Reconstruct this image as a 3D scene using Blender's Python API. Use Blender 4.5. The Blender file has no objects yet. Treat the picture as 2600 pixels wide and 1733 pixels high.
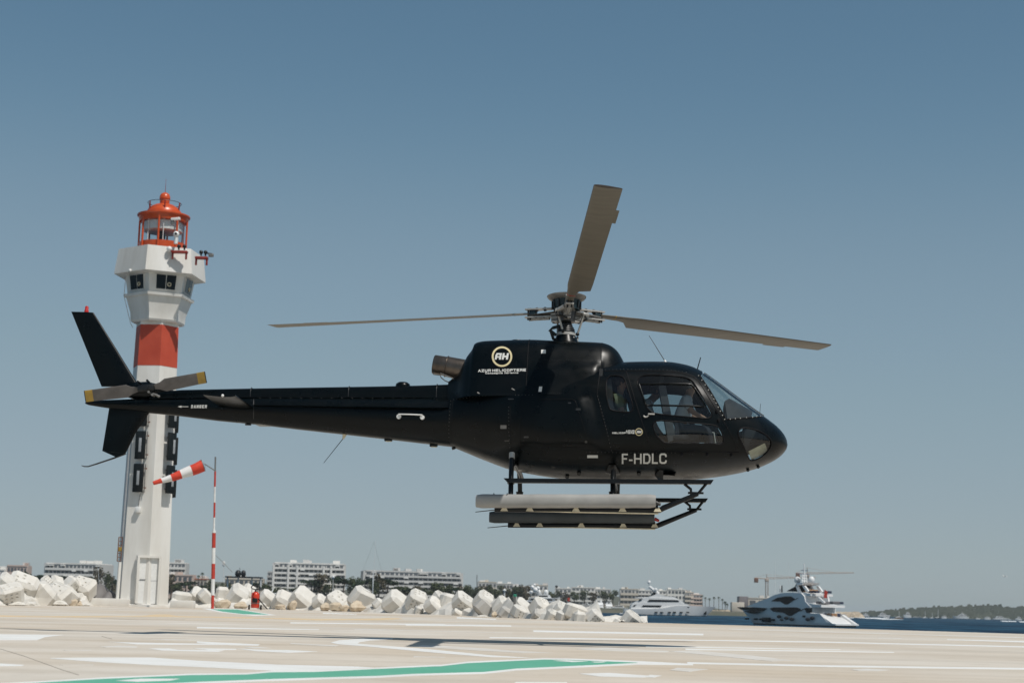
import bpy, bmesh, math, random
from mathutils import Vector, Matrix
from mathutils.geometry import delaunay_2d_cdt
random.seed(7)
D2R = math.radians
scn = bpy.context.scene
COL = scn.collection

# ------------------------------------------------------------------ camera
CAM_H, FPX, IW, IH = 0.55, 4200.0, 2600.0, 1733.0
ROLL, HOR = D2R(1.36), 1537.0
PITCH = math.atan((HOR - IH / 2) * math.cos(ROLL) / FPX)
_U0 = Vector((0, -math.sin(PITCH), math.cos(PITCH)))
FV = Vector((0, math.cos(PITCH), math.sin(PITCH)))
RV = Vector((1, 0, 0)) * math.cos(ROLL) + _U0 * math.sin(ROLL)
UV = Vector((1, 0, 0)) * -math.sin(ROLL) + _U0 * math.cos(ROLL)
CPOS = Vector((0, 0, CAM_H))
cam = bpy.data.cameras.new('camera')
cam.sensor_width = 36.0
cam.lens = FPX / IW * 36.0
cam.clip_start, cam.clip_end = 0.1, 40000
cam.dof.use_dof = True
cam.dof.focus_distance = 24.6
cam.dof.aperture_fstop = 3.2
camo = bpy.data.objects.new('camera', cam)
COL.objects.link(camo)
camo.matrix_world = Matrix(((RV.x, UV.x, -FV.x, 0), (RV.y, UV.y, -FV.y, 0), (RV.z, UV.z, -FV.z, CAM_H), (0, 0, 0, 1)))
scn.camera = camo

# ------------------------------------------------------------------ light
SUNV = Vector((0.40, -0.42, 1.0)).normalized()      # towards the sun
EL = math.asin(SUNV.z)
AZ = math.atan2(SUNV.x, SUNV.y)
world = bpy.data.worlds.new('World')
scn.world = world
world.use_nodes = True
wn = world.node_tree
wn.nodes.clear()
sky = wn.nodes.new('ShaderNodeTexSky')
sky.sky_type = 'NISHITA'
sky.sun_disc = False
sky.sun_elevation = EL
sky.sun_rotation = AZ
sky.altitude = 0
sky.air_density = 0.7
sky.dust_density = 0.5
sky.ozone_density = 4.0
pre = wn.nodes.new('ShaderNodeMix')                 # radiance into the 0..1 range of the curves
pre.data_type = 'RGBA'
pre.blend_type = 'MULTIPLY'
pre.inputs[0].default_value = 1.0
pre.inputs[7].default_value = (0.125, 0.125, 0.125, 1)
crv = wn.nodes.new('ShaderNodeRGBCurve')            # film response of the sky, the same in every direction
for ci, pts in enumerate((((0, 0), (.1175, .200), (.215, .440), (.50, .655), (1, .82)), ((0, 0), (.206, .385), (.3625, .645), (.645, .795), (1, .92)), ((0, 0), (.404, .590), (.62, .810), (.72, .845), (1, .96)))):
    c_ = crv.mapping.curves[ci]
    c_.points[0].location = pts[0]
    c_.points[1].location = pts[-1]
    for p_ in pts[1:-1]:
        c_.points.new(*p_)
crv.mapping.update()
bg = wn.nodes.new('ShaderNodeBackground')
bg.inputs['Strength'].default_value = 0.13
wo = wn.nodes.new('ShaderNodeOutputWorld')
wn.links.new(sky.outputs[0], pre.inputs[6])
wn.links.new(pre.outputs[2], crv.inputs['Color'])
tnt = wn.nodes.new('ShaderNodeMix')
tnt.data_type = 'RGBA'
tnt.blend_type = 'MULTIPLY'
tnt.inputs[0].default_value = 1.0
tnt.inputs[7].default_value = (3.85, 3.85, 3.85, 1)
wn.links.new(crv.outputs[0], tnt.inputs[6])
wn.links.new(tnt.outputs[2], bg.inputs[0])
wn.links.new(bg.outputs[0], wo.inputs[0])
sl = bpy.data.lights.new('sun', 'SUN')
sl.energy = 3.6
sl.angle = D2R(0.53)
sl.color = (1.0, 0.955, 0.89)
so = bpy.data.objects.new('sun', sl)
so.rotation_euler = SUNV.to_track_quat('Z', 'Y').to_euler()
so.location = (10, -10, 40)
COL.objects.link(so)
vs = scn.view_settings
vs.view_transform = 'Standard'
vs.look = 'None'
vs.exposure = 0.0
vs.gamma = 1.0
vs.use_curve_mapping = False
scn.render.engine = 'CYCLES'
scn.cycles.use_denoising = True
scn.cycles.max_bounces = 8
scn.cycles.transparent_max_bounces = 16
scn.cycles.caustics_reflective = False
scn.cycles.caustics_refractive = False

# ------------------------------------------------------------------ helpers
def ray(px, py):
    return FV * FPX + RV * (px - IW / 2) - UV * (py - IH / 2)
def atY(px, py, Y):
    d = ray(px, py)
    return CPOS + d * (Y / d.y)
def atZ(px, py, z=0.0):
    d = ray(px, py)
    return CPOS + d * ((z - CAM_H) / d.z)

class MB:
    def __init__(s):
        s.v, s.f = [], []
    def add(s, v, f):
        o = len(s.v)
        s.v += [tuple(p) for p in v]
        s.f += [tuple(i + o for i in q) for q in f]
        return s
    def box(s, c, d, R=None, ch=0.0):
        hx, hy, hz = d[0] / 2, d[1] / 2, d[2] / 2
        c = Vector(c)
        if ch <= 0:
            P = [Vector((x * hx, y * hy, z * hz)) for z in (-1, 1) for x, y in ((-1, -1), (1, -1), (1, 1), (-1, 1))]
            F = [(0, 3, 2, 1), (4, 5, 6, 7), (0, 1, 5, 4), (1, 2, 6, 5), (2, 3, 7, 6), (3, 0, 4, 7)]
        else:
            bm = bmesh.new()
            bmesh.ops.create_cube(bm, size=1.0)
            for v in bm.verts:
                v.co = Vector((v.co.x * d[0], v.co.y * d[1], v.co.z * d[2]))
            bmesh.ops.bevel(bm, geom=bm.edges[:], offset=ch, segments=2, affect='EDGES', profile=0.5)
            bm.verts.index_update()
            P = [v.co.copy() for v in bm.verts]
            F = [tuple(v.index for v in f.verts) for f in bm.faces]
            bm.free()
        if R is not None:
            P = [R @ p for p in P]
        return s.add([c + p for p in P], F)
    def tube(s, p0, p1, r0, r1=None, n=10, caps=True):
        r1 = r0 if r1 is None else r1
        p0, p1 = Vector(p0), Vector(p1)
        a = (p1 - p0).normalized()
        u = a.cross(Vector((0, 0, 1)))
        if u.length < 1e-3:
            u = a.cross(Vector((1, 0, 0)))
        u.normalize()
        w = a.cross(u)
        V = []
        for p, r in ((p0, r0), (p1, r1)):
            for i in range(n):
                t = 2 * math.pi * i / n
                V.append(p + (u * math.cos(t) + w * math.sin(t)) * r)
        F = [(i, (i + 1) % n, n + (i + 1) % n, n + i) for i in range(n)]
        if caps:
            F += [tuple(range(n - 1, -1, -1)), tuple(range(n, 2 * n))]
        return s.add(V, F)
    def path(s, pts, r, n=8, closed=False, rs=None):
        pts = [Vector(p) for p in pts]
        m = len(pts)
        V, F = [], []
        ref = None
        for i, p in enumerate(pts):
            if closed:
                t = pts[(i + 1) % m] - pts[i - 1]
            else:
                t = pts[min(i + 1, m - 1)] - pts[max(i - 1, 0)]
            t.normalize()
            if ref is None:
                ref = t.cross(Vector((0, 0, 1)))
                if ref.length < 1e-3:
                    ref = t.cross(Vector((0, 1, 0)))
            u = (ref - t * ref.dot(t)).normalized()
            ref = u
            w = t.cross(u)
            rr = rs[i] if rs else r
            for k in range(n):
                a = 2 * math.pi * k / n
                V.append(p + (u * math.cos(a) + w * math.sin(a)) * rr)
        for i in range(m if closed else m - 1):
            j = (i + 1) % m
            F += [(i * n + k, i * n + (k + 1) % n, j * n + (k + 1) % n, j * n + k) for k in range(n)]
        if not closed:
            F += [tuple(range(n - 1, -1, -1)), tuple((m - 1) * n + k for k in range(n))]
        return s.add(V, F)
    def lathe(s, prof, c=(0, 0, 0), n=24, a0=0.0, cap=True):
        V, F = [], []
        for r, z in prof:
            for k in range(n):
                a = a0 + 2 * math.pi * k / n
                V.append((c[0] + r * math.cos(a), c[1] + r * math.sin(a), c[2] + z))
        for i in range(len(prof) - 1):
            F += [(i * n + k, i * n + (k + 1) % n, (i + 1) * n + (k + 1) % n, (i + 1) * n + k) for k in range(n)]
        if cap:
            F += [tuple(range(n - 1, -1, -1)), tuple((len(prof) - 1) * n + k for k in range(n))]
        return s.add(V, F)
    def loft(s, secs, cap=True):
        n = len(secs[0])
        V = [p for q in secs for p in q]
        F = []
        for i in range(len(secs) - 1):
            F += [(i * n + k, i * n + (k + 1) % n, (i + 1) * n + (k + 1) % n, (i + 1) * n + k) for k in range(n)]
        if cap:
            F += [tuple(range(n - 1, -1, -1)), tuple((len(secs) - 1) * n + k for k in range(n))]
        return s.add(V, F)
    def prism(s, poly, off):                     # polygon of 3-D points, swept by vector off
        poly = [Vector(p) for p in poly]
        off = Vector(off)
        n = len(poly)
        V = poly + [p + off for p in poly]
        F = [tuple(range(n - 1, -1, -1)), tuple(range(n, 2 * n))]
        F += [(i, (i + 1) % n, n + (i + 1) % n, n + i) for i in range(n)]
        return s.add(V, F)
    def ball(s, c, r, nu=12, nv=8, sc=(1, 1, 1)):
        V = [(c[0], c[1], c[2] - r * sc[2])]
        for j in range(1, nv):
            b = -math.pi / 2 + math.pi * j / nv
            for i in range(nu):
                a = 2 * math.pi * i / nu
                V.append((c[0] + r * sc[0] * math.cos(b) * math.cos(a), c[1] + r * sc[1] * math.cos(b) * math.sin(a), c[2] + r * sc[2] * math.sin(b)))
        V.append((c[0], c[1], c[2] + r * sc[2]))
        F = [(0, 1 + (i + 1) % nu, 1 + i) for i in range(nu)]
        for j in range(nv - 2):
            F += [(1 + j * nu + i, 1 + j * nu + (i + 1) % nu, 1 + (j + 1) * nu + (i + 1) % nu, 1 + (j + 1) * nu + i) for i in range(nu)]
        L = len(V) - 1
        o = 1 + (nv - 2) * nu
        F += [(o + i, o + (i + 1) % nu, L) for i in range(nu)]
        return s.add(V, F)
    def mesh(s, name, mat, smooth=35, recalc=True):
        me = bpy.data.meshes.new(name)
        me.from_pydata(s.v, [], s.f)
        if recalc:
            bm = bmesh.new()
            bm.from_mesh(me)
            bmesh.ops.recalc_face_normals(bm, faces=bm.faces[:])
            bm.to_mesh(me)
            bm.free()
        if smooth:
            me.shade_smooth()
            me.set_sharp_from_angle(angle=D2R(smooth))
        if mat is not None:
            for m in (mat if isinstance(mat, (list, tuple)) else [mat]):
                me.materials.append(m)
        return me
    def build(s, name, mat, parent=None, smooth=35, label=None, cat=None, group=None, kind=None, recalc=True):
        return link(name, s.mesh(name, mat, smooth, recalc), parent, label, cat, group, kind)

def tag(o, label=None, cat=None, group=None, kind=None):
    if label: o['label'] = label
    if cat: o['category'] = cat
    if group: o['group'] = group
    if kind: o['kind'] = kind
    return o
def link(name, me, parent=None, label=None, cat=None, group=None, kind=None):
    o = bpy.data.objects.new(name, me)
    COL.objects.link(o)
    if parent is not None:
        o.parent = parent
    return tag(o, label, cat, group, kind)
def empty(name, label, cat, loc=(0, 0, 0), rz=0.0, group=None):
    o = link(name, None, None, label, cat, group)
    o.location = loc
    o.rotation_euler = (0, 0, rz)
    o.empty_display_size = 0.3
    return o
def copy_tree(o, parent=None):
    c = o.copy()
    COL.objects.link(c)
    c.parent = parent
    for ch in o.children:
        copy_tree(ch, c)
    return c

# ------------------------------------------------------------------ materials
def mat(name, col, rough=0.5, metal=0.0, var=0.0, scale=4.0, bump=0.0, bscale=40.0, spec=0.5, col2=None, detail=4.0, coat=0.0, stretch=None, rvar=0.0):
    m = bpy.data.materials.new(name)
    m.use_nodes = True
    nt = m.node_tree
    b = nt.nodes['Principled BSDF']
    b.inputs['Base Color'].default_value = (*col, 1)
    b.inputs['Roughness'].default_value = rough
    b.inputs['Metallic'].default_value = metal
    b.inputs['Specular IOR Level'].default_value = spec
    if coat:
        b.inputs['Coat Weight'].default_value = coat
        b.inputs['Coat Roughness'].default_value = 0.1
    if var or bump or col2 or rvar:
        tc = nt.nodes.new('ShaderNodeTexCoord')
        src = tc.outputs['Object']
        if stretch:
            mp = nt.nodes.new('ShaderNodeMapping')
            mp.inputs['Scale'].default_value = stretch
            nt.links.new(src, mp.inputs[0])
            src = mp.outputs[0]
        if var or col2:
            nz = nt.nodes.new('ShaderNodeTexNoise')
            nz.inputs['Scale'].default_value = scale
            nz.inputs['Detail'].default_value = detail
            nz.inputs['Roughness'].default_value = 0.6
            nt.links.new(src, nz.inputs['Vector'])
            rp = nt.nodes.new('ShaderNodeValToRGB')
            rp.color_ramp.elements[0].position = 0.32
            rp.color_ramp.elements[1].position = 0.68
            c2 = col2 if col2 else tuple(min(1, c * (1 + var)) for c in col)
            c1 = col if col2 else tuple(c * (1 - var) for c in col)
            rp.color_ramp.elements[0].color = (*c1, 1)
            rp.color_ramp.elements[1].color = (*c2, 1)
            nt.links.new(nz.outputs['Fac'], rp.inputs[0])
            nt.links.new(rp.outputs[0], b.inputs['Base Color'])
        if rvar:
            nr = nt.nodes.new('ShaderNodeTexNoise')
            nr.inputs['Scale'].default_value = scale * 2.3
            nr.inputs['Detail'].default_value = 5
            nt.links.new(src, nr.inputs['Vector'])
            mr = nt.nodes.new('ShaderNodeMapRange')
            mr.inputs['From Min'].default_value = 0.3
            mr.inputs['From Max'].default_value = 0.7
            mr.inputs['To Min'].default_value = max(0.02, rough - rvar)
            mr.inputs['To Max'].default_value = rough + rvar
            nt.links.new(nr.outputs['Fac'], mr.inputs[0])
            nt.links.new(mr.outputs[0], b.inputs['Roughness'])
        if bump:
            nb = nt.nodes.new('ShaderNodeTexNoise')
            nb.inputs['Scale'].default_value = bscale
            nb.inputs['Detail'].default_value = 6
            nt.links.new(src, nb.inputs['Vector'])
            bp = nt.nodes.new('ShaderNodeBump')
            bp.inputs['Strength'].default_value = min(1.0, bump * 4)
            bp.inputs['Distance'].default_value = bump * 0.1
            nt.links.new(nb.outputs['Fac'], bp.inputs['Height'])
            nt.links.new(bp.outputs[0], b.inputs['Normal'])
    return m
def glassmat(name, tint, refl=1.0, rough=0.02):
    m = bpy.data.materials.new(name)
    m.use_nodes = True
    nt = m.node_tree
    nt.nodes.clear()
    out = nt.nodes.new('ShaderNodeOutputMaterial')
    tr = nt.nodes.new('ShaderNodeBsdfTransparent')
    tr.inputs[0].default_value = (*tint, 1)
    gl = nt.nodes.new('ShaderNodeBsdfGlossy')
    gl.inputs['Roughness'].default_value = rough
    gl.inputs['Color'].default_value = (refl, refl, refl, 1)
    fr = nt.nodes.new('ShaderNodeFresnel')
    gi = nt.nodes.new('ShaderNodeNewGeometry')
    ma = nt.nodes.new('ShaderNodeMath')
    ma.operation = 'MULTIPLY_ADD'
    ma.inputs[1].default_value = 1 / 1.5 - 1.5
    ma.inputs[2].default_value = 1.5
    nt.links.new(gi.outputs['Backfacing'], ma.inputs[0])
    nt.links.new(ma.outputs[0], fr.inputs['IOR'])
    mx = nt.nodes.new('ShaderNodeMixShader')
    nt.links.new(fr.outputs[0], mx.inputs[0])
    nt.links.new(tr.outputs[0], mx.inputs[1])
    nt.links.new(gl.outputs[0], mx.inputs[2])
    nt.links.new(mx.outputs[0], out.inputs[0])
    return m

M = {}
M['heli_black'] = mat('heli_black', (0.0008, 0.0022, 0.0028), 0.315, 0, 0.15, 3.0, 0.0, spec=0.19, rvar=0.06)
M['black'] = mat('black', (0.0035, 0.0045, 0.005), 0.45, 0, 0.1, 8)
M['rubber'] = mat('rubber', (0.003, 0.003, 0.004), 0.6, 0, 0.1, 8, spec=0.2)
M['gear_black'] = mat('gear_black', (0.004, 0.005, 0.006), 0.36, 0, 0.2, 8, spec=0.3)
M['dark_metal'] = mat('dark_metal', (0.06, 0.06, 0.06), 0.4, 0.6, 0.2, 10)
M['grey_metal'] = mat('grey_metal', (0.20, 0.195, 0.185), 0.42, 0.35, 0.18, 12)
M['light_metal'] = mat('light_metal', (0.42, 0.41, 0.385), 0.4, 0.2, 0.12, 12)
M['teal'] = mat('teal', (0.006, 0.020, 0.025), 0.45, 0, 0.15, 10)
M['exhaust'] = mat('exhaust', (0.14, 0.115, 0.095), 0.38, 0.85, 0.3, 5, 0.02, 30)
M['blade'] = mat('blade', (0.125, 0.113, 0.090), 0.5, 0, 0.12, 2.5, 0.0, stretch=(1, 6, 1))
M['blade_edge'] = mat('blade_edge', (0.045, 0.036, 0.028), 0.45, 0.3, 0.2, 4)
M['tail_blade'] = mat('tail_blade', (0.095, 0.085, 0.078), 0.5, 0, 0.2, 7)
M['yellow'] = mat('yellow', (0.30, 0.19, 0.03), 0.5, 0, 0.15, 9)
M['white_mark'] = mat('white_mark', (0.62, 0.62, 0.59), 0.5, 0, 0.05, 9)
M['gold_mark'] = mat('gold_mark', (0.62, 0.53, 0.31), 0.5, 0, 0.06, 9)
M['float_grey'] = mat('float_grey', (0.30, 0.295, 0.28), 0.62, 0, 0.12, 3, 0.05, 12)
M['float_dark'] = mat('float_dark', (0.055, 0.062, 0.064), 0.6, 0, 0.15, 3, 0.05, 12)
M['red_lens'] = mat('red_lens', (0.45, 0.02, 0.015), 0.2, 0, 0.1, 10)
M['white_plastic'] = mat('white_plastic', (0.72, 0.72, 0.70), 0.4, 0, 0.06, 8)
M['cabin_glass'] = glassmat('cabin_glass', (0.56, 0.62, 0.63), 1.0)
M['wind_glass'] = glassmat('wind_glass', (0.66, 0.72, 0.73), 1.0)
M['interior'] = mat('interior', (0.022, 0.024, 0.027), 0.75, 0, 0.2, 6)
M['seat'] = mat('seat', (0.045, 0.045, 0.05), 0.7, 0, 0.2, 8)
M['seat_grey'] = mat('seat_grey', (0.14, 0.135, 0.14), 0.7, 0, 0.15, 8)
M['paper'] = mat('paper', (0.62, 0.55, 0.40), 0.8, 0, 0.15, 12)
# ------------------------------------------------------------------ setting: helipad, sea
SEA = -2.6
def cdt_fill(poly):
    vs = [Vector((p[0], p[1])) for p in poly]
    n = len(vs)
    r = delaunay_2d_cdt(vs, [(i, (i + 1) % n) for i in range(n)], [], 1, 1e-6)
    return [(v.x, v.y) for v in r[0]], [tuple(f) for f in r[2]]
M['pad'] = None
def pad_material():
    m = bpy.data.materials.new('pad_concrete')
    m.use_nodes = True
    nt = m.node_tree
    N, L = nt.nodes.new, nt.links.new
    b = nt.nodes['Principled BSDF']
    b.inputs['Roughness'].default_value = 0.85
    b.inputs['Specular IOR Level'].default_value = 0.25
    geo = N('ShaderNodeNewGeometry')
    def noise(scale, det, vec=None, rough=0.6):
        n = N('ShaderNodeTexNoise')
        n.inputs['Scale'].default_value = scale
        n.inputs['Detail'].default_value = det
        n.inputs['Roughness'].default_value = rough
        L(vec or geo.outputs['Position'], n.inputs['Vector'])
        return n.outputs['Fac']
    def ramp(fac, p0, c0, p1, c1):
        r = N('ShaderNodeValToRGB')
        r.color_ramp.elements[0].position, r.color_ramp.elements[1].position = p0, p1
        r.color_ramp.elements[0].color, r.color_ramp.elements[1].color = (*c0, 1), (*c1, 1)
        L(fac, r.inputs[0])
        return r.outputs[0]
    def mix(a, bb, t, f):
        x = N('ShaderNodeMix')
        x.data_type = 'RGBA'
        x.blend_type = t
        if isinstance(f, float): x.inputs[0].default_value = f
        else: L(f, x.inputs[0])
        L(a, x.inputs[6]); L(bb, x.inputs[7])
        return x.outputs[2]
    base = ramp(noise(0.22, 6), 0.35, (0.560, 0.505, 0.432), 0.68, (0.655, 0.610, 0.545))
    tan = ramp(noise(0.09, 3), 0.40, (1, 1, 1), 0.66, (0.93, 0.86, 0.77))
    c = mix(base, tan, 'MULTIPLY', 1.0)
    spots = ramp(noise(2.6, 8, rough=0.75), 0.30, (0.80, 0.78, 0.75), 0.46, (1, 1, 1))
    c = mix(c, spots, 'MULTIPLY', 0.75)
    mp = N('ShaderNodeMapping')
    mp.inputs['Scale'].default_value = (0.05, 0.7, 1)
    mp.inputs['Rotation'].default_value = (0, 0, 0.25)
    L(geo.outputs['Position'], mp.inputs[0])
    streak = ramp(noise(1.0, 5, mp.outputs[0]), 0.35, (0.90, 0.89, 0.87), 0.6, (1.03, 1.03, 1.03))
    c = mix(c, streak, 'MULTIPLY', 1.0)
    L(c, b.inputs['Base Color'])
    bp = N('ShaderNodeBump')
    bp.inputs['Strength'].default_value = 0.25
    bp.inputs['Distance'].default_value = 0.02
    L(noise(9.0, 8), bp.inputs['Height'])
    L(bp.outputs[0], b.inputs['Normal'])
    return m
M['pad'] = pad_material()
M['quay'] = mat('quay', (0.36, 0.33, 0.29), 0.85, 0, 0.2, 1.5, 0.1, 6)
def paint(name, col, wear=0.35):
    m = mat(name, col, 0.7, 0, 0, 1.0, col2=tuple(c * (1 - wear * 0.25) + d * wear * 0.25 for c, d in zip(col, (0.58, 0.52, 0.44))), scale=1.2, detail=8, spec=0.3)
    return m
def worn_paint(name, col, col2, lo, hi):
    m = mat(name, col, 0.68, 0, 0, 1.4, col2=col2, detail=9, spec=0.3)
    nt = m.node_tree
    N, L = nt.nodes.new, nt.links.new
    b = nt.nodes['Principled BSDF']
    src = b.inputs['Base Color'].links[0].from_socket
    geo = N('ShaderNodeNewGeometry')
    mp = N('ShaderNodeMapping')
    mp.inputs['Scale'].default_value = (0.55, 1.7, 1)
    L(geo.outputs['Position'], mp.inputs[0])
    nz = N('ShaderNodeTexNoise')
    nz.inputs['Scale'].default_value = 1.3
    nz.inputs['Detail'].default_value = 10
    nz.inputs['Roughness'].default_value = 0.72
    L(mp.outputs[0], nz.inputs['Vector'])
    rp = N('ShaderNodeMapRange')
    rp.inputs['From Min'].default_value, rp.inputs['From Max'].default_value = lo, hi
    L(nz.outputs['Fac'], rp.inputs[0])
    mx = N('ShaderNodeMix')
    mx.data_type = 'RGBA'
    L(rp.outputs[0], mx.inputs[0])
    L(src, mx.inputs[6])
    mx.inputs[7].default_value = (0.585, 0.530, 0.455, 1)
    L(mx.outputs[2], b.inputs['Base Color'])
    return m
M['p_white'] = worn_paint('p_white', (0.80, 0.80, 0.775), (0.72, 0.71, 0.675), .58, .80)
M['p_pale'] = worn_paint('p_pale', (0.73, 0.72, 0.69), (0.66, 0.63, 0.58), .42, .62)
M['p_green'] = worn_paint('p_green', (0.110, 0.385, 0.262), (0.138, 0.415, 0.292), .66, .95)
M['p_yellow'] = worn_paint('p_yellow', (0.74, 0.50, 0.21), (0.70, 0.52, 0.30), .42, .66)

EDGE = [(-420, 1533), (0, 1536), (300, 1537), (500, 1541), (700, 1546), (900, 1552), (1150, 1561), (1300, 1568), (1480, 1576.5), (1700, 1581), (2000, 1590), (2600, 1608), (3000, 1620)]
E3 = []
for px, py in EDGE:
    p = atZ(px, py)
    if px < 1480:
        s = min(1.0, (1480 - px) / 120)
        p = p * (1 + 9.0 * s / p.y)
    E3.append((p.x, p.y))
near = [(60, -12), (-60, -12)]
outline = E3 + near
V2, F2 = cdt_fill(outline)
mb = MB()
mb.add([(x, y, 0.0) for x, y in V2], F2)
n = len(outline)
mb.add([(x, y, 0.0) for x, y in outline] + [(x, y, -5.0) for x, y in outline], [(i, (i + 1) % n, n + (i + 1) % n, n + i) for i in range(n)])
helipad = mb.build('helipad', M['pad'], kind='structure', smooth=20)
helipad['label'] = 'pale concrete helipad with worn white and green paint'

_pz = [0]
def pmark(name, pts, m, z=0.004, dens=12):
    _pz[0] += 1
    z = z * 0.3 + _pz[0] * 0.00004
    q = []
    for (a, b) in zip(pts, pts[1:] + pts[:1]):
        for k in range(dens):
            t = k / dens
            px, py = a[0] + (b[0] - a[0]) * t, a[1] + (b[1] - a[1]) * t
            p = atZ(px, py)
            q.append((p.x, p.y))
    v, f = cdt_fill(q)
    mb_ = MB().add([(x, y, z) for x, y in v], f)
    k_ = len(q)
    mb_.add([(x, y, z) for x, y in q] + [(x, y, -.01) for x, y in q], [(i, (i + 1) % k_, k_ + (i + 1) % k_, k_ + i) for i in range(k_)])
    return mb_.build(name, m, helipad, smooth=0, recalc=False)
def pline(pts, w0, w1=None, m='p_white', z=0.004):
    w1 = w0 if w1 is None else w1
    k = len(pts) - 1
    up = [(x, y - (w0 + (w1 - w0) * i / k) / 2) for i, (x, y) in enumerate(pts)]
    dn = [(x, y + (w0 + (w1 - w0) * i / k) / 2) for i, (x, y) in enumerate(pts)]
    return pmark('painted_line', up + dn[::-1], M[m], z, 6)
gu = [(-200, 1747), (89, 1733), (255, 1723), (485, 1713), (627, 1711.5), (689, 1706), (801, 1705), (959, 1697.5), (1100, 1691), (1119, 1690.5), (1188, 1682.5), (1381, 1673.5), (1450, 1674.5), (1619, 1681)]
gl = [(1619, 1681.6), (1464, 1689), (1312, 1696), (1230, 1704.6), (1050, 1709.5), (959, 1714.6), (806, 1719), (678, 1723), (500, 1730), (300, 1740), (-200, 1778)]
pmark('green_band', gu + gl, M['p_green'], 0.008)
pmark('painted_border', [(x, y - 4.2) for x, y in gu] + [(1760, 1684), (1760, 1687.5)] + [(x, y + 4.6) for x, y in gl], M['p_white'], 0.004)
pmark('green_band', [(536, 1545.3), (602, 1546), (684, 1559.5), (617, 1558), (564, 1551.4)], M['p_green'], 0.012)
pmark('painted_border', [(512, 1543.4), (602, 1544.8), (702, 1560.5), (645, 1562), (560, 1553.4)], M['p_white'], 0.006)
for pts, mm in [
    ([(-40, 1609), (0, 1609), (161, 1611), (115, 1616), (94, 1624), (0, 1624), (-40, 1624)], 'p_white'),
    ([(128, 1669.5), (230, 1668), (383, 1668), (500, 1676), (704, 1686), (908, 1691), (950, 1693.4), (800, 1700.6), (689, 1701.2), (500, 1692), (383, 1687), (255, 1680), (128, 1670.5)], 'p_white'),
    ([(270, 1627.5), (343, 1630), (600, 1634), (600, 1636.4), (420, 1635), (345, 1634.4), (300, 1629.8)], 'p_white'),
    ([(252, 1640.5), (300, 1637.8), (350, 1640), (345, 1643), (270, 1643)], 'p_pale'),
    ([(158, 1649), (232, 1649), (225, 1651), (168, 1651)], 'p_pale'),
    ([(376, 1645), (430, 1645), (452, 1648.5), (570, 1650), (555, 1653.4), (480, 1652), (410, 1650)], 'p_white'),
    ([(490, 1644.6), (600, 1646), (600, 1648), (530, 1649)], 'p_white'),
    ([(360, 1621), (420, 1621), (592, 1624.6), (420, 1624)], 'p_pale'),
    ([(-30, 1683), (0, 1683.5), (62, 1687), (55, 1689.3), (-30, 1690)], 'p_white'),
    ([(150, 1686.4), (240, 1686), (236, 1688), (160, 1688)], 'p_pale'),
    ([(600, 1645), (668, 1648.6), (730, 1649), (806, 1652.6), (780, 1654), (730, 1656), (650, 1652)], 'p_white'),
    ([(620, 1641.6), (660, 1641.5), (689, 1644), (640, 1644.6)], 'p_pale'),
    ([(500, 1626.6), (560, 1630), (660, 1634.5), (655, 1638), (580, 1636.6), (500, 1631)], 'p_white'),
    ([(840, 1630), (862, 1624), (921, 1620), (997, 1619.4), (997, 1622), (939, 1625), (913, 1629), (908, 1632.5), (939, 1635), (1100, 1648), (1243, 1662), (1350, 1669), (1243, 1667), (1100, 1655.5), (933, 1640), (857, 1634)], 'p_white'),
    ([(1050, 1640), (1072, 1636), (1188, 1642), (1300, 1650), (1409, 1656.5), (1326, 1656.5), (1150, 1647)], 'p_pale'),
    ([(740, 1631), (860, 1637), (850, 1640), (735, 1634)], 'p_pale'),
    ([(1470, 1709), (1547, 1707), (1671, 1716), (1630, 1719), (1520, 1716)], 'p_white'),
    ([(1312, 1730), (1440, 1731), (1440, 1745), (1280, 1745)], 'p_white'),
    ([(1460, 1646), (1540, 1643), (1700, 1652), (1690, 1655), (1560, 1652)], 'p_pale'),
    ([(1700, 1652), (1760, 1650), (1900, 1662), (2020, 1676), (1960, 1678), (1860, 1668)], 'p_pale'),
    ([(1720, 1694), (1800, 1698), (1750, 1704), (1700, 1700)], 'p_pale'),
    ([(1650, 1712), (1680, 1714), (1660, 1719), (1640, 1718)], 'p_white'),
    ([(2160, 1698.6), (2200, 1696), (2260, 1699.6), (2230, 1702.6), (2180, 1702)], 'p_pale')]:
    pmark('painted_patch', pts, M[mm], 0.004)
for pts, mm in [
    ([(294, 1728), (357, 1723), (456, 1723), (433, 1727.5), (344, 1730.7)], 'p_white'),
    ([(1403, 1677), (1440, 1675.8), (1492, 1678.4), (1450, 1680)], 'p_white'),
    ([(1500, 1679.5), (1540, 1679), (1530, 1681), (1508, 1681)], 'p_white')]:
    pmark('painted_patch', pts, M[mm], 0.012)
pline([(1030, 1585), (1298, 1588)], 3.2)
pline([(737, 1580), (920, 1582), (1130, 1584.5)], 2.4)
pline([(1354, 1601), (1560, 1605), (1786, 1609.6)], 4.0)
pline([(1243, 1617.4), (1700, 1623), (2100, 1629), (2640, 1642)], 2.6)
pline([(1640, 1640), (1900, 1644), (2134, 1648)], 2.6, 1.2)
pline([(1740, 1647), (2100, 1652.4), (2270, 1655)], 3.4, 1.6)
pline([(1745, 1682), (2000, 1687.5), (2100, 1690), (2350, 1693.4), (2640, 1697)], 4.2)
pline([(2405, 1622.6), (2640, 1629)], 1.6, 4.0)
pline([(2230, 1618.4), (2290, 1620)], 2.0, 1.4, 'p_pale')
pline([(820, 1555.4), (905, 1558.6)], 2.6, 1.2)
pline([(500, 1592), (640, 1594.6), (810, 1597)], 3.8, 1.4)
pline([(1160, 1567), (1260, 1571)], 3.4, 2.0)
pline([(1850, 1596), (2600, 1618)], 1.8, 2.0, 'p_pale')
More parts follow.
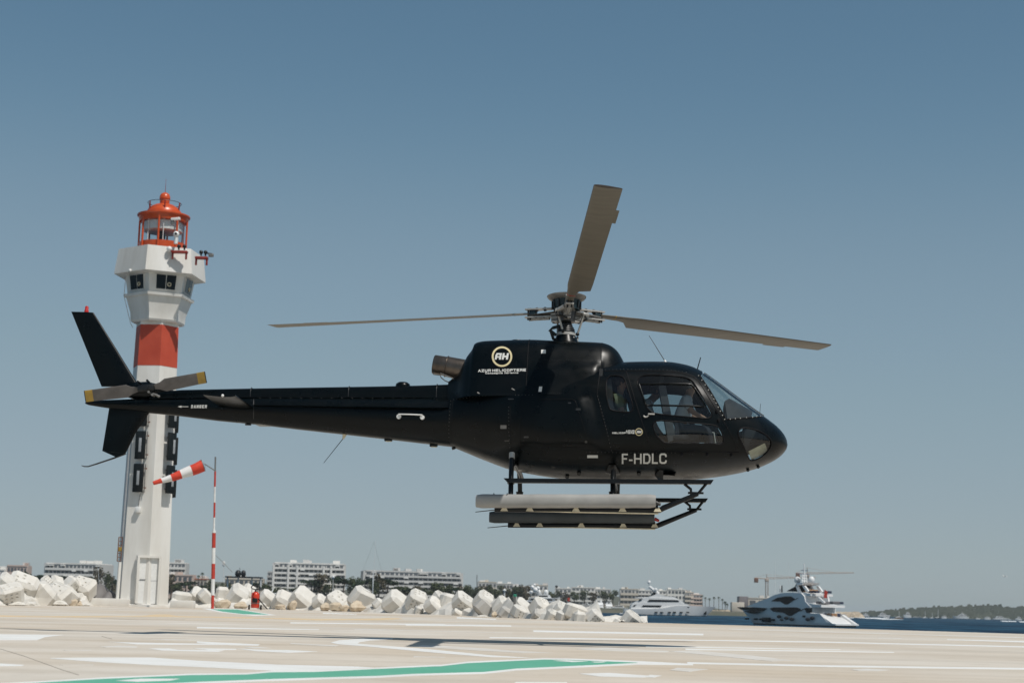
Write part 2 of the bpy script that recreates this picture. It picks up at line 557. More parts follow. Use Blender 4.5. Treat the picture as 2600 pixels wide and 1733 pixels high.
pline([(900, 1596.5), (1300, 1606)], 1.8, 1.4, 'p_pale')
pline([(1050, 1666), (1130, 1667.6)], 2.4, 1.4, 'p_pale')
for pts in [[(-20, 1561), (150, 1563), (300, 1562.4), (372, 1561.4), (395, 1558.6), (425, 1558.8), (455, 1563), (640, 1566), (640, 1569), (420, 1565), (150, 1566), (-20, 1564)],
            [(640, 1566.4), (801, 1570), (940, 1569.4), (985, 1567.6), (1010, 1568), (1024, 1570), (985, 1572.4), (800, 1573.6), (640, 1568.6)]]:
    pmark('yellow_line', pts, M['p_yellow'], 0.004)
M['seam'] = mat('seam', (0.44, 0.39, 0.325), 0.9)
for pts in [[(0, 1646), (60, 1664), (160, 1700), (200, 1712)], [(258, 1614), (285, 1621)], [(255, 1569), (350, 1572.6), (470, 1572)]]:
    up = [(x, y - 0.4) for x, y in pts]
    pmark('expansion_joint', up + [(x, y + 0.4) for x, y in pts][::-1], M['seam'], 0.003, 6)

def water_material():
    m = bpy.data.materials.new('sea_water')
    m.use_nodes = True
    nt = m.node_tree
    N, L = nt.nodes.new, nt.links.new
    b = nt.nodes['Principled BSDF']
    b.inputs['Roughness'].default_value = 0.6
    b.inputs['Specular IOR Level'].default_value = 0.0
    gls = N('ShaderNodeBsdfGlossy')
    gls.inputs['Roughness'].default_value = 0.25
    mxs = N('ShaderNodeMixShader')
    mxs.inputs[0].default_value = 0.07
    L(b.outputs[0], mxs.inputs[1])
    L(gls.outputs[0], mxs.inputs[2])
    L(mxs.outputs[0], nt.nodes['Material Output'].inputs['Surface'])
    geo = N('ShaderNodeNewGeometry')
    mp = N('ShaderNodeMapping')
    mp.inputs['Scale'].default_value = (0.10, 0.022, 1)
    mp.inputs['Rotation'].default_value = (0, 0, 0.12)
    L(geo.outputs['Position'], mp.inputs[0])
    n1 = N('ShaderNodeTexNoise')
    n1.inputs['Scale'].default_value = 1.0
    n1.inputs['Detail'].default_value = 7
    n1.inputs['Roughness'].default_value = 0.62
    L(mp.outputs[0], n1.inputs['Vector'])
    r = N('ShaderNodeValToRGB')
    e = r.color_ramp.elements
    e[0].position, e[1].position = 0.40, 0.62
    e[0].color, e[1].color = (0.003, 0.019, 0.043, 1), (0.022, 0.078, 0.130, 1)
    L(n1.outputs['Fac'], r.inputs[0])
    L(r.outputs[0], b.inputs['Base Color'])
    mp2 = N('ShaderNodeMapping')
    mp2.inputs['Scale'].default_value = (0.5, 0.35, 1)
    L(geo.outputs['Position'], mp2.inputs[0])
    n2 = N('ShaderNodeTexNoise')
    n2.inputs['Scale'].default_value = 1.0
    n2.inputs['Detail'].default_value = 5
    L(mp2.outputs[0], n2.inputs['Vector'])
    bp = N('ShaderNodeBump')
    bp.inputs['Strength'].default_value = 1.0
    bp.inputs['Distance'].default_value = 1.2
    L(n2.outputs['Fac'], bp.inputs['Height'])
    L(bp.outputs[0], b.inputs['Normal'])
    L(bp.outputs[0], gls.inputs['Normal'])
    return m
M['water'] = water_material()
sea = MB().add([(-9000, -400, SEA), (9000, -400, SEA), (14000, 16000, SEA), (-14000, 16000, SEA)], [(0, 1, 2, 3)]).build('sea', M['water'], kind='structure', smooth=0)
sea['label'] = 'deep blue rippled sea of the bay'
# ------------------------------------------------------------------ helicopter
HD = 24.7
HUBW = atY(1438, 792, HD)
HR = Matrix.Rotation(D2R(-5), 3, 'Z') @ Matrix.Rotation(D2R(-2.8), 3, 'X')
HRI = HR.transposed()
HUBZ = 3.25
HO = HUBW - HR @ Vector((0, 0, HUBZ))
heli = link('helicopter', None, None, 'matt black helicopter hovering above the pale helipad', 'helicopter')
heli.matrix_world = Matrix.Translation(HO) @ HR.to_4x4()
_c0 = HRI @ (CPOS - HO)
def H(px, py, y=0.0):
    d = HRI @ ray(px, py)
    return _c0 + d * ((y - _c0.y) / d.y)
def z5(x, y): return (1500 + x / 3.92, 850 + y / 3.92)
def z4(x, y): return (1050 + x / 2.851, 700 + y / 2.851)

def pchip(xs, ys):
    n = len(xs)
    h = [xs[i + 1] - xs[i] for i in range(n - 1)]
    d = [(ys[i + 1] - ys[i]) / h[i] for i in range(n - 1)]
    m = [d[0]] + [0.0] * (n - 2) + [d[-1]]
    for i in range(1, n - 1):
        if d[i - 1] * d[i] > 0:
            w1, w2 = 2 * h[i] + h[i - 1], h[i] + 2 * h[i - 1]
            m[i] = (w1 + w2) / (w1 / d[i - 1] + w2 / d[i])
    def f(x):
        if x <= xs[0]: return ys[0]
        if x >= xs[-1]: return ys[-1]
        lo, hi = 0, n - 1
        while hi - lo > 1:
            k = (lo + hi) // 2
            if xs[k] <= x: lo = k
            else: hi = k
        t = (x - xs[lo]) / h[lo]
        return (ys[lo] * (1 + 2 * t) * (1 - t) ** 2 + m[lo] * h[lo] * t * (1 - t) ** 2 + ys[lo + 1] * t * t * (3 - 2 * t) - m[lo + 1] * h[lo] * t * t * (1 - t))
    return f
def sstep(a, b, x):
    t = max(0.0, min(1.0, (x - a) / (b - a)))
    return t * t * (3 - 2 * t)

# stations: px x, px top, px bottom, half width, widest height (0 bottom .. 1 top), upper exponent, lower exponent
BODY = [(1146, 988, 1132, .37, .50, 2.1, 2.1), (1180, 977, 1146, .46, .50, 2.1, 2.1), (1240, 960, 1170, .62, .50, 2.2, 2.2), (1300, 950, 1191, .75, .47, 2.4, 2.2),
        (1360, 945, 1203, .83, .43, 2.6, 2.3), (1420, 942, 1211, .88, .41, 2.7, 2.4), (1480, 938, 1215, .915, .40, 2.7, 2.4), (1522, 932, 1217, .93, .40, 2.7, 2.5), (1600, 925, 1218, .935, .39, 2.7, 2.5),
        (1690, 924, 1217, .93, .38, 2.6, 2.5), (1740, 931, 1215, .91, .39, 2.5, 2.4), (1778, 945, 1212.5, .88, .40, 2.4, 2.4), (1820, 973, 1208, .83, .41, 2.3, 2.3),
        (1870, 1010, 1200, .75, .43, 2.2, 2.2), (1920, 1046, 1188, .62, .45, 2.1, 2.1), (1950, 1066.5, 1176, .50, .47, 2.05, 2.05), (1970, 1081.5, 1165.5, .40, .48, 2.0, 2.0), (1985, 1097, 1154, .285, .5, 2, 2), (1994, 1110, 1143.5, .175, .5, 2, 2), (1998, 1119.5, 1136.5, .09, .5, 2, 2), (1999.5, 1126.5, 1130, .02, .5, 2, 2)]
bx_ = [H(s[0], (s[1] + s[2]) / 2).x for s in BODY]
bzt = pchip(bx_, [H(s[0], s[1]).z for s in BODY])
bzb = pchip(bx_, [H(s[0], s[2]).z for s in BODY])
bw_ = pchip(bx_, [s[3] for s in BODY])
bfc = pchip(bx_, [s[4] for s in BODY])
bnu = pchip(bx_, [s[5] for s in BODY])
bnl = pchip(bx_, [s[6] for s in BODY])
POD_T = H(1500, 1008.5, -.95).z
POD_B = H(1500, 1139, -.95).z
_pf0, _pf1 = H(1508, 1008, -.95), H(1541, 1140, -.95)
_pr = H(1305, 1080, -.95).x
def podbump(x, z):
    if z > POD_T + .06 or z < POD_B - .08: return 0.0
    k = (z - _pf0.z) / (_pf1.z - _pf0.z)
    xf = _pf0.x + (_pf1.x - _pf0.x) * k
    a = 1 - sstep(xf - .24, xf + .0, x)
    b = sstep(_pr - .5, _pr + .15, x)
    c = (1 - sstep(POD_T - .004, POD_T + .03, z)) * sstep(POD_B - .05, POD_B + .10, z)
    return .085 * a * b * c
def bodyP(x, ph):
    zt, zb, w, fc, nu, nl = bzt(x), bzb(x), bw_(x), bfc(x), bnu(x), bnl(x)
    zc = zb + (zt - zb) * fc
    s, c = math.sin(ph), max(0.0, math.cos(ph))
    if s >= 0:
        z = zc + (zt - zc) * s ** (2 / nu); y = w * c ** (2 / nu)
    else:
        z = zc - (zc - zb) * (-s) ** (2 / nl); y = w * c ** (2 / nl)
    return Vector((x, -(y + podbump(x, z)), z))
def bodyphi(x, z):
    zt, zb, fc, nu, nl = bzt(x), bzb(x), bfc(x), bnu(x), bnl(x)
    zc = zb + (zt - zb) * fc
    if z >= zc:
        t = min(1.0, (z - zc) / max(1e-6, zt - zc)); return math.asin(min(1, t ** (nu / 2)))
    t = min(1.0, (zc - z) / max(1e-6, zc - zb)); return -math.asin(min(1, t ** (nl / 2)))
def bodyY(x, z): return bodyP(x, bodyphi(x, z)).y
def bodyN(x, z):
    ph = max(-1.555, min(1.555, bodyphi(x, z)))
    e = 2e-3
    dx = bodyP(x + 5e-3, ph) - bodyP(x - 5e-3, ph)
    dp = bodyP(x, ph + e) - bodyP(x, ph - e)
    n = dx.cross(dp)
    if n.length < 1e-9: n = Vector((1, 0, 0))
    n.normalize()
    if n.y > 0.05 or (abs(n.y) <= .05 and n.z * ph < 0): n = -n
    return n
def onbody(px, py, guess=-.9, off=0.0):
    y = guess
    for _ in range(4):
        p = H(px, py, y)
        y = bodyY(p.x, p.z)
    p = H(px, py, y)
    return Vector((p.x, y - off, p.z))
def resample(poly, step, closed=True):
    out = []
    m = len(poly)
    for i in range(m if closed else m - 1):
        a, b = poly[i], poly[(i + 1) % m]
        d = math.hypot(b[0] - a[0], b[1] - a[1])
        k = max(1, int(d / step))
        out += [(a[0] + (b[0] - a[0]) * t / k, a[1] + (b[1] - a[1]) * t / k) for t in range(k)]
    if not closed: out.append(tuple(poly[-1]))
    return out
def roundpoly(poly, it=2):
    for _ in range(it):
        q = []
        m = len(poly)
        for i in range(m):
            a, b = poly[i], poly[(i + 1) % m]
            q += [(a[0] * .75 + b[0] * .25, a[1] * .75 + b[1] * .25), (a[0] * .25 + b[0] * .75, a[1] * .25 + b[1] * .75)]
        poly = q
    return poly
def inpoly(x, z, P):
    r = False
    j = len(P) - 1
    for i in range(len(P)):
        if (P[i][1] > z) != (P[j][1] > z) and x < (P[j][0] - P[i][0]) * (z - P[i][1]) / (P[j][1] - P[i][1]) + P[i][0]:
            r = not r
        j = i
    return r
WIN = {
 'rear': [(150, 480), (168, 420), (205, 403), (290, 403), (338, 430), (362, 520), (422, 700), (416, 752), (380, 770), (200, 752), (178, 712), (150, 580)],
 'upper': [(460, 470), (482, 422), (530, 397), (700, 397), (860, 408), (962, 428), (1012, 458), (1042, 500), (1196, 758), (1207, 802), (1180, 828), (1100, 828), (640, 786), (580, 747), (550, 702), (480, 530)],
 'lower': [(618, 890), (634, 862), (665, 852), (760, 853), (900, 868), (1200, 890), (1262, 906), (1298, 955), (1328, 1045), (1312, 1080), (1250, 1084), (760, 1080), (700, 1052), (650, 990), (625, 930)],
 'chin': [(1462, 965), (1488, 930), (1540, 920), (1620, 934), (1700, 965), (1770, 1010), (1802, 1060), (1792, 1122), (1742, 1182), (1680, 1226), (1612, 1251), (1580, 1246), (1555, 1190), (1520, 1110), (1475, 1020)]}
winxz = {}
for k, P in WIN.items():
    q = [onbody(*z5(*p)) for p in P]
    winxz[k] = resample(roundpoly([(p.x, p.z) for p in q], 2), .05)
ws = [(1085, 407), (1150, 498), (1215, 600), (1280, 718), (1345, 838), (1400, 836), (1500, 828), (1620, 820), (1700, 812)]
wq = [onbody(*z5(*p)) for p in ws]
wpoly = [(p.x, p.z) for p in wq]
lastx = H(1938, 1059).x
wtop = H(1790, 951).x
side = resample(wpoly + [(lastx, bzt(lastx) - .01)], .05, False)
tail = [(lastx + .01, bzt(lastx) + .25), (wtop + .35, bzt(wtop) + .35), (wtop - .03, bzt(wtop - .03) + .04), (wpoly[0][0] + .02, wpoly[0][1] + .012)]
windxz = side + tail

xs = []
x = bx_[0]
while x < bx_[-1] - .012:
    xs.append(x)
    x += .055 if x < H(1900, 1100).x else (.035 if x < H(1975, 1100).x else .014)
xs.append(bx_[-1])
pts2, keyf = [], []
NPH = 26
for x in xs:
    for k in range(NPH + 1):
        ph = -math.pi / 2 + math.pi * k / NPH
        p = bodyP(x, ph)
        pts2.append(Vector((p.x, p.z)))
edges = []
for P in list(winxz.values()) + [windxz]:
    o = len(pts2)
    pts2 += [Vector(p) for p in P]
    edges += [(o + i, o + (i + 1) % len(P)) for i in range(len(P))]
res = delaunay_2d_cdt(pts2, edges, [], 0, 1e-5)
V2, T2 = res[0], res[2]
outl = [(x, bzt(x) + 1e-4) for x in xs] + [(x, bzb(x) - 1e-4) for x in reversed(xs)]
groups = {'body': [], 'rear': [], 'upper': [], 'lower': [], 'chin': [], 'wind': []}
for t in T2:
    cx = sum(V2[i].x for i in t) / 3
    cz = sum(V2[i].y for i in t) / 3
    if not inpoly(cx, cz, outl): continue
    if cx > bx_[-1] or cx < bx_[0]: continue
    g = 'body'
    for k, P in winxz.items():
        if inpoly(cx, cz, P): g = k
    if g == 'body' and inpoly(cx, cz, windxz): g = 'wind'
    groups[g].append(t)
def shell(tris, name, m, sides, parent=heli, off=0.0):
    V, F, N = [], [], []
    for sgn in sides:
        mp = {}
        for t in tris:
            q = []
            for i in t:
                if i not in mp:
                    x, z = V2[i].x, V2[i].y
                    z = max(bzb(x), min(bzt(x), z))
                    n = bodyN(x, z)
                    p = bodyP(x, bodyphi(x, z)) + n * off
                    mp[i] = len(V)
                    V.append((p.x, p.y * sgn, p.z))
                    N.append(Vector((n.x, n.y * sgn, n.z)))
                q.append(mp[i])
            a, b, c = (Vector(V[k]) for k in q)
            fn = (b - a).cross(c - a)
            nn = N[q[0]] + N[q[1]] + N[q[2]]
            F.append(tuple(q) if fn.dot(nn) >= 0 else tuple(q[::-1]))
    me = bpy.data.meshes.new(name)
    me.from_pydata(V, [], F)
    me.shade_smooth()
    me.materials.append(m)
    me.normals_split_custom_set_from_vertices([tuple(n) for n in N])
    return link(name, me, parent)
fuselage = shell(groups['body'], 'fuselage', M['heli_black'], (1, -1))
shell(groups['wind'], 'windscreen', M['wind_glass'], (1, -1), off=-.004)
for k, nm in (('rear', 'rear_window'), ('upper', 'door_window'), ('lower', 'door_window'), ('chin', 'chin_window')):
    for sg in (1, -1):
        w = shell(groups[k], nm, M['wind_glass' if k == 'chin' else 'cabin_glass'], (sg,), off=-.006)
        loop = [Vector((x, bodyY(x, z) * sg, z)) for x, z in winxz[k]]
        MB().path(loop, .0095 if k != 'chin' else .012, 6, True).build('window_seal', M['rubber'], w, 60)
def onb(p2, sg=1, off=0.003):
    x, z = p2
    n = bodyN(x, z)
    p = bodyP(x, bodyphi(x, z)) + n * off
    return Vector((p.x, p.y * sg, p.z))
for sg in (1, -1):
    MB().path([onb(p, sg, 0) for p in side[:-1]], .011, 6).build('windscreen_frame', M['rubber'], heli, 60)
MB().path([(x, 0, bzt(x) + .004) for x in [wtop - .02 + (lastx - wtop + .02) * i / 14 for i in range(15)]], .026, 8).build('windscreen_post', M['heli_black'], heli, 60)
# rivets round the windscreen, their glints put into a pale metal colour
mb = MB()
for sg in (1, -1):
    for p in resample(wpoly, .062, False):
        q = onb((p[0] - .02, p[1] - .004), sg, .004)
        mb.ball(q, .010, 6, 4)
mb.build('windscreen_rivets', M['light_metal'], heli, 60, kind='stuff')

def seam(pts, name='panel_seam', r=.0055, m='rubber', step=.05, sides=(1,), fn=None, off=-.001):
    for sg in sides:
        loc = resample([((p.x, p.z)) for p in pts], step, False)
        MB().path([onb(p, sg, off) for p in loc], r, 6).build(name, M[m], heli, 60)
def B5(L): return [onbody(*z5(*p)) for p in L]
def B4(L): return [onbody(*z4(*p)) for p in L]
both = (1, -1)
seam(B5([(350, 356), (430, 620), (520, 900), (612, 1158)]), 'door_seam', .007, sides=both)
seam(B5([(100, 358), (350, 356), (600, 356), (800, 362), (950, 386), (1030, 418), (1072, 458), (1180, 632), (1300, 822), (1380, 960), (1440, 1082), (1447, 1160)]), 'door_seam', .007, sides=both)
seam(B5([(-60, 1150), (215, 1157), (850, 1163), (1480, 1168)]), 'door_seam', .006, sides=both)
seam(B5([(100, 330), (75, 480), (62, 600), (130, 860), (215, 1155)]), 'door_seam', .006, sides=both)
seam(B5([(850, 1165), (850, 1300), (845, 1420)]), 'panel_seam', .0035)
seam(B5([(1520, 1240), (1522, 1330)]), 'panel_seam', .0035)
seam(B4([(778, 1012), (770, 1236), (1240, 1243), (1262, 1225), (1258, 1180), (1172, 905), (1150, 893), (905, 893)]), 'hatch_seam', .004, 'rubber')
seam(B4([(700, 940), (708, 1240), (700, 1290)]), 'panel_seam', .004)
seam(B4([(285, 900), (272, 1060), (278, 1230)]), 'panel_seam', .0045)
# sliding pane frame of the front door window
sl_ = B5([(478, 486), (700, 484), (1000, 492), (1030, 520), (1142, 698), (1120, 712), (550, 700), (478, 486)])
seam(sl_, 'sliding_pane_frame', .014, 'heli_black', .05, (1,), off=.002)
# door handle, hinges, labels on the flank
a, b = onbody(*z5(570, 788), off=.02), onbody(*z5(636, 790), off=.02)
MB().path([a, b], .012, 8).build('door_handle', M['light_metal'], heli, 60)
MB().path([onbody(*z5(*p), off=.012) for p in ((525, 803), (538, 817), (560, 815), (575, 800))], .011, 8).build('door_latch', M['light_metal'], heli, 60)
for p in ((1272, 850), (1255, 760), (905, 1190), (1160, 1190), (1400, 1195)):
    MB().box(onbody(*z5(*p), off=.01), (.03, .03, .055), ch=.008).build('hinge', M['rubber'], heli)
def patch(px0, py0, px1, py1, m, name, fn=onbody, off=.006, sk=0):
    q = [fn(px0, py0, off=off), fn(px1, py0, off=off), fn(px1 - sk, py1, off=off), fn(px0 - sk, py1, off=off)]
    return MB().prism(q, (0, .004, 0)).build(name, m, heli, 0)
patch(1491, 1155, 1518, 1162, M['white_mark'], 'placard')
patch(1270.5, 1079, 1286, 1088, M['grey_metal'], 'placard')
mb = MB()
for L_ in ([(70, 610), (140, 870), (205, 1150)], [(-40, 1165), (400, 1170), (840, 1172)], [(110, 345), (330, 343), (600, 343), (800, 349), (950, 372)]):
    for p in resample([(q.x, q.z) for q in B5(L_)], .05, False):
        mb.ball(onb(p, 1, .0015), .0045, 5, 3)
for L_ in ([(270, 905), (258, 1060), (264, 1230)], [(690, 950), (696, 1240)], [(290, 895), (500, 868), (860, 862)]):
    for p in resample([(q.x, q.z) for q in B4(L_)], .05, False):
        mb.ball(onb(p, 1, .0015), .0045, 5, 3)
mb.build('rivet_line', M['grey_metal'], heli, 60, kind='stuff')
for px, py, w, h in ((1290, 1011, 14, 3), (1330, 1107, 12, 4), (1281, 1117, 12, 3), (1204, 1112, 2, 2), (1442, 1021, 8, 3), (1462, 1036, 12, 5), (1485, 1118, 6, 6)):
    patch(px, py, px + w, py + h, M['dark_metal'], 'fastener_plate')
# ---- engine cowling
COWL = [(1141, 970, .20), (1155, 960, .27), (1169, 949, .33), (1179, 929, .38), (1190, 908, .42), (1204, 889, .455), (1209, 877, .475), (1218, 873, .49), (1234, 870.5, .51), (1290, 869, .55),
        (1350, 868, .58), (1404, 870.5, .60), (1480, 873.5, .60), (1528, 876, .585), (1545, 880, .56), (1558, 887, .53), (1570, 898, .48), (1580, 914, .42), (1587, 928, .34), (1592, 940, .26)]
cx_ = [H(s[0], s[1]).x for s in COWL]
czt = pchip(cx_, [H(s[0], s[1]).z for s in COWL])
cw_ = pchip(cx_, [s[2] for s in COWL])
CZB = H(1350, 1026).z
_i0, _i1, _i2 = H(1345, 944, -.6), H(1430, 934, -.6), H(1515, 926, -.6)
def cowlbump(x, z):
    if x < _i0.x - .15 or x > _i2.x + .1: return 0
    k = (x - _i0.x) / (_i2.x - _i0.x)
    zl = _i0.z + (_i2.z - _i0.z) * max(0, k)
    return .075 * sstep(zl + .05, zl - .03, z) * sstep(_i0.x - .1, _i0.x + .35, x) * (1 - sstep(_i2.x - .02, _i2.x + .12, x))
def cowlP(x, t):          # t in 0..1 bottom to crown centre
    zt, w = czt(x), cw_(x)
    ph = t * math.pi / 2
    e = 3.4
    z = CZB + (zt - CZB) * math.sin(ph) ** (2 / e)
    y = w * max(0, math.cos(ph)) ** (2 / e)
    lo = 1 - (z - CZB) / max(.05, zt - CZB)
    y += .17 * lo ** 2.0 * sstep(cx_[0], cx_[6], x) * (1 - sstep(cx_[12], cx_[-1], x) * .6)
    if t < 1: y += cowlbump(x, z)
    return Vector((x, -y, z))
def cowlY(x, z):
    lo, hi = 0.0, 1.0
    for _ in range(22):
        m = (lo + hi) / 2
        if cowlP(x, m).z < z: lo = m
        else: hi = m
    return cowlP(x, lo).y
def oncowl(px, py, guess=-.6, off=0.0):
    y = guess
    for _ in range(4):
        p = H(px, py, y); y = cowlY(p.x, p.z)
    p = H(px, py, y)
    return Vector((p.x, y - off, p.z))
def loftgrid(x0, x1, nx, name, m, gap=0.0):
    secs = []
    for i in range(nx + 1):
        x = x0 + (x1 - x0) * i / nx
        r = [cowlP(x, k / 16) for k in range(17)]
        secs.append(r + [Vector((p.x, -p.y, p.z)) for p in r[-2::-1]])
    V = [p for s in secs for p in s]
    n = len(secs[0])
    F = [(i * n + k, i * n + k + 1, (i + 1) * n + k + 1, (i + 1) * n + k) for i in range(nx) for k in range(n - 1)]
    return MB().add(V, F).build(name, m, heli, 50)
xa, xb, xc, xd = cx_[0], H(1348, 868).x, H(1530, 876).x, cx_[-1]
loftgrid(xa, xb - .003, 44, 'rear_cowling', M['heli_black'])
loftgrid(xb + .003, xc - .004, 26, 'engine_cowling', M['heli_black'])
loftgrid(xc + .004, xd, 20, 'front_fairing', M['heli_black'])
for xx in (xb, xc):
    MB().path([cowlP(xx, k / 16) for k in range(16)], .006, 6).build('cowling_seam', M['rubber'], heli, 60)
patch(1374, 887.5, 1386, 897, M['white_mark'], 'placard', oncowl)
patch(1369, 981, 1377, 994, M['white_mark'], 'latch_plate', oncowl, .006, 2)
patch(1491, 980, 1499, 993, M['white_mark'], 'latch_plate', oncowl, .006, 2)
mb = MB()
for i in range(24):
    mb.ball(oncowl(1384 + i * 6, 913 + (i % 3) * 1.1, off=.001), .006, 5, 3)
mb.build('rivet_row', M['dark_metal'], heli, 0, kind='stuff')
mb = MB()
for i in range(26):
    mb.ball(oncowl(1375 + i * 5, 998, off=.001), .005, 5, 3)
mb.build('rivet_row', M['dark_metal'], heli, 0, kind='stuff')
for p in ((1212, 996), (1299, 986)):
    q = oncowl(p[0], p[1], off=.006)
    MB().path([q, q + Vector((.05, 0, -.03))], .01, 6).build('cowling_latch', M['grey_metal'], heli, 60)
MB().lathe([(.10, 0), (.085, .03), (.0, .035)], H(1313, 869), 14).build('cowling_cap', M['black'], heli, 60)
# exhaust pipe
e0, e1 = H(1180, 940), H(1103, 925)
ax = (e1 - e0).normalized()
mb = MB()
def ring(c, a, r, n=20):
    u = a.cross(Vector((0, 1, 0))).normalized()
    w = a.cross(u)
    return [c + (u * math.cos(2 * math.pi * k / n) + w * math.sin(2 * math.pi * k / n)) * r for k in range(n)]
mid = H(1134, 930)
ax2 = (e1 - mid).normalized()
mb.loft([ring(e0 + ax * -.1, ax, .17), ring(e0, ax, .165), ring(mid, ax, .155), ring(mid + ax2 * .02, ax2, .148), ring(e1, ax2, .148), ring(e1 + ax2 * .012, ax2, .14), ring(e1, ax2, .128), ring(e1 - ax2 * .3, ax2, .12)], False)
mb.build('exhaust_pipe', M['exhaust'], heli, 40)
MB().path(ring(mid, ax, .158), .008, 6, True).build('exhaust_clamp', M['exhaust'], heli, 60)
MB().path([H(1101, 940, -.1), H(1101, 950, -.1), H(1118, 952, -.1), H(1120, 958, -.1), H(1130, 966, -.1), H(1140, 970, -.1)], .009, 6).build('drain_tube', M['black'], heli, 60)
MB().path([H(1118, 947, -.16), H(1140, 956, -.18), H(1158, 964, -.2), H(1166, 957, -.24)], .007, 6).build('drain_tube', M['grey_metal'], heli, 60)

# ---- tail boom
BOOM = [(1150, 1007, 1134), (1060, 1009, 1123.5), (960, 1010, 1112), (870, 1009, 1102), (760, 1008, 1090), (660, 1008, 1078), (560, 1009, 1068.5), (450, 1010, 1055), (376, 1011, 1048), (300, 1014, 1039.5), (250, 1016, 1032), (226, 1018, 1028), (217, 1021, 1024.5)]
mb = MB()
secs = []
for px, t, b in BOOM:
    p, q = H(px, t), H(px, b)
    c, r = (p + q) / 2, (p.z - q.z) / 2
    secs.append([Vector((p.x, math.sin(a) * r * .94, c.z + math.cos(a) * r)) for a in [2 * math.pi * k / 28 for k in range(28)]])
mb.loft(secs)
mb.build('tail_boom', M['heli_black'], heli, 50)
def boomY(px, py):
    for (a, t0, b0), (c, t1, b1) in zip(BOOM, BOOM[1:]):
        if c <= px <= a:
            k = (px - a) / (c - a)
            t, b = t0 + (t1 - t0) * k, b0 + (b1 - b0) * k
            p, q = H(px, t), H(px, b)
            r = (p.z - q.z) / 2
            z = H(px, py, -r * .7).z - (p.z + q.z) / 2
            return -.94 * math.sqrt(max(0, r * r - z * z))
    return -.1
def onboom(px, py, guess=0, off=0.0):
    y = boomY(px, py)
    p = H(px, py, y)
    return Vector((p.x, y - off, p.z))
SP = [(1175, 975, 1020, .17), (1140, 977.5, 1015, .155), (1060, 980, 1012, .13), (960, 982, 1012, .12), (830, 984, 1012, .115), (640, 987, 1011, .105), (465, 990.5, 1013, .095), (405, 994, 1014, .09), (385, 998, 1015, .07)]
secs = []
for px, t, b, w in SP:
    p, q = H(px, t), H(px, b)
    h = p.z - q.z
    prof = [(-w, 0), (-w, .45 * h), (-w * .96, .75 * h), (-w * .78, .93 * h), (-w * .4, h), (w * .4, h), (w * .78, .93 * h), (w * .96, .75 * h), (w, .45 * h), (w, 0)]
    secs.append([Vector((p.x, y, q.z + z)) for y, z in prof])
MB().loft(secs).build('drive_shaft_cover', M['heli_black'], heli, 55)
for px, t, b, w in ((889, 983, 1010, .122), (641, 986, 1010, .11), (1112, 978, 1012, .15)):
    p, q = H(px, t), H(px, b)
    MB().path([(p.x, -w, q.z), (p.x, -w - .002, q.z + .6 * (p.z - q.z)), (p.x, -w * .7, p.z + .003), (p.x, w * .7, p.z + .003), (p.x, w, q.z)], .005, 6).build('cover_seam', M['dark_metal'], heli, 60)
mb = MB()
for i in range(18):
    mb.ball(H(660 + i * 26, 1010, -.125), .007, 5, 3)
mb.build('rivet_row', M['grey_metal'], heli, 0, kind='stuff')
# dome on the spine, strake, hand rail
d0 = H(1023, 978)
MB().lathe([(.105, -.16), (.115, -.02), (.105, .02), (.07, .045), (0, .055)], d0, 18).build('spine_dome', M['heli_black'], heli, 60)
s0, s1 = onboom(1148, 1034), onboom(645, 1027)
n_ = Vector((0, -1, -.25)).normalized()
mb = MB()
mb.add([s0 + Vector((0, .03, .018)), s0 + n_ * .012, s0 + Vector((0, .03, -.03)), s1 + Vector((0, .03, .018)), s1 + n_ * .055, s1 + Vector((0, .03, -.03)), onboom(1120, 1034) + n_ * .065, ],
       [(0, 1, 2), (0, 1, 6), (1, 2, 6), (0, 6, 4, 3), (6, 2, 5, 4), (3, 4, 5)])
mb.build('strake', M['heli_black'], heli, 30)
h0, h1 = onboom(1013, 1057.5, off=.015), onboom(1072.5, 1059.5, off=.015)
up = Vector((0, -.03, .032))
hr = MB().path([h0, h0 + up, h0 + up + (h1 - h0) * .5 + Vector((0, -.01, 0)), h1 + up, h1], .010, 8).build('tail_handle', M['white_plastic'], heli, 60)
for h in (h0, h1):
    MB().tube(h + Vector((0, .03, 0)), h + Vector((0, -.02, 0)), .036, .033, 14).build('handle_base', M['white_plastic'], hr, 50)
seamx = onboom(641, 1040)
for px in (644, 1152):
    r0 = [onboom(px, py, off=.002) for py in range(1013, int(BOOM[0][2]) - 2 if px > 1000 else 1074, 6)]
    MB().path(r0, .005, 6).build('boom_seam', M['dark_metal'], heli, 60)
for px, py in ((986, 1116.5), (1101, 1130.5)):
    p = H(px, py)
    MB().box(p, (.12, .05, .035), ch=.008).build('belly_antenna', M['black'], heli)
    MB().box(p + Vector((.005, 0, -.021)), (.085, .03, .008)).build('antenna_tip', M['paper'], heli)
p = H(676, 1080)
MB().loft([[p + Vector((x, math.sin(a) * w, .02 + math.cos(a) * h)) for a in [2 * math.pi * k / 10 for k in range(10)]] for x, w, h in ((-.16, .02, .01), (-.1, .05, .035), (.05, .05, .035), (.2, .02, .01))]).build('belly_fairing', M['float_grey'], heli, 60)
MB().box(H(630, 1077.5), (.09, .05, .02), ch=.006).build('belly_antenna', M['black'], heli)
a0 = H(875, 1106)
MB().tube(a0 + Vector((0, 0, .03)), a0 + Vector((-.02, 0, -.05)), .035, .012, 10).build('antenna_base', M['paper'], heli, 50)
MB().tube(a0 + Vector((-.02, 0, -.04)), H(822, 1174.5), .006, .004, 6).build('whip_antenna', M['teal'], heli, 60)

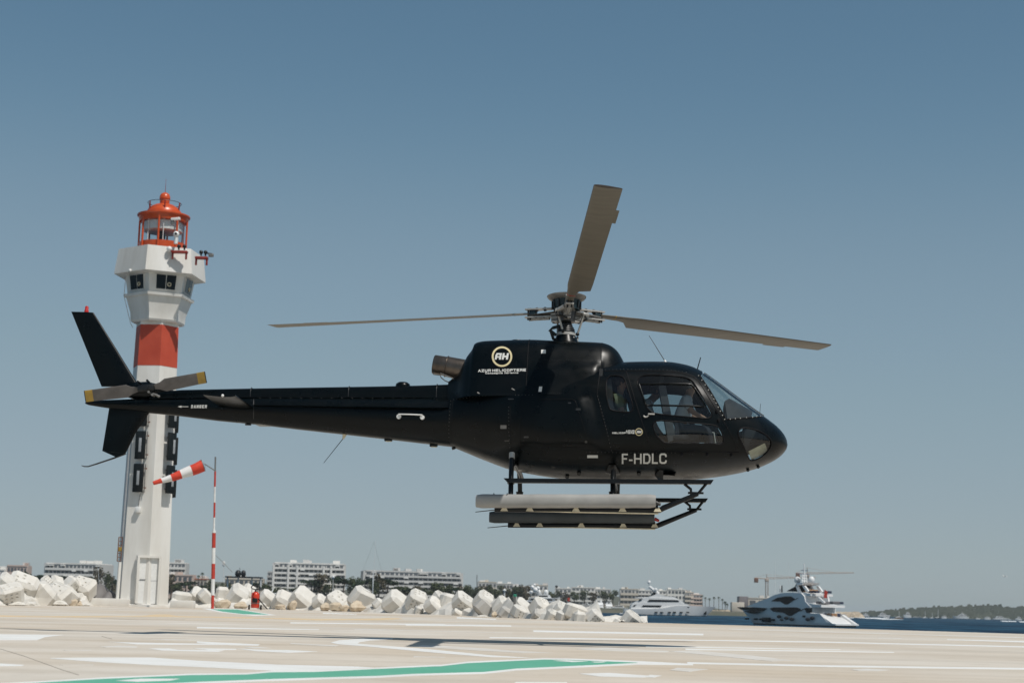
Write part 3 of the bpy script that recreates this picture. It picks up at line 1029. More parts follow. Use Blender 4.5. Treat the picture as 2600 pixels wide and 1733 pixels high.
# ---- aerofoil surfaces
AF = [(0, 0), (.012, .016), (.05, .030), (.15, .044), (.30, .050), (.5, .044), (.75, .024), (1.0, .002)]
def wing(secs, tk):
    mb = MB()
    L = []
    for i, (le, te, *k) in enumerate(secs):
        le, te = Vector(le), Vector(te)
        a = secs[min(i + 1, len(secs) - 1)]
        b = secs[max(i - 1, 0)]
        sp = (Vector(a[0]) + Vector(a[1]) - Vector(b[0]) - Vector(b[1]))
        ch = te - le
        nn = ch.cross(sp).normalized()
        c = ch.length
        f = (k[0] if k else tk) / .10
        r = [le + ch * u + nn * (t * f * c) for u, t in AF] + [le + ch * u - nn * (t * f * c) for u, t in AF[-1:0:-1]]
        L.append(r)
    return mb.loft(L)
wing([(H(354, 981), H(258, 981)), (H(296, 886), H(219.5, 886)), (H(238, 793.5), H(181, 791))], .13).build('upper_fin', M['heli_black'], heli, 50)
wing([(H(384, 1040), H(277, 1036)), (H(345, 1098), H(268, 1092)), (H(319, 1151), H(259.5, 1144))], .12).build('lower_fin', M['heli_black'], heli, 50)
MB().prism([H(319, 1151, -.03), H(295, 1160, -.03), H(259.5, 1144, -.03)], (0, .06, 0)).build('fin_tip', M['heli_black'], heli, 30)
MB().path([H(318, 1151), H(290, 1162), H(245, 1177), H(224, 1183.5), H(214, 1183.5), H(207, 1181)], .012, 8, rs=[.014, .014, .012, .010, .009, .005]).build('tail_skid', M['dark_metal'], heli, 60)
MB().lathe([(.035, 0), (.035, .03), (.028, .04), (.028, .085), (.018, .10), (0, .105)], H(219.5, 793), 12).build('beacon', M['red_lens'], heli, 50)
YS = 1.05
for sg in (-1, 1):
    r_le, r_te = H(645, 1036, -.12), H(556, 1030, -.12)
    r_le.y = r_te.y = .12 * sg
    t_le, t_te = H(598, 1003.5, -YS), H(515, 1001.5, -YS)
    t_le.y = t_te.y = YS * sg
    stab = wing([(r_le, r_te, .12), ((r_le * .45 + t_le * .55), (r_te * .45 + t_te * .55), .12), (t_le, t_te, .11)], .12).build('stabiliser', M['heli_black'], heli, 50)
    pl = H(566, 1006, -YS * sg * -1 if sg < 0 else -YS)
    pl.y = (YS + .02) * sg
    MB().ball(pl + Vector((0, 0, .01)), .022, 8, 6).build('position_light', M['white_plastic'], heli, 60)
# gearbox and tail rotor
g = H(372, 988)
mb = MB()
mb.loft([[Vector((g.x + x, math.sin(a) * w, g.z - .02 + math.cos(a) * h)) for a in [2 * math.pi * k / 14 for k in range(14)]] for x, w, h in ((-.75, .03, .02), (-.5, .06, .06), (-.2, .11, .13), (0, .12, .14), (.2, .10, .10), (.4, .07, .05))])
mb.build('tail_gearbox', M['heli_black'], heli, 60)
TRY = -.36
tc = H(371, 985, TRY)
MB().tube(Vector((tc.x, -.05, tc.z)), Vector((tc.x, TRY - .05, tc.z)), .045, .04, 12).build('tail_rotor_shaft', M['black'], heli, 50)
trh = MB().box(tc, (.26, .07, .10), Matrix.Rotation(D2R(-9), 3, 'Y'), ch=.02).build('tail_rotor_hub', M['black'], heli)
for sg, tip in ((1, H(523, 957, TRY)), (-1, H(215, 1006, TRY))):
    d = (tip - tc)
    Ls = d.length
    d.normalize()
    up = Vector((0, 1, 0)).cross(d).normalized()
    if up.z < 0: up = -up
    tw = Vector((0, -.25, 0))
    def sc(r, c0, c1, tw_=1.0):
        p = tc + d * r
        return (p + up * c0 + tw * c0 * tw_, p - up * c1 - tw * c1 * tw_)
    m1 = wing([sc(.10, .03, .03, .14) if False else sc(.10, .03, .03), sc(.22, .05, .06), sc(.30, .09, .10), sc(Ls - .13, .085, .085)], .10).build('tail_rotor_blade', M['tail_blade'], heli, 50)
    wing([sc(Ls - .13, .086, .086), sc(Ls - .012, .086, .086)], .102).build('blade_tip', M['yellow'], m1, 50)
    wing([sc(Ls - .012, .086, .086), sc(Ls, .084, .084)], .08).build('tip_cap', M['black'], m1, 50)
for dx, dz in ((.05, -.06), (.10, -.10), (.02, .10), (-.10, .08)):
    MB().tube(tc + Vector((dx, .1, dz)), tc + Vector((dx * 1.2, -.06, dz * 1.1)), .014, .018, 8).build('pitch_horn', M['grey_metal'] if dz < 0 else M['black'], trh, 50)
MB().path([tc + Vector((.08, .02, -.08)), tc + Vector((.16, .0, -.1)), tc + Vector((.22, -.0, -.13))], .018, 8).build('pitch_link', M['grey_metal'], trh, 50)

# ---- main rotor
na, nb = math.tan(D2R(.13)), math.tan(D2R(3.9))
rn = Vector((na, nb, 1)).normalized()
CONE = D2R(2.6)
def lw(v): return HRI @ v
HUB = Vector((0, 0, HUBZ))
nL = lw(rn)
mast = MB().tube(H(1437, 870), HUB + nL * .02, .058, .055, 14).build('rotor_mast', M['black'], heli, 50)
# swash plate
sw = H(1437, 846)
sp = MB()
for r0, r1, z0, z1 in ((.14, .14, -.02, .02), (.135, .105, .02, .10), (.10, .08, .10, .17), (.072, .07, .17, .22)):
    sp.tube(sw + nL * z0, sw + nL * z1, r0, r1, 20)
swo = sp.build('swash_plate', M['black'], heli, 40)
MB().tube(sw + nL * -.045, sw + nL * -.005, .150, .150, 22).build('swash_ring', M['light_metal'], swo, 40)
MB().tube(sw + nL * -.16, sw + nL * -.045, .20, .145, 22).build('mast_base', M['heli_black'], swo, 40)
for zz in (.05, .08, .12):
    MB().path(ring(sw + nL * zz, nL, .130 - (zz - .05) * .5), .007, 6, True).build('swash_collar', M['dark_metal'], swo, 60)
for q in ((1456, 866, -.10), (1466, 866, .08)):
    p = H(*q)
    MB().tube(p + Vector((0, 0, -.05)), p + Vector((0, 0, .05)), .015, .015, 8).build('control_rod', M['light_metal'], swo, 50)
    MB().ball(p + Vector((0, 0, .055)), .02, 8, 6).build('rod_end', M['grey_metal'], swo, 60)
MB().path([H(1412, 851, -.1), H(1396, 838, -.12), H(1404, 832, -.1), H(1424, 827, -.05)], .026, 6).build('scissor_arm', M['teal'], swo, 50)
MB().path([H(1398, 838, -.12), H(1405, 860, -.12), H(1414, 864, -.12)], .026, 6).build('scissor_arm', M['black'], swo, 50)
# hub: flared dish on a drum
hubo = MB().tube(HUB + nL * -.16, HUB + nL * .0, .13, .15, 18).build('rotor_hub', M['dark_metal'], heli, 40)
db = HUB + nL * .06
mb = MB()
def rl(prof, n=30):
    return [ring(db + nL * z, nL, r, n) for r, z in prof]
mb.loft(rl([(.185, -.02), (.185, .10), (.21, .125), (.285, .165), (.285, .178), (.20, .17), (.0, .17)]), False)
MB().loft(rl([(.20, .112), (.235, .118), (.275, .142), (.297, .168), (.300, .178), (.28, .181), (0.01, .172)]), True).build('hub_dish', M['grey_metal'], hubo, 35)
MB().loft(rl([(.195, -.03), (.212, .115)]), True).build('hub_drum', M['teal'], hubo, 35)
for k in range(12):
    a = 2 * math.pi * k / 12
    u = nL.cross(Vector((0, 1, 0))).normalized()
    w = nL.cross(u)
    c = db + (u * math.cos(a) + w * math.sin(a)) * .214
    MB().tube(c - nL * .02, c + nL * .108, .014, .014, 6).build('drum_rib', M['black'], hubo, 50)
RAD = 5.345
for base in (150, 30, 270):
    az = D2R(base + 2.3)
    d = Vector((math.cos(az), math.sin(az), 0))
    d = (d - rn * d.dot(rn)).normalized()
    t = -(rn.cross(d)).normalized()                # leading direction, clockwise seen from above
    d, t = lw(d), lw(t)
    s_ = (d * math.cos(CONE) + nL * math.sin(CONE)).normalized()
    upv = nL
    arm = wing([(HUB + d * .10 + t * .13, HUB + d * .10 - t * .13, .25), (HUB + d * .32 + t * .09, HUB + d * .32 - t * .09, .28), (HUB + d * .62 + t * .05, HUB + d * .62 - t * .05, .35)], .25).build('star_arm', M['grey_metal'], hubo, 40)
    for zz in (.052, -.052):
        a0_, b0_ = HUB + s_ * .22 + upv * zz, HUB + s_ * .68 + upv * zz
        MB().prism([a0_ + t * .045, b0_ + t * .06, b0_ - t * .06, a0_ - t * .045], upv * .022 * (1 if zz > 0 else -1)).build('sleeve_plate', M['light_metal'], hubo, 0)
    for zz in (.062, -.062):
        for rr in (.36, .50):
            MB().tube(HUB + s_ * rr + upv * zz - s_ * .012, HUB + s_ * rr + upv * zz + s_ * .012, .034, .034, 10).build('sleeve_band', M['dark_metal'], hubo, 50)
    MB().tube(HUB + s_ * .28 - upv * .085, HUB + s_ * .62 - upv * .085, .026, .026, 10).build('damper', M['light_metal'], hubo, 50)
    MB().box(HUB + s_ * .56, (.10, .09, .085), Matrix((d, t, upv)).transposed(), ch=.01).build('frequency_adapter', M['teal'], hubo)
    for kk in range(4):
        q = HUB + s_ * (.60 + .035 * (kk % 2)) + t * (.03 if kk < 2 else -.03)
        MB().tube(q - upv * .105, q + upv * .082, .013, .013, 8).build('blade_bolt', M['black'], hubo, 50)
    for kk in range(5):
        q = HUB + s_ * (.13 + .0 * kk) - upv * (.03 + kk * .027)
        MB().box(q + d * .05, (.11, .13 - kk * .008, .021), Matrix((d, t, upv)).transposed(), ch=.004).build('bearing_plate', M['grey_metal' if kk % 2 else 'light_metal'], hubo)
    MB().path([HUB + d * .22 + t * .16 - upv * .03, HUB + d * .26 + t * .17 - upv * .11, HUB + d * .22 - upv * .14], .018, 6).build('hub_hose', M['black'], hubo, 50)
    pl0 = HUB + d * .22 + t * .16 - upv * .03
    pl1 = sw + d * .17 + t * .06
    MB().tube(pl0, pl1, .016, .016, 8).build('pitch_link', M['light_metal'], hubo, 50)
    MB().ball(pl0, .032, 8, 6).build('link_end', M['light_metal'], hubo, 60)
    MB().ball(pl1, .030, 8, 6).build('link_end', M['black'], hubo, 60)
    MB().tube(pl0, HUB + d * .36 + t * .04, .026, .04, 8).build('pitch_horn', M['light_metal'], hubo, 50)
    def bs(r, cl, ct, tk):
        p = HUB + s_ * r
        th = D2R(17 - 11 * min(1, r / RAD))
        ta = (t * math.cos(th) + upv * math.sin(th))
        return (p + ta * cl, p - ta * ct, tk)
    blade = wing([bs(.62, .055, .055, .30), bs(.80, .062, .062, .30), bs(1.02, .07, .072, .26), bs(1.14, .075, .10, .20), bs(1.30, .088, .255, .11), bs(1.6, .0875, .2625, .11), bs(2.6, .0875, .2625, .105), bs(3.8, .0875, .2625, .10), bs(RAD, .0875, .2625, .095)], .1).build('rotor_blade', M['blade'], heli, 50)
    wing([bs(1.35, .090, -.055, .32), bs(3.0, .090, -.055, .31), bs(RAD - .004, .0900, -.055, .30)], .3).build('leading_edge_strip', M['blade_edge'], blade, 50)
    wing([bs(4.15, -.255, .305, .012), bs(4.62, -.255, .305, .012)], .02).build('trim_tab', M['blade'], blade, 30)
    wing([bs(.88, .068, .068, .30), bs(.90, .068, .068, .30)], .3).build('root_stripe', M['yellow'] if base == 30 else (M['red_lens'] if base == 270 else M['teal']), blade, 30)
    wing([bs(RAD, .087, .262, .09), bs(RAD + .02, .06, .25, .06)], .09).build('blade_tip_cap', M['blade_edge'], blade, 30)

# ---- landing gear
for sg in (-1, 1):
    Y = 1.12 * sg
    if sg < 0:
        rl0, rl1 = H(1279, 1219.5, Y), H(1808, 1223.5, Y)
        sk0, sk1 = H(1256, 1292, Y), H(1676, 1294, Y)
        b0, b1, b2 = H(1684, 1289, Y), H(1772, 1253, Y), H(1795, 1225, Y)
        f0, f1 = H(1209, 1271.5, Y - .06), H(1665, 1271.5, Y - .06)
        fr, fm = .098, M['float_grey']
        wire = (H(1262, 1293, Y), H(1207, 1299, Y))
    else:
        rl0, rl1 = H(1310, 1267, Y), H(1794, 1270, Y)
        sk0, sk1 = H(1290, 1332, Y), H(1668, 1334, Y)
        b0, b1, b2 = H(1678, 1330, Y), H(1768, 1294, Y), H(1786, 1271, Y)
        f0, f1 = H(1243, 1312, Y - .05), H(1662, 1313, Y - .05)
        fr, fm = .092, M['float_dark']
        wire = (H(1290, 1334, Y), H(1238, 1339, Y))
    skid = MB().path([sk0, sk0 * .5 + sk1 * .5, sk1, b0, b0 * .5 + b1 * .5, b1], .042, 10, rs=[.042, .042, .042, .042, .036, .032]).build('skid', M['gear_black'], heli, 50)
    MB().box((sk0 + sk1) / 2 - Vector((0, 0, .035)), ((sk1 - sk0).length * .98, .05, .016), ch=.004).build('skid_bounce_strip', M['paper'], skid)  # ground light on the skid's underside, put in as a pale strip
    step = MB()
    step.prism([rl0 + Vector((0, -.05, .03)), rl1 + Vector((.02, -.05, .03)), rl1 + Vector((-.02, -.05, -.03)), rl0 + Vector((.06, -.05, -.03))], (0, .10, 0))
    so_ = step.build('step_rail', M['gear_black'], heli, 0)
    MB().path([b1, b2], .022, 6).build('rail_strut', M['gear_black'], so_, 50)
    q0 = b1 + Vector((-.09, 0, -.035))
    MB().path([q0, q0 + Vector((-.01, 0, .10)), q0 + Vector((-.10, 0, .17))], .022, 6).build('rail_strut', M['gear_black'], so_, 50)
    MB().box(b1 + Vector((-.03, 0, .012)), (.22, .03, .03), ch=.006).build('rail_strut', M['gear_black'], so_)
    # float bag pack: long rounded bag with creases
    ln = (f1 - f0).length
    secs = []
    for i in range(33):
        u = i / 32
        e = min(u, 1 - u) * ln
        rr = fr * min(1, .86 + e * 1.6) * (1 + .015 * math.sin(u * 41) + .012 * math.sin(u * 17 + 1))
        c = f0 + (f1 - f0) * u
        secs.append([c + Vector((0, math.copysign(abs(math.sin(a)) ** .8, math.sin(a)) * rr, math.copysign(abs(math.cos(a)) ** .8, math.cos(a)) * rr)) for a in [2 * math.pi * k / 20 for k in range(20)]])
    fl = MB().loft(secs).build('float_bag', fm, heli, 55)
    MB().path([f0 + Vector((.05, -fr * .62, fr * .72)), f1 + Vector((-.03, -fr * .62, fr * .72))], .006, 6).build('bag_seam', M['light_metal'] if sg < 0 else M['black'], fl, 50)
    for u in (.10, .175):
        c = f0 + (f1 - f0) * u
        MB().box(c + Vector((0, -.03, fr * .98)), (.008, .10, .02)).build('bag_strap', M['black'], fl)
    mb = MB()
    mb.box((sk0 + sk1) / 2 + Vector((.02, -.01, .055)), ((sk1 - sk0).length * .96, .09, .05), ch=.01)
    mb.build('float_girt', M['gear_black'], fl)
    for u in (.06, .215, .495, .775, .985):
        c = sk0 + (sk1 - sk0) * u
        MB().prism([c + Vector((-.055, -.052, -.03)), c + Vector((.055, -.052, -.03)), c + Vector((.018, -.052, .035)), c + Vector((-.018, -.052, .035))], (0, .01, 0)).build('girt_bracket', M['paper'], fl, 0)
    MB().tube(f1 + Vector((.0, 0, -.02)), f1 + Vector((.07, 0, -.05)), .03, .02, 8).build('inflation_valve', M['red_lens'] if sg > 0 else M['dark_metal'], fl, 50)
    MB().tube(wire[0], wire[1], .008, .006, 6).build('skid_spring', M['dark_metal'], skid, 50)
    if sg < 0:
        cr = [(H(1300, 1150, -.86), H(1299.5, 1165, -.90), H(1298, 1200, -1.02), H(1296, 1288, Y)), (H(1557, 1196, -.80), H(1557, 1205, -.9), H(1556, 1228, -1.05), H(1556, 1289, Y))]
    else:
        cr = [(H(1319, 1176, .86), H(1318, 1190, .90), H(1320, 1230, 1.02), H(1322, 1330, Y)), (H(1569, 1206, .80), H(1569, 1215, .9), H(1568, 1240, 1.05), H(1565, 1330, Y))]
    for i, pts in enumerate(cr):
        ct = MB().path(pts, .036, 10).build('cross_tube', M['gear_black'], heli, 50)
        MB().tube(pts[2] + Vector((0, 0, -.11)), pts[2] + Vector((0, 0, -.16)), .06, .05, 10).build('tube_clamp', M['gear_black'], ct, 50)
        MB().tube(pts[3] + Vector((0, 0, -.02)), pts[3] + Vector((0, 0, .12)), .055, .042, 10).build('skid_saddle', M['gear_black'], ct, 50)
        if i == 0:
            MB().tube(pts[0], pts[1] + (pts[1] - pts[0]) * -.1, .042, .042, 10).build('tube_sleeve', M['light_metal'], ct, 50)
for px in (1308, 1562):
    a_, b_ = H(px - 6, 1178 if px < 1400 else 1206, -.85), H(px - 6, 1178 if px < 1400 else 1206, -.85)
    b_.y = .85
    m_ = (a_ + b_) / 2 + Vector((0, 0, .03))
    MB().path([a_, a_ * .6 + m_ * .4 + Vector((0, 0, .03)), b_ * .6 + m_ * .4 + Vector((0, 0, .03)), b_], .036, 8).build('cross_tube', M['gear_black'], heli, 50)
c = onbody(1556, 1193)
MB().prism([onbody(1538, 1200, off=.05), onbody(1546, 1180, off=.03), onbody(1562, 1180, off=.03), onbody(1574, 1203, off=.05), onbody(1556, 1205, off=.09)], (0, .2, 0)).build('tube_fairing', M['black'], heli, 20)
MB().prism([H(1663, 1207, -.5), H(1674, 1192, -.55), H(1684, 1193, -.55), H(1684, 1217, -.5), H(1672, 1217, -.5)], (0, .08, .0)).build('cable_cutter', M['black'], heli, 20)
for p in ((1622, 1204), (1405, 1185), (1353, 1183), (1470, 1203), (1440, 1211)):
    q = onbody(*p, off=.004)
    MB().tube(q + Vector((0, .03, .03)), q, .03, .03, 10).build('belly_port', M['black'], heli, 50)
MB().lathe([(.16, -.012), (.14, 0), (.0, 0)], H(1690, 1207, -.35), 20).build('belly_lamp', M['black'], heli, 50)
for p in ((1925, 1185), (1899, 1193)):
    MB().ball(onbody(*p, off=.01), .025, 8, 6).build('nose_drain', M['black'], heli, 60)
MB().tube(H(1153, 1140), H(1151, 1134), .03, .03, 8).build('drain_pipe', M['black'], heli, 50)
# roof antennas
a0 = H(1691, 922)
MB().tube(a0 - Vector((0, 0, .02)), a0 + Vector((-.02, 0, .05)), .04, .012, 10).build('antenna_base', M['white_plastic'], heli, 50)
MB().tube(a0 + Vector((-.02, 0, .04)), H(1648, 851.5), .007, .004, 6).build('whip_antenna', M['dark_metal'], heli, 50)
MB().tube(H(1770, 939), H(1779, 907), .010, .008, 6).build('blade_antenna', M['black'], heli, 50)
MB().tube(H(1929, 1052), H(1931, 1024), .004, .003, 5).build('yaw_string', M['dark_metal'], heli, 50)
# ---- lettering
GL = {
 'A': [[(0, 0), (.5, 1), (1, 0)], [(.22, .36), (.78, .36)]], 'Z': [[(0, 1), (1, 1), (0, 0), (1, 0)]], 'U': [[(0, 1), (0, .2), (.2, 0), (.8, 0), (1, .2), (1, 1)]],
 'R': [[(0, 0), (0, 1), (.8, 1), (1, .85), (1, .6), (.8, .45), (0, .45)], [(.55, .45), (1, 0)]], 'H': [[(0, 0), (0, 1)], [(1, 0), (1, 1)], [(0, .5), (1, .5)]],
 'E': [[(1, 1), (0, 1), (0, 0), (1, 0)], [(0, .5), (.85, .5)]], 'L': [[(0, 1), (0, 0), (1, 0)]], 'I': [[(.5, 0), (.5, 1)]],
 'C': [[(1, .78), (.92, .93), (.72, 1), (.3, 1), (.08, .92), (0, .75), (0, .25), (.08, .08), (.3, 0), (.72, 0), (.92, .07), (1, .22)]],
 'O': [[(.2, 0), (.8, 0), (1, .2), (1, .8), (.8, 1), (.2, 1), (0, .8), (0, .2), (.2, 0)]], 'P': [[(0, 0), (0, 1), (.8, 1), (1, .85), (1, .6), (.8, .45), (0, .45)]],
 'T': [[(.5, 0), (.5, 1)], [(0, 1), (1, 1)]], 'D': [[(0, 0), (0, 1), (.62, 1), (.9, .88), (1, .65), (1, .35), (.9, .12), (.62, 0), (0, 0)]],
 'N': [[(0, 0), (0, 1), (1, 0), (1, 1)]], 'G': [[(1, .78), (.9, .95), (.7, 1), (.3, 1), (.08, .9), (0, .7), (0, .3), (.1, .08), (.3, 0), (.75, 0), (1, .15), (1, .45), (.55, .45)]],
 'F': [[(0, 0), (0, 1), (1, 1)], [(0, .5), (.82, .5)]], '-': [[(0, .34), (1, .34)]],
 'c': [[(1, .5), (.2, .5), (0, .4), (0, .1), (.2, 0), (1, 0)]], 'o': [[(0, 0), (1, 0), (1, .5), (0, .5), (0, 0)]], 'm': [[(0, 0), (0, .5), (1, .5), (1, 0)], [(.5, 0), (.5, .5)]],
 'p': [[(0, -.25), (0, .5), (1, .5), (1, 0), (0, 0)]], 'a': [[(0, .5), (1, .5), (1, 0), (0, 0), (0, .25), (1, .25)]], 'g': [[(1, 0), (0, 0), (0, .5), (1, .5), (1, -.25), (0, -.25)]],
 'n': [[(0, 0), (0, .5), (.8, .5), (1, .4), (1, 0)]], 'i': [[(.5, 0), (.5, .5)], [(.5, .7), (.5, .82)]], 'e': [[(1, 0), (0, 0), (0, .5), (1, .5), (1, .25), (0, .25)]],
 'r': [[(0, 0), (0, .5), (.9, .5)]], 'q': [[(1, 0), (0, 0), (0, .5), (1, .5), (1, .25), (0, .25)], [(.4, .65), (.8, .85)]]}
def strokes(ch, x0, x1, y0, y1, sw, fn, shear=0.0, off=.005):
    """one letter between px x0..x1 and baseline y0 / cap line y1 (px), stroke sw px"""
    mb = MB()
    hw = sw / 2
    for line in GL[ch]:
        P = [(x0 + hw + u * (x1 - x0 - sw), y0 - hw + (y1 - y0 + sw) * v) for u, v in line]
        P = [(x + shear * (y0 - y), y) for x, y in P]
        for i, (a, b) in enumerate(zip(P, P[1:])):
            dx, dy = b[0] - a[0], b[1] - a[1]
            l = math.hypot(dx, dy) or 1
            dx, dy = dx / l * hw, dy / l * hw
            q = [(a[0] - dx - dy, a[1] - dy + dx), (b[0] + dx - dy, b[1] + dy + dx), (b[0] + dx + dy, b[1] + dy - dx), (a[0] - dx + dy, a[1] - dy - dx)]
            k = max(1, int(l / 3))
            V = []
            for j in range(k + 1):
                t = j / k
                V += [fn(q[0][0] + (q[1][0] - q[0][0]) * t, q[0][1] + (q[1][1] - q[0][1]) * t, off=off + .0003 * i), fn(q[3][0] + (q[2][0] - q[3][0]) * t, q[3][1] + (q[2][1] - q[3][1]) * t, off=off + .0003 * i)]
            mb.add(V, [(2 * j, 2 * j + 1, 2 * j + 3, 2 * j + 2) for j in range(k)])
    return mb
def word(txt, spans, y0, y1, sw, fn, m, parent, shear=0.0, slope=0.0):
    for ch, (a, b) in zip(txt, spans):
        dy = slope * (a - spans[0][0])
        strokes(ch, a, b, y0 + dy, y1 + dy, sw, fn, shear).build('letter', m, parent, 0)
def even(txt, x0, x1, gap=.28, wd={}):
    ws_ = [wd.get(c, 1.0) for c in txt]
    tot = sum(ws_) + gap * (len(txt) - 1)
    u = (x1 - x0) / tot
    out, x = [], x0
    for w in ws_:
        out.append((x, x + w * u)); x += (w + gap) * u
    return out
def k8(x): return 1500 + x / 8.25
reg = link('registration', None, heli)
word('F-HDLC', [(k8(650), k8(776)), (k8(802), k8(874)), (k8(906), k8(1066)), (k8(1098), k8(1252)), (k8(1280), k8(1404)), (k8(1436), k8(1592))], 1177.3, 1151, 4.1, onbody, M['white_mark'], reg, 0.0, -.006)
logo = link('company_logo', None, heli)
def ringmark(px, py, ro, ri, fn, m, parent):
    V = []
    n = 40
    for r in (ro, ri):
        V += [fn(px + r * math.cos(2 * math.pi * k / n), py + r * math.sin(2 * math.pi * k / n), off=.005) for k in range(n)]
    MB().add(V, [(k, (k + 1) % n, n + (k + 1) % n, n + k) for k in range(n)]).build('logo_ring', m, parent, 0)
ringmark(1274.6, 905, 26, 21.3, oncowl, M['gold_mark'], logo)
def ahmark(x0, x1, y0, y1, fn, parent, sw):
    h = y0 - y1
    mid_ = (x0 + x1) / 2
    sh = .18
    for nm, poly in (('A', [[(x0, y0), (x0, y0 - h * .75), (x0 + sw, y1), (mid_ - 1.2, y1), (mid_ - 1.2, y0)], ]), ('H', None)):
        pass
    A = MB()
    def quad(mb, a, b, c, d):
        q = [(a, c), (b, c), (b, d), (a, d)]
        mb.add([fn(x + sh * (y0 - y), y, off=.005) for x, y in q], [(0, 1, 2, 3)])
    m0, m1 = mid_ - h * .06, mid_ + h * .06
    quad(A, x0, x0 + sw, y0, y1 + sw * .7)
    quad(A, x0 + sw * .3, m0, y1 + sw * .8, y1)
    quad(A, m0 - sw, m0, y0, y1 + sw * .8)
    quad(A, x0 + sw, m0 - sw, y0 - h * .30, y0 - h * .52)
    A.build('letter', M['white_mark'], parent, 0)
    B = MB()
    quad(B, m1, m1 + sw, y0, y1)
    quad(B, x1 - sw, x1, y0, y1)
    quad(B, m1 + sw, x1 - sw, y0 - h * .34, y0 - h * .62)
    B.build('letter', M['white_mark'], parent, 0)
ahmark(1256, 1289.5, 912.5, 896, oncowl, logo, 5.2)
word('AZURHELICOPTERE', even('AZUR', 1214, 1246.5, .2) + even('HELICOPTERE', 1250, 1335.5, .2, {'I': .3}), 944.3, 937.4, 1.75, oncowl, M['white_mark'], logo, 0, -.018)
word('CompagnieAqrienne', even('Compagnie', 1232.5, 1276.5, .28, {'i': .3, 'm': 1.2, 'C': 1.1}) + even('Aqrienne', 1280.5, 1316, .28, {'i': .3}), 949.2, 944.4, 1.15, oncowl, M['white_mark'], logo, 0, -.018)
logo2 = link('door_logo', None, heli)
ringmark(1622.4, 1096, 9.6, 7.9, onbody, M['gold_mark'], logo2)
ahmark(1616.2, 1628, 1099.2, 1092.6, onbody, logo2, 2.0)
word('AZUR', even('AZUR', 1589, 1611, .2), 1095.6, 1091.2, 1.2, onbody, M['white_mark'], logo2)
word('HELICOPTERE', even('HELICOPTERE', 1554.5, 1611, .2, {'I': .3}), 1100.6, 1096.4, 1.2, onbody, M['white_mark'], logo2)
dang = link('danger_marking', None, heli)
word('DANGER', even('DANGER', 485, 525, .35), 1035.8, 1027.6, 1.7, onboom, M['white_mark'], dang, .12)
ar = MB()
ar.add([onboom(*p, off=.005) for p in ((461, 1031.2), (478.5, 1031.2), (478.5, 1032.6), (461, 1032.6))], [(0, 1, 2, 3)])
ar.add([onboom(*p, off=.005) for p in ((451.5, 1031.9), (461, 1029.2), (461, 1034.6))], [(0, 1, 2)])
ar.build('arrow', M['white_mark'], dang, 0)
# ---- cabin interior
def hbox(px0, py0, px1, py1, y0, y1, name, m, ch=.02, parent=heli):
    ym = (y0 + y1) / 2
    a, b = H(px0, py1, ym), H(px1, py0, ym)
    return MB().box(((a.x + b.x) / 2, ym, (a.z + b.z) / 2), (abs(b.x - a.x), abs(y1 - y0), abs(b.z - a.z)), ch=ch).build(name, m, parent)
hbox(1535, 1160, 1800, 1166, -.62, .62, 'cabin_floor', M['interior'], 0)
hbox(1522, 960, 1534, 1168, -.76, .76, 'rear_bulkhead', M['interior'], 0)
for yy in (-.42, .42):
    st = MB()
    a, b, c, d = H(1672, 985, yy), H(1690, 985, yy), H(1716, 1120, yy), H(1697, 1128, yy)
    st.prism([Vector((p.x, yy - .22, p.z)) for p in (a, b, c, d)], (0, .44, 0))
    so_ = st.build('front_seat', M['seat_grey'] if yy < 0 else M['seat'], heli, 20)
    e, f = H(1705, 1112, yy), H(1775, 1104, yy)
    MB().box(((e.x + f.x) / 2, yy, (e.z + f.z) / 2 - .05), (abs(f.x - e.x), .45, .10), ch=.03).build('seat_cushion', M['seat'], so_)
    hh = H(1679, 968, yy)
    MB().box(hh, (.07, .25, .16), ch=.03).build('headrest', M['seat'], so_)
bs_ = MB()
p0, p1, p2, p3 = H(1541, 985, 0), H(1555, 985, 0), H(1568, 1112, 0), H(1545, 1116, 0)
bs_.prism([Vector((p.x, -.72, p.z)) for p in (p0, p1, p2, p3)], (0, 1.44, 0))
rb = bs_.build('rear_bench', M['seat'], heli, 20)
e, f = H(1560, 1108, 0), H(1630, 1100, 0)
MB().box(((e.x + f.x) / 2, 0, (e.z + f.z) / 2 - .05), (abs(f.x - e.x), 1.44, .11), ch=.03).build('bench_cushion', M['seat'], rb)
da = [H(1838, 1026, 0), H(1850, 1020, 0), H(1908, 1052, 0), H(1905, 1066, 0), H(1845, 1072, 0)]
ip = MB().prism([Vector((p.x, -.30, p.z)) for p in da], (0, .60, 0)).build('instrument_panel', M['seat_grey'], heli, 25)
hbox(1845, 1070, 1862, 1160, -.18, .18, 'console_pedestal', M['interior'], .02, ip)
for k, yy in enumerate((-.2, -.07, .07, .2)):
    q = H(1838.5, 1034 + (k % 2) * 4, yy)
    MB().tube(Vector((q.x - .004, yy, q.z - .04)), Vector((q.x - .014, yy, q.z - .04)), .04, .04, 14).build('gauge', M['black'], ip, 40)
MB().path([H(1772, 1128, -.40), H(1778, 1092, -.40), H(1788, 1072, -.42), H(1792, 1064, -.42)], .016, 8).build('cyclic_stick', M['dark_metal'], heli, 50)
for q in ((1812, 1110, -.35), (1817, 1112, .1)):
    MB().path([H(q[0] - 20, q[1] - 14, q[2]), H(q[0], q[1] - 12, q[2]), H(q[0] + 6, q[1] + 26, q[2])], .014, 8).build('pedal_bar', M['light_metal'], heli, 50)
ch_ = [onbody(*z5(*p), off=-.03) for p in ((1572, 1150), (1735, 1068), (1768, 1160), (1605, 1240))]
MB().prism([p + Vector((0, .03, 0)) for p in ch_], (0, .012, 0)).build('paper_sheet', M['paper'], heli, 0)
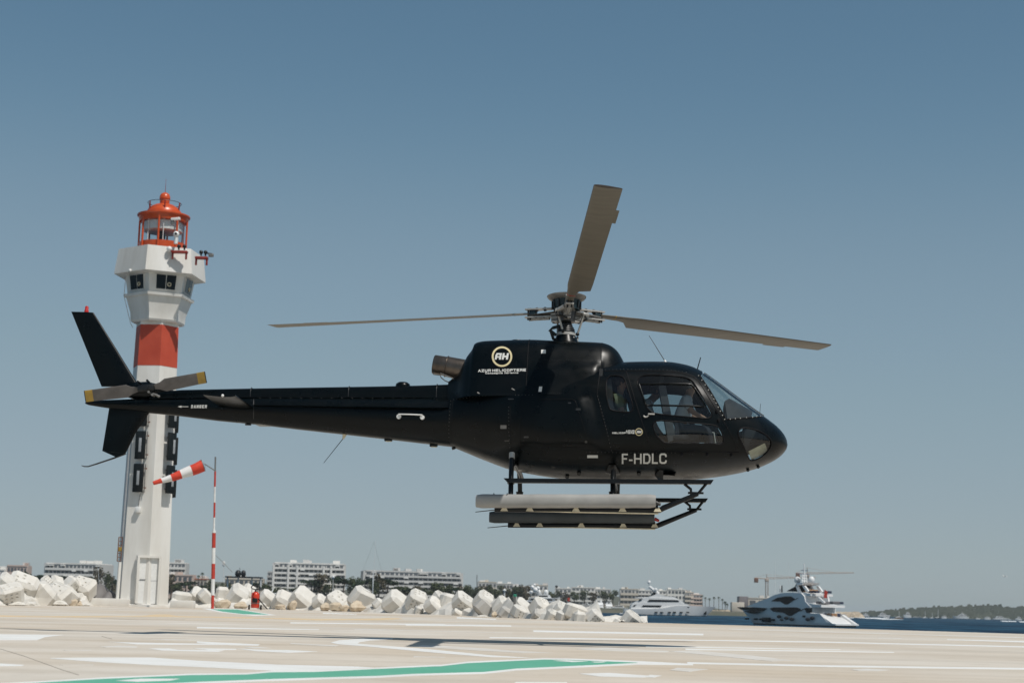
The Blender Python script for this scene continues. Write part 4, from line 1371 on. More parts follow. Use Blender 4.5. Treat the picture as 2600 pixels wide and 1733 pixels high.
hbox(1885, 1086, 1940, 1150, -.16, .16, 'nose_dark_filler', M['interior'], .03)  # added dark box, blocks the view through behind the chin window
sb = [H(1905, 1120, -.55), H(1955, 1120, -.35)]
MB().path([H(1905, 1124, -.5), H(1950, 1124, -.2), H(1950, 1124, .2), H(1905, 1124, .5)], .02, 8).build('chin_frame', M['dark_metal'], heli, 50)

# ---- people
M['skin'] = mat('skin', (0.42, 0.235, 0.155), 0.55, 0, 0.08, 8)
M['shirt_white'] = mat('shirt_white', (0.66, 0.66, 0.68), 0.8, 0, 0.05, 6, 0.06, 14)
M['shirt_olive'] = mat('shirt_olive', (0.20, 0.215, 0.135), 0.85, 0, 0.10, 5, 0.08, 14)
M['trousers'] = mat('trousers', (0.025, 0.028, 0.04), 0.85, 0, 0.15, 6)
M['hair'] = mat('hair', (0.012, 0.009, 0.007), 0.6, 0, 0.2, 20)
def skinmesh(verts, edges, radii, sub=2):
    me = bpy.data.meshes.new('tmp')
    me.from_pydata([tuple(v) for v in verts], edges, [])
    o = bpy.data.objects.new('tmp', me)
    COL.objects.link(o)
    o.modifiers.new('Skin', 'SKIN')
    for i, r in enumerate(radii):
        o.data.skin_vertices[0].data[i].radius = r if isinstance(r, tuple) else (r, r)
    o.data.skin_vertices[0].data[0].use_root = True
    if sub:
        m = o.modifiers.new('Sub', 'SUBSURF')
        m.levels = m.render_levels = sub
    dg = bpy.context.evaluated_depsgraph_get()
    dg.update()
    res = bpy.data.meshes.new_from_object(o.evaluated_get(dg))
    bpy.data.objects.remove(o)
    res.shade_smooth()
    return res
def person(label, J, mats, headset=False, base=None, cat='person', group=None, scale=1.0, stand=False):
    """J: joints in the frame given by matrix base: pelvis, chest, neck, head, and per side shoulder elbow hand hip knee foot"""
    P = J['pelvis']
    V, E, R = [], [], []
    s = scale
    def add(p, r, frm=None):
        V.append(Vector(p) - Vector(P)); R.append(r * s if not isinstance(r, tuple) else (r[0] * s, r[1] * s))
        if frm is not None: E.append((frm, len(V) - 1))
        return len(V) - 1
    pe = add(J['pelvis'], .15)
    wa = add(Vector(J['pelvis']) * .55 + Vector(J['chest']) * .45, .125, pe)
    chs = add(J['chest'], .14, wa)
    nk = add(J['neck'], .055, chs)
    hd = Vector(J['head'])
    upn = (hd - Vector(J['neck'])).normalized()
    fw = Vector(J['face']).normalized()
    jw = add(hd - upn * .07 * s + fw * .02 * s, .068, nk)
    fc = add(hd + fw * .005 * s, .088, jw)
    add(hd + upn * .07 * s - fw * .01 * s, .072, fc)
    add(hd + fw * .112 * s - upn * .01 * s, .013, fc)
    S_V, S_E, S_R = [], [], []
    for sd in ('L', 'R'):
        sh = add(J['shoulder' + sd], .062, chs)
        el = add(J['elbow' + sd], .045, sh)
        hn = Vector(J['hand' + sd])
        fd = (hn - Vector(J['elbow' + sd])).normalized()
        wr = add(hn - fd * .05 * s, .030, el)
        pm = add(hn, .034, wr)
        side_ = fd.cross(Vector((0, 0, 1)))
        side_ = side_.normalized() if side_.length > .01 else Vector((0, 1, 0))
        for k, (o_, ln) in enumerate(((-.030, .070), (-.010, .082), (.010, .078), (.030, .062))):
            a_ = add(hn + fd * .045 * s + side_ * o_ * s, .0095, pm)
            add(hn + fd * (.045 + ln * .75) * s + side_ * o_ * 1.1 * s + Vector((0, 0, -.025 * s)), .008, a_)
        a_ = add(hn + side_ * .045 * s + fd * .01 * s, .011, pm)
        add(hn + side_ * .06 * s + fd * .05 * s, .009, a_)
        hp = add(J['hip' + sd], .095, pe)
        kn = add(J['knee' + sd], .065, hp)
        ft = add(J['foot' + sd], .045, kn)
        add(Vector(J['foot' + sd]) + Vector(J['face']).normalized() * .15 * s + Vector((0, 0, -.03 * s)), .035, ft)
    me = skinmesh(V, E, R, 1)
    me.materials.append(mats[0])
    o = link('person', me, None, label, cat, group)
    o.matrix_world = (base if base is not None else Matrix.Identity(4)) @ Matrix.Translation(Vector(P))
    def cloth(name, names, edges, radii, m):
        mm = skinmesh([Vector(J[n]) - Vector(P) if isinstance(n, str) else Vector(n) - Vector(P) for n in names], edges, [r * s for r in radii], 1)
        mm.materials.append(m)
        link(name, mm, o)
    P_, C_ = Vector(J['pelvis']), Vector(J['chest'])
    def mid_(a, b, t): return Vector(J[a]) * (1 - t) + Vector(J[b]) * t
    cloth('shirt', [P_ * .9 + C_ * .1, P_ * .5 + C_ * .5, C_, Vector(J['neck']) * .75 + C_ * .25, 'shoulderL', mid_('shoulderL', 'elbowL', .8), 'shoulderR', mid_('shoulderR', 'elbowR', .8)],
          [(0, 1), (1, 2), (2, 3), (2, 4), (4, 5), (2, 6), (6, 7)], [.165, .145, .165, .075, .085, .066, .085, .066], mats[1])
    cloth('trousers', [P_, 'hipL', 'kneeL', mid_('kneeL', 'footL', .9), 'hipR', 'kneeR', mid_('kneeR', 'footR', .9)], [(0, 1), (1, 2), (2, 3), (0, 4), (4, 5), (5, 6)], [.165, .11, .08, .06, .11, .08, .06], mats[2])
    hb = MB()
    c = hd - Vector(P) + upn * .045 * s - fw * .028 * s
    hb.ball(c, .105 * s, 14, 10, (1, .92, .95))
    hb.build('hair', mats[3], o, 80)
    lat = fw.cross(upn).normalized()
    for q in (-1, 1):
        MB().ball(hd - Vector(P) + fw * .088 * s + lat * q * .032 * s + upn * .012 * s, .010 * s, 8, 6).build('eye', M['black'], o, 80)
        MB().ball(hd - Vector(P) + lat * q * .093 * s, .026 * s, 8, 6, (.6, .5, 1)).build('ear', mats[0], o, 80)
    MB().box(hd - Vector(P) + fw * .09 * s - upn * .05 * s, (.012 * s, .04 * s, .010 * s), ch=.003 * s).build('mouth', M['red_lens'], o)
    if headset:
        b_ = [hd - Vector(P) + lat * (.112 * s * math.cos(t)) + upn * (.125 * s * math.sin(t) + .01 * s) for t in [math.pi * k / 10 for k in range(11)]]
        hs = MB().path(b_, .012 * s, 6).build('headset', M['white_plastic'], o, 60)
        for q in (-1, 1):
            a = hd - Vector(P) + lat * q * .10 * s
            MB().tube(a, a + lat * q * .035 * s, .042 * s, .036 * s, 12).build('ear_cup', M['seat_grey'], hs, 50)
    return o
hm = heli.matrix_world.copy()
def PJ(y, pel, che, nec, hea, shw, el, ha, hip, kn, ft, face, ely=.12):
    J = {'pelvis': H(*pel, y), 'chest': H(*che, y), 'neck': H(*nec, y), 'head': H(*hea, y), 'face': Vector(face)}
    for sd, q in (('L', 1), ('R', -1)):
        def dy(p, d):
            v = H(*p, y).copy(); v.y = y + q * d; return v
        J['shoulder' + sd] = dy((che[0], che[1] - 6), shw)
        J['elbow' + sd] = dy(el, shw + .05)
        J['hand' + sd] = dy(ha, ely)
        J['hip' + sd] = dy(hip, .10)
        J['knee' + sd] = dy(kn, .15)
        J['foot' + sd] = dy(ft, .15)
    return J
person('pilot in a white short-sleeved shirt seated at the front window', PJ(-.40, (1726, 1098), (1741, 1026), (1748, 1003), (1752, 982), .165, (1756, 1050), (1786, 1064), (1735, 1096), (1796, 1094), (1804, 1150), (1, 0, 0)), (M['skin'], M['shirt_white'], M['trousers'], M['hair']), True, hm)
person('passenger in an olive shirt behind the small rear window', PJ(-.50, (1572, 1092), (1571, 1022), (1572, 998), (1574, 975), .165, (1580, 1052), (1608, 1078), (1582, 1090), (1640, 1090), (1646, 1150), (1, .25, 0)), (M['skin'], M['shirt_olive'], M['trousers'], M['hair']), False, hm)
person('passenger in white shirt leaning forward behind the pilot seat', PJ(-.02, (1606, 1092), (1640, 1036), (1655, 1013), (1668, 996), .165, (1664, 1090), (1686, 1116), (1616, 1092), (1660, 1094), (1666, 1152), (1, 0, -.1), .2), (M['skin'], M['shirt_white'], M['trousers'], M['hair']), False, hm)
# ------------------------------------------------------------------ lighthouse
M['tower_white'] = mat('tower_white', (0.76, 0.75, 0.715), 0.7, 0, 0, 0.6, 0.03, 6, col2=(0.61, 0.585, 0.535), detail=8, stretch=(1.6, 1.6, .3))
M['tower_red'] = mat('tower_red', (0.42, 0.050, 0.022), 0.6, 0, 0, 0.9, 0.03, 6, col2=(0.50, 0.075, 0.035), detail=8)
M['orange'] = mat('orange', (0.56, 0.078, 0.015), 0.33, 0, 0.10, 3)
M['dark_red'] = mat('dark_red', (0.26, 0.022, 0.012), 0.45, 0, 0.2, 5)
M['window_dark'] = mat('window_dark', (0.008, 0.012, 0.014), 0.08, 0, 0.2, 4, spec=0.5)
M['panel_black'] = mat('panel_black', (0.006, 0.009, 0.010), 0.5, 0, 0.2, 4, spec=0.3)
M['panel_grey'] = mat('panel_grey', (0.30, 0.315, 0.33), 0.5, 0, 0.1, 6)
M['rust'] = mat('rust', (0.16, 0.075, 0.045), 0.8, 0, 0.35, 8)
M['lantern_glass'] = glassmat('lantern_glass', (0.93, 0.95, 0.95), 0.6)
TY = 98.0
tb = atY(359, 1534, TY)
TX = tb.x
tower = empty('lighthouse', 'white lighthouse with a red band and an orange lantern dome', 'lighthouse', (TX, TY, 0))
def tz(py, px=395): return atY(px, py, TY).z
FA = D2R(-90 + 12.4 - 19)              # normal of the left front face of the shaft
def hexring(r, z, rot): return [Vector((r * math.cos(rot + math.pi / 6 + k * math.pi / 3), r * math.sin(rot + math.pi / 6 + k * math.pi / 3), z)) for k in range(6)]
HB = FA + D2R(30)               # balcony normal, turned by 30 degrees
Z0, Z1, Z2, Z3, Z4, Z5, Z6, Z7 = -0.3, tz(934), tz(831), tz(823), tz(800), tz(757), tz(707), tz(643)
def rs(z): return 1.60 + (1.30 - 1.60) * z / Z2
shaft = MB().loft([hexring(rs(z), z, FA) for z in (Z0, 2.0, 6.0, 10.0, Z1)]).build('shaft', M['tower_white'], tower, 20)
MB().loft([hexring(rs(z) + .012, z, FA) for z in (Z1, (Z1 + Z2) / 2, Z2)]).build('red_band', M['tower_red'], tower, 20)
MB().loft([hexring(rs(Z2) + .01, Z2, FA), hexring(rs(Z2) + .01, Z3 + .1, FA)]).build('neck', M['tower_white'], tower, 20)
MB().loft([hexring(1.56, Z3, HB), hexring(1.63, Z3 + .12, HB), hexring(1.66, Z4, HB), hexring(1.98, Z5 - .1, HB)]).build('flared_base', M['tower_white'], tower, 20)
MB().loft([hexring(2.10, Z5 - .11, HB), hexring(2.14, Z5 + .05, HB), hexring(1.96, Z5 + .06, HB)]).build('ledge', M['tower_white'], tower, 20)
wd = MB().loft([hexring(1.88, Z5, HB), hexring(2.12, Z6 + .15, HB)]).build('watch_room', M['tower_white'], tower, 20)
MB().loft([hexring(2.1, Z6 - .02, HB), hexring(2.76, Z6 + .02, HB), hexring(2.74, Z6 + .25, HB), hexring(2.57, Z7, HB), hexring(2.42, Z7, HB), hexring(2.42, Z7 - .5, HB)]).build('gallery_wall', M['tower_white'], tower, 20)
MB().loft([hexring(2.45, Z7 - .5, HB), hexring(2.45, Z7 - .4, HB)]).build('gallery_floor', M['tower_white'], tower, 20)
# watch-room windows: two panes in a frame on each face
for k in range(6):
    a = HB + k * math.pi / 3
    n = Vector((math.cos(a), math.sin(a), 0))
    t = Vector((-math.sin(a), math.cos(a), 0))
    zb_, zt_ = Z5 + .22, Z6 - .04
    def rr(z): return (1.88 + .24 * (z - Z5) / (Z6 + .15 - Z5)) * math.cos(math.pi / 6)
    wq_ = .66
    fr = MB()
    P4 = [n * (rr(z) + .02) + t * x + Vector((0, 0, z)) for x, z in ((-wq_ * .93, zb_), (wq_ * .93, zb_), (wq_, zt_), (-wq_, zt_))]
    fo = MB().prism(P4, n * .03).build('window_frame', M['tower_white'], tower, 0)
    for x0, x1 in ((-.90, -.03), (.03, .90)):
        Q = [n * (rr(z) + .052) + t * (x * wq_) + Vector((0, 0, z)) for x, z in ((x0 * .93, zb_ + .06), (x1 * .93, zb_ + .06), (x1, zt_ - .05), (x0, zt_ - .05))]
        pn = MB().prism(Q, n * .012).build('window_pane', M['window_dark'], fo, 0)
    c = n * (rr(zb_ + .3) + .08) + t * (.28 * wq_ if k else .3 * wq_) + Vector((0, 0, zb_ + .35))
    MB().path([c + (t * math.cos(q) + Vector((0, 0, 1)) * math.sin(q)) * .10 for q in [2 * math.pi * i / 12 for i in range(12)]], .035, 6, True).build('window_fan', M['paper'], fo, 60)
# lantern
LZ0, LZ1 = Z7 - .45, tz(566)
lr = 1.43
MB().lathe([(1.36, LZ0), (1.40, LZ0 + 1.02), (1.30, LZ0 + 1.04)], n=24).build('lantern_base', M['orange'], tower, 30)
gz0, gz1 = LZ0 + 1.04, LZ1 + .02
lg = MB().lathe([(1.24, gz0), (1.24, gz1)], n=24, cap=False).build('lantern_glass', M['lantern_glass'], tower, 40)
for k in range(8):
    a = FA + D2R(8) + k * math.pi / 4
    MB().tube((lr * math.cos(a), lr * math.sin(a), LZ0 + .1), (lr * math.cos(a), lr * math.sin(a), LZ1 + .35), .06, .06, 8).build('lantern_post', M['orange'], tower, 40)
    MB().tube((1.25 * math.cos(a + .2), 1.25 * math.sin(a + .2), gz0), (1.25 * math.cos(a + .2), 1.25 * math.sin(a + .2), gz1), .025, .025, 6).build('glazing_bar', M['white_plastic'], lg, 40)
RZ = tz(548)
MB().lathe([(1.22, LZ1), (1.30, LZ1 + .02), (1.42, RZ - .42), (1.50, RZ - .14), (1.58, RZ - .08), (1.58, RZ), (1.50, RZ + .02), (1.05, RZ + .07)], n=32).build('roof_rim', M['orange'], tower, 35)
dm = [(1.07 * math.cos(b), RZ + .05 + .72 * math.sin(b)) for b in [math.pi / 2 * k / 8 for k in range(8)]]
MB().lathe(dm + [(.30, RZ + .74), (.0, RZ + .75)], n=32).build('dome', M['orange'], tower, 40)
bz = RZ + .76
MB().lathe([(.29, bz), (.30, bz + .28), (.33, bz + .30), (.32, bz + .44), (.25, bz + .60), (.12, bz + .68), (0, bz + .70)], n=20).build('ventilator', M['orange'], tower, 40)
MB().tube((0, 0, bz + .65), (0, 0, bz + 1.55), .02, .008, 6).build('lightning_rod', M['dark_red'], tower, 40)
rail = MB().path([(1.0 * math.cos(a), 1.0 * math.sin(a), RZ + .78) for a in [2 * math.pi * k / 24 for k in range(24)]], .018, 6, True).build('dome_rail', M['dark_metal'], tower, 60)
for k in range(6):
    a = FA + .35 + k * math.pi / 3
    MB().path([(.98 * math.cos(a), .98 * math.sin(a), RZ + .30), (1.02 * math.cos(a), 1.02 * math.sin(a), RZ + .78)], .04, 6).build('rail_stanchion', M['dark_red'], rail, 60)
MB().lathe([(1.18, LZ1 - .02), (1.18, LZ1 - .55), (1.15, LZ1 - .56), (0.02, LZ1 - .5)], n=24, cap=False).build('lantern_ceiling', M['white_plastic'], tower, 40)
MB().lathe([(.20, gz0), (.20, gz0 + .30), (.26, gz0 + .34), (.26, gz0 + .52), (.20, gz0 + .56), (.20, gz0 + .85), (.26, gz0 + .88), (.26, gz0 + .98), (.1, gz0 + 1.0)], (-.1, 0, 0), 16).build('lamp_optic', M['teal'], tower, 40)
MB().tube((-.32, 0, gz0), (-.32, 0, LZ1), .03, .03, 6).build('lamp_support', M['dark_metal'], tower, 40)
# cameras and brackets on the gallery
def gal(px, py): 
    return atY(px, py, TY - 2.3) - Vector((TX, TY, 0))
cm = MB()
p = gal(447, 604)
cam1 = MB().tube(p + Vector((0, 0, -.35)), p + Vector((0, 0, .1)), .12, .10, 10).build('security_camera', M['white_plastic'], tower, 40)
MB().ball(p + Vector((0, 0, .22)), .19, 12, 8).build('camera_head', M['white_plastic'], cam1, 60)
MB().tube(p + Vector((.02, -.16, .22)), p + Vector((.02, -.24, .22)), .07, .07, 10).build('camera_lens', M['black'], cam1, 40)
p = gal(446, 556)
c2 = MB().box(p, (.55, .2, .16), Matrix.Rotation(-.12, 3, 'Y'), ch=.03).build('security_camera', M['white_plastic'], tower)
MB().box(p + Vector((-.2, 0, -.2)), (.16, .1, .3), ch=.02).build('camera_bracket', M['grey_metal'], c2)
p = gal(430, 632)
MB().ball(p, .17, 12, 8).build('dome_camera', M['white_plastic'], tower, 60)
for px, py, w in ((456, 640, .95), (512, 655, .75)):
    p = gal(px, py)
    br = MB().box(p, (w, .35, .14), ch=.02).build('equipment_bracket', M['dark_red'], tower)
    for sx in (-.42, .42):
        MB().box(p + Vector((sx * w, -.0, -.22)), (.11, .12, .42), ch=.02).build('bracket_leg', M['dark_red'], br)
    for i, sx in enumerate((-.05, .3)):
        q = p + Vector((sx * w, -.05, .12))
        MB().tube(q, q + Vector((0, 0, .14)), .05, .05, 8).build('lamp_post', M['black'], br, 40)
        MB().ball(q + Vector((0, 0, .22)), .12, 10, 8).build('projector_lamp', M['black'], br, 60)
p = gal(536, 648)
MB().box(p, (.3, .12, .2), ch=.03).build('floodlight', M['grey_metal'], tower)
MB().tube(gal(522, 642), gal(541, 645), .05, .04, 8).build('antenna_arm', M['black'], tower, 40)
p = gal(327, 684) + Vector((0, .3, 0))
w1 = MB().ball(p, .10, 8, 6).build('cable_anchor', M['white_plastic'], tower, 60)
MB().path([p, gal(319, 704), gal(315, 752), gal(324, 790), gal(332, 822), gal(338, 832)], .018, 5).build('cable', M['grey_metal'], tower, 40)
# antenna panels on the shaft
def facept(k, u, z, off):
    a = FA + k * math.pi / 3
    n = Vector((math.cos(a), math.sin(a), 0)); t = Vector((-math.sin(a), math.cos(a), 0))
    return n * (rs(z) * math.cos(math.pi / 6) + off) + t * u + Vector((0, 0, z)), n, t
def apanel(k, u, py0, py1, w, off, strip):
    z0, z1 = tz(py1, 370), tz(py0, 370)
    zc = (z0 + z1) / 2
    p, n, t = facept(k, u, zc, off)
    R = Matrix((t, n, Vector((0, 0, 1)))).transposed()
    ob = MB().box(p, (w, .14, z1 - z0), R, ch=.02).build('antenna_panel', M['panel_black'], tower)
    if strip:
        MB().box(p + n * .075 + t * strip * w, (w * .26, .02, (z1 - z0) * .5), R, ch=.005).build('reflector_strip', M['panel_grey'], ob)
    for dz in (-.34, .34):
        q = p + Vector((0, 0, dz * (z1 - z0)))
        MB().tube(q - n * off, q, .045, .045, 8).build('panel_bracket', M['dark_metal'], ob, 40)
        MB().box(q - n * off * .5 + t * (w * .62), (.12, .12, .08), R, ch=.01).build('panel_clamp', M['rust'], ob)
    MB().tube(p - n * .10 + t * (w * .6) - Vector((0, 0, (z1 - z0) * .5)), p - n * .10 + t * (w * .6) + Vector((0, 0, (z1 - z0) * .5)), .03, .03, 8).build('panel_pole', M['grey_metal'], ob, 40)
for py0, py1 in ((1018, 1088), (1100, 1170), (1182, 1253)):
    apanel(0, -.10, py0, py1, .60, .28, .0001)
    apanel(1, .16, py0, py1, .60, .42, .22)
    apanel(2, .10, py0 + 6, py1 + 6, .45, .30, 0)
# door porch across the front corner
a = FA + D2R(30)
n = Vector((math.cos(a), math.sin(a), 0)); t = Vector((-math.sin(a), math.cos(a), 0))
R = Matrix((t, n, Vector((0, 0, 1)))).transposed()
dz0, dz1 = tz(1531, 365), tz(1416, 371)
pc = n * 1.46
MB().box(pc + t * .62 + Vector((0, 0, (dz0 + dz1) / 2)), (.14, .36, dz1 - dz0), R).build('door_jamb', M['tower_white'], tower)
MB().box(pc - t * .62 + Vector((0, 0, (dz0 + dz1) / 2)), (.14, .36, dz1 - dz0), R).build('door_jamb', M['tower_white'], tower)
MB().box(pc + Vector((0, 0, dz1 + .05)), (1.38, .37, .12), R).build('door_lintel', M['tower_white'], tower)
dr = MB().box(n * 1.36 + Vector((0, 0, (dz0 + dz1) / 2)), (1.12, .22, dz1 - dz0), R).build('door', M['white_plastic'], tower)
MB().box(n * 1.48 + t * -.3 + Vector((0, 0, dz0 + (dz1 - dz0) * .52)), (.35, .03, .04), R).build('door_handle', M['grey_metal'], dr)
MB().box(n * 1.475 + Vector((0, 0, dz0 + (dz1 - dz0) * .5)), (1.1, .012, .02), R).build('door_rail', M['panel_grey'], dr)
MB().lathe([(2.0, -.3), (2.0, .12), (1.95, .14)], n=6, a0=FA + math.pi / 6).build('plinth', M['tower_white'], tower, 20)
# wall box, conduit ladder on the left
p, n, t = facept(0, -.05, tz(1296, 347), .12)
R = Matrix((t, n, Vector((0, 0, 1)))).transposed()
bx = MB().box(p, (.28, .26, .34), R, ch=.03).build('wall_box', M['white_plastic'], tower)
MB().path([p + Vector((0, 0, .15)), p + n * -.06 + Vector((.02, 0, .5)), p + n * -.08 + Vector((.06, 0, 1.0))], .018, 5).build('cable', M['dark_metal'], bx, 40)
vx = FA - math.pi / 6 - .10
lad = MB()
z0, z1 = tz(1425, 310), tz(1365, 313)
def edge(z, d): return Vector((math.cos(vx) * (rs(z) + d), math.sin(vx) * (rs(z) + d), z))
lo = MB().tube(edge(z0, .06), edge(z1, .06), .03, .03, 6).build('wall_ladder', M['rust'], tower, 40)
MB().tube(edge(z0, .30), edge(z1, .30), .03, .03, 6).build('ladder_rail', M['rust'], lo, 40)
for i in range(7):
    z = z0 + (z1 - z0) * i / 6
    MB().tube(edge(z, .05), edge(z, .31), .022, .022, 6).build('ladder_rung', M['rust'], lo, 40)
MB().box(edge((z0 + z1) / 2, .18), (.2, .2, .25), ch=.02).build('ladder_box', M['yellow'], lo)
cd = MB().tube(edge(.1, .10), edge(z0 - .05, .10), .10, .10, 10).build('conduit', M['tower_white'], tower, 40)
MB().tube(edge(z1 + .05, .06), edge(Z1 - 1.0, .06), .06, .06, 8).build('conduit', M['panel_grey'], tower, 40)

# low walls by the tower
M['conc_white'] = mat('conc_white', (0.70, 0.685, 0.645), 0.8, 0, 0, 1.3, 0.06, 9, col2=(0.62, 0.595, 0.55), detail=8)
def pbox(name, px0, px1, py0, py1, Y, dep, m, label, cat, ch=.04, rz=0.0, group=None):
    a, b = atY(px0, py1, Y), atY(px1, py0, Y)
    w, h = abs(b.x - a.x), abs(b.z - a.z)
    o = MB().box((0, 0, h / 2), (w, dep, h), ch=ch).build(name, m, None, 35, label, cat, group)
    o.location = ((a.x + b.x) / 2, Y + dep / 2, min(a.z, b.z))
    o.rotation_euler = (0, 0, rz)
    return o
pbox('low_wall', 222, 328, 1519, 1539, 96.2, 1.2, M['conc_white'], 'long low white concrete slab at the left foot of the lighthouse', 'wall')
pbox('barrier_block', 431, 491, 1524, 1544, 92, .7, M['conc_white'], 'bright white rectangular barrier block right of the lighthouse door', 'barrier')

# ------------------------------------------------------------------ windsock
M['sock_red'] = mat('sock_red', (0.60, 0.045, 0.018), 0.7, 0, 0.12, 5, 0.06, 12)
M['sock_white'] = mat('sock_white', (0.72, 0.70, 0.68), 0.75, 0, 0.06, 5, 0.06, 12)
M['pole_red'] = mat('pole_red', (0.47, 0.040, 0.022), 0.5, 0, 0.15, 5)
M['pole_white'] = mat('pole_white', (0.72, 0.71, 0.69), 0.5, 0, 0.08, 5)
WY = 93.0
wb = atY(539, 1542, WY)
sockroot = empty('windsock', 'red and white striped windsock flying from a striped pole', 'windsock', (wb.x, WY, 0))
def wp(px, py, dy=0.0): return atY(px, py, WY + dy) - Vector((wb.x, WY, 0))
def polex(py): return 539.5 + (547 - 539.5) * (1542 - py) / (1542 - 1160)
segs = [(1545, 1510, 'r', .085), (1510, 1469, 'w', .105), (1469, 1430, 'r', .105), (1430, 1390, 'w', .105), (1390, 1352, 'r', .105), (1352, 1346, 'w', .11), (1346, 1313, 'w', .055), (1313, 1275, 'r', .055), (1275, 1235, 'w', .055), (1235, 1196, 'r', .055), (1196, 1159, 'g', .045)]
for a, b, c, r in segs:
    MB().tube(wp(polex(a), a), wp(polex(b), b), r, r, 12).build('pole_section', {'r': M['pole_red'], 'w': M['pole_white'], 'g': M['grey_metal']}[c], sockroot, 40)
MB().tube(wp(546, 1194), wp(521, 1178, -.3), .035, .03, 8).build('swivel_arm', M['grey_metal'], sockroot, 40)
s0, s1 = wp(515, 1181.5, -.4), wp(389, 1226, -1.2)
axs = (s1 - s0)
prof = [(0, .335), (.14, .315), (.25, .295), (.38, .265), (.50, .235), (.63, .20), (.75, .165), (.87, .135), (1.0, .105)]
def sring(t, r):
    a = axs.normalized()
    u = a.cross(Vector((0, 1, 0))).normalized(); w = a.cross(u)
    k = t * 13
    return [s0 + axs * t + Vector((0, 0, -.10 * math.sin(t * math.pi) * .6)) + (u * math.cos(q) * (1 + .05 * math.sin(3 * q + k)) + w * math.sin(q) * (1 + .05 * math.cos(2 * q + k))) * r for q in [2 * math.pi * i / 20 for i in range(20)]]
rad = pchip([p[0] for p in prof], [p[1] for p in prof])
cuts = [0, .235, .445, .64, .83, 1.0]
for i in range(5):
    n_ = 5
    MB().loft([sring(cuts[i] + (cuts[i + 1] - cuts[i]) * j / n_, rad(cuts[i] + (cuts[i + 1] - cuts[i]) * j / n_)) for j in range(n_ + 1)], False).build('sock_stripe', M['sock_red'] if i % 2 == 0 else M['sock_white'], sockroot, 60)
MB().path(sring(0.0, rad(0)), .022, 6, True).build('sock_hoop', M['grey_metal'], sockroot, 60)
for q in (0, 7, 13):
    MB().tube(sring(0, rad(0))[q], wp(521, 1178, -.3), .008, .008, 5).build('sock_cord', M['grey_metal'], sockroot, 40)
MB().path([wp(polex(1404), 1404), wp(566, 1426, 1), wp(590, 1452, 2)], .012, 5).build('guy_wire', M['grey_metal'], sockroot, 40)

# ------------------------------------------------------------------ wheeled fire extinguisher
M['ext_red'] = mat('ext_red', (0.55, 0.040, 0.015), 0.3, 0, 0.1, 4)
EY = 93.5
eb = atY(647, 1544, EY)
ext = empty('fire_extinguisher', 'red wheeled fire extinguisher with black hoop handle by the concrete blocks', 'fire extinguisher', (eb.x, EY, 0))
s = .98
MB().lathe([(.22, .10), (.235, .14), (.235, .80), (.21, .90), (.13, .97), (.07, .99)], n=20).build('cylinder', M['ext_red'], ext, 40)
MB().lathe([(.245, .34), (.245, .38), (.23, .38)], n=20).build('strap', M['grey_metal'], ext, 40)
MB().tube((0, 0, .98), (0, 0, 1.10), .05, .04, 10).build('valve', M['black'], ext, 40)
MB().box((.02, -.25, .52), (.30, .10, .24), ch=.03).build('hose_bag', M['black'], ext)
hp_ = [(.26 * math.cos(q), .02, 1.24 + .12 * math.sin(q)) for q in [2 * math.pi * i / 16 for i in range(16)]]
hh = MB().path(hp_, .028, 8, True).build('hoop_handle', M['black'], ext, 60)
for sx in (-.22, .22):
    MB().path([(sx, .08, .12), (sx, .10, .8), (sx, .02, 1.24)], .018, 6).build('frame_tube', M['black'], hh, 50)
for sx in (-.33, .33):
    w = MB().tube((sx - .035, .05, .14), (sx + .035, .05, .14), .14, .14, 16).build('wheel', M['rubber'], ext, 40)
    MB().tube((sx - .04, .05, .14), (sx + .04, .05, .14), .06, .06, 12).build('hub', M['grey_metal'], w, 40)
MB().path([(.20, -.15, .62), (.34, -.1, .45), (.55, -.05, .22), (.72, -.05, .05)], .032, 8).build('hose', M['rubber'], ext, 50)
MB().path([(-.05, -.24, .95), (-.12, -.26, .7), (.0, -.3, .6)], .02, 6).build('hose', M['rubber'], ext, 50)
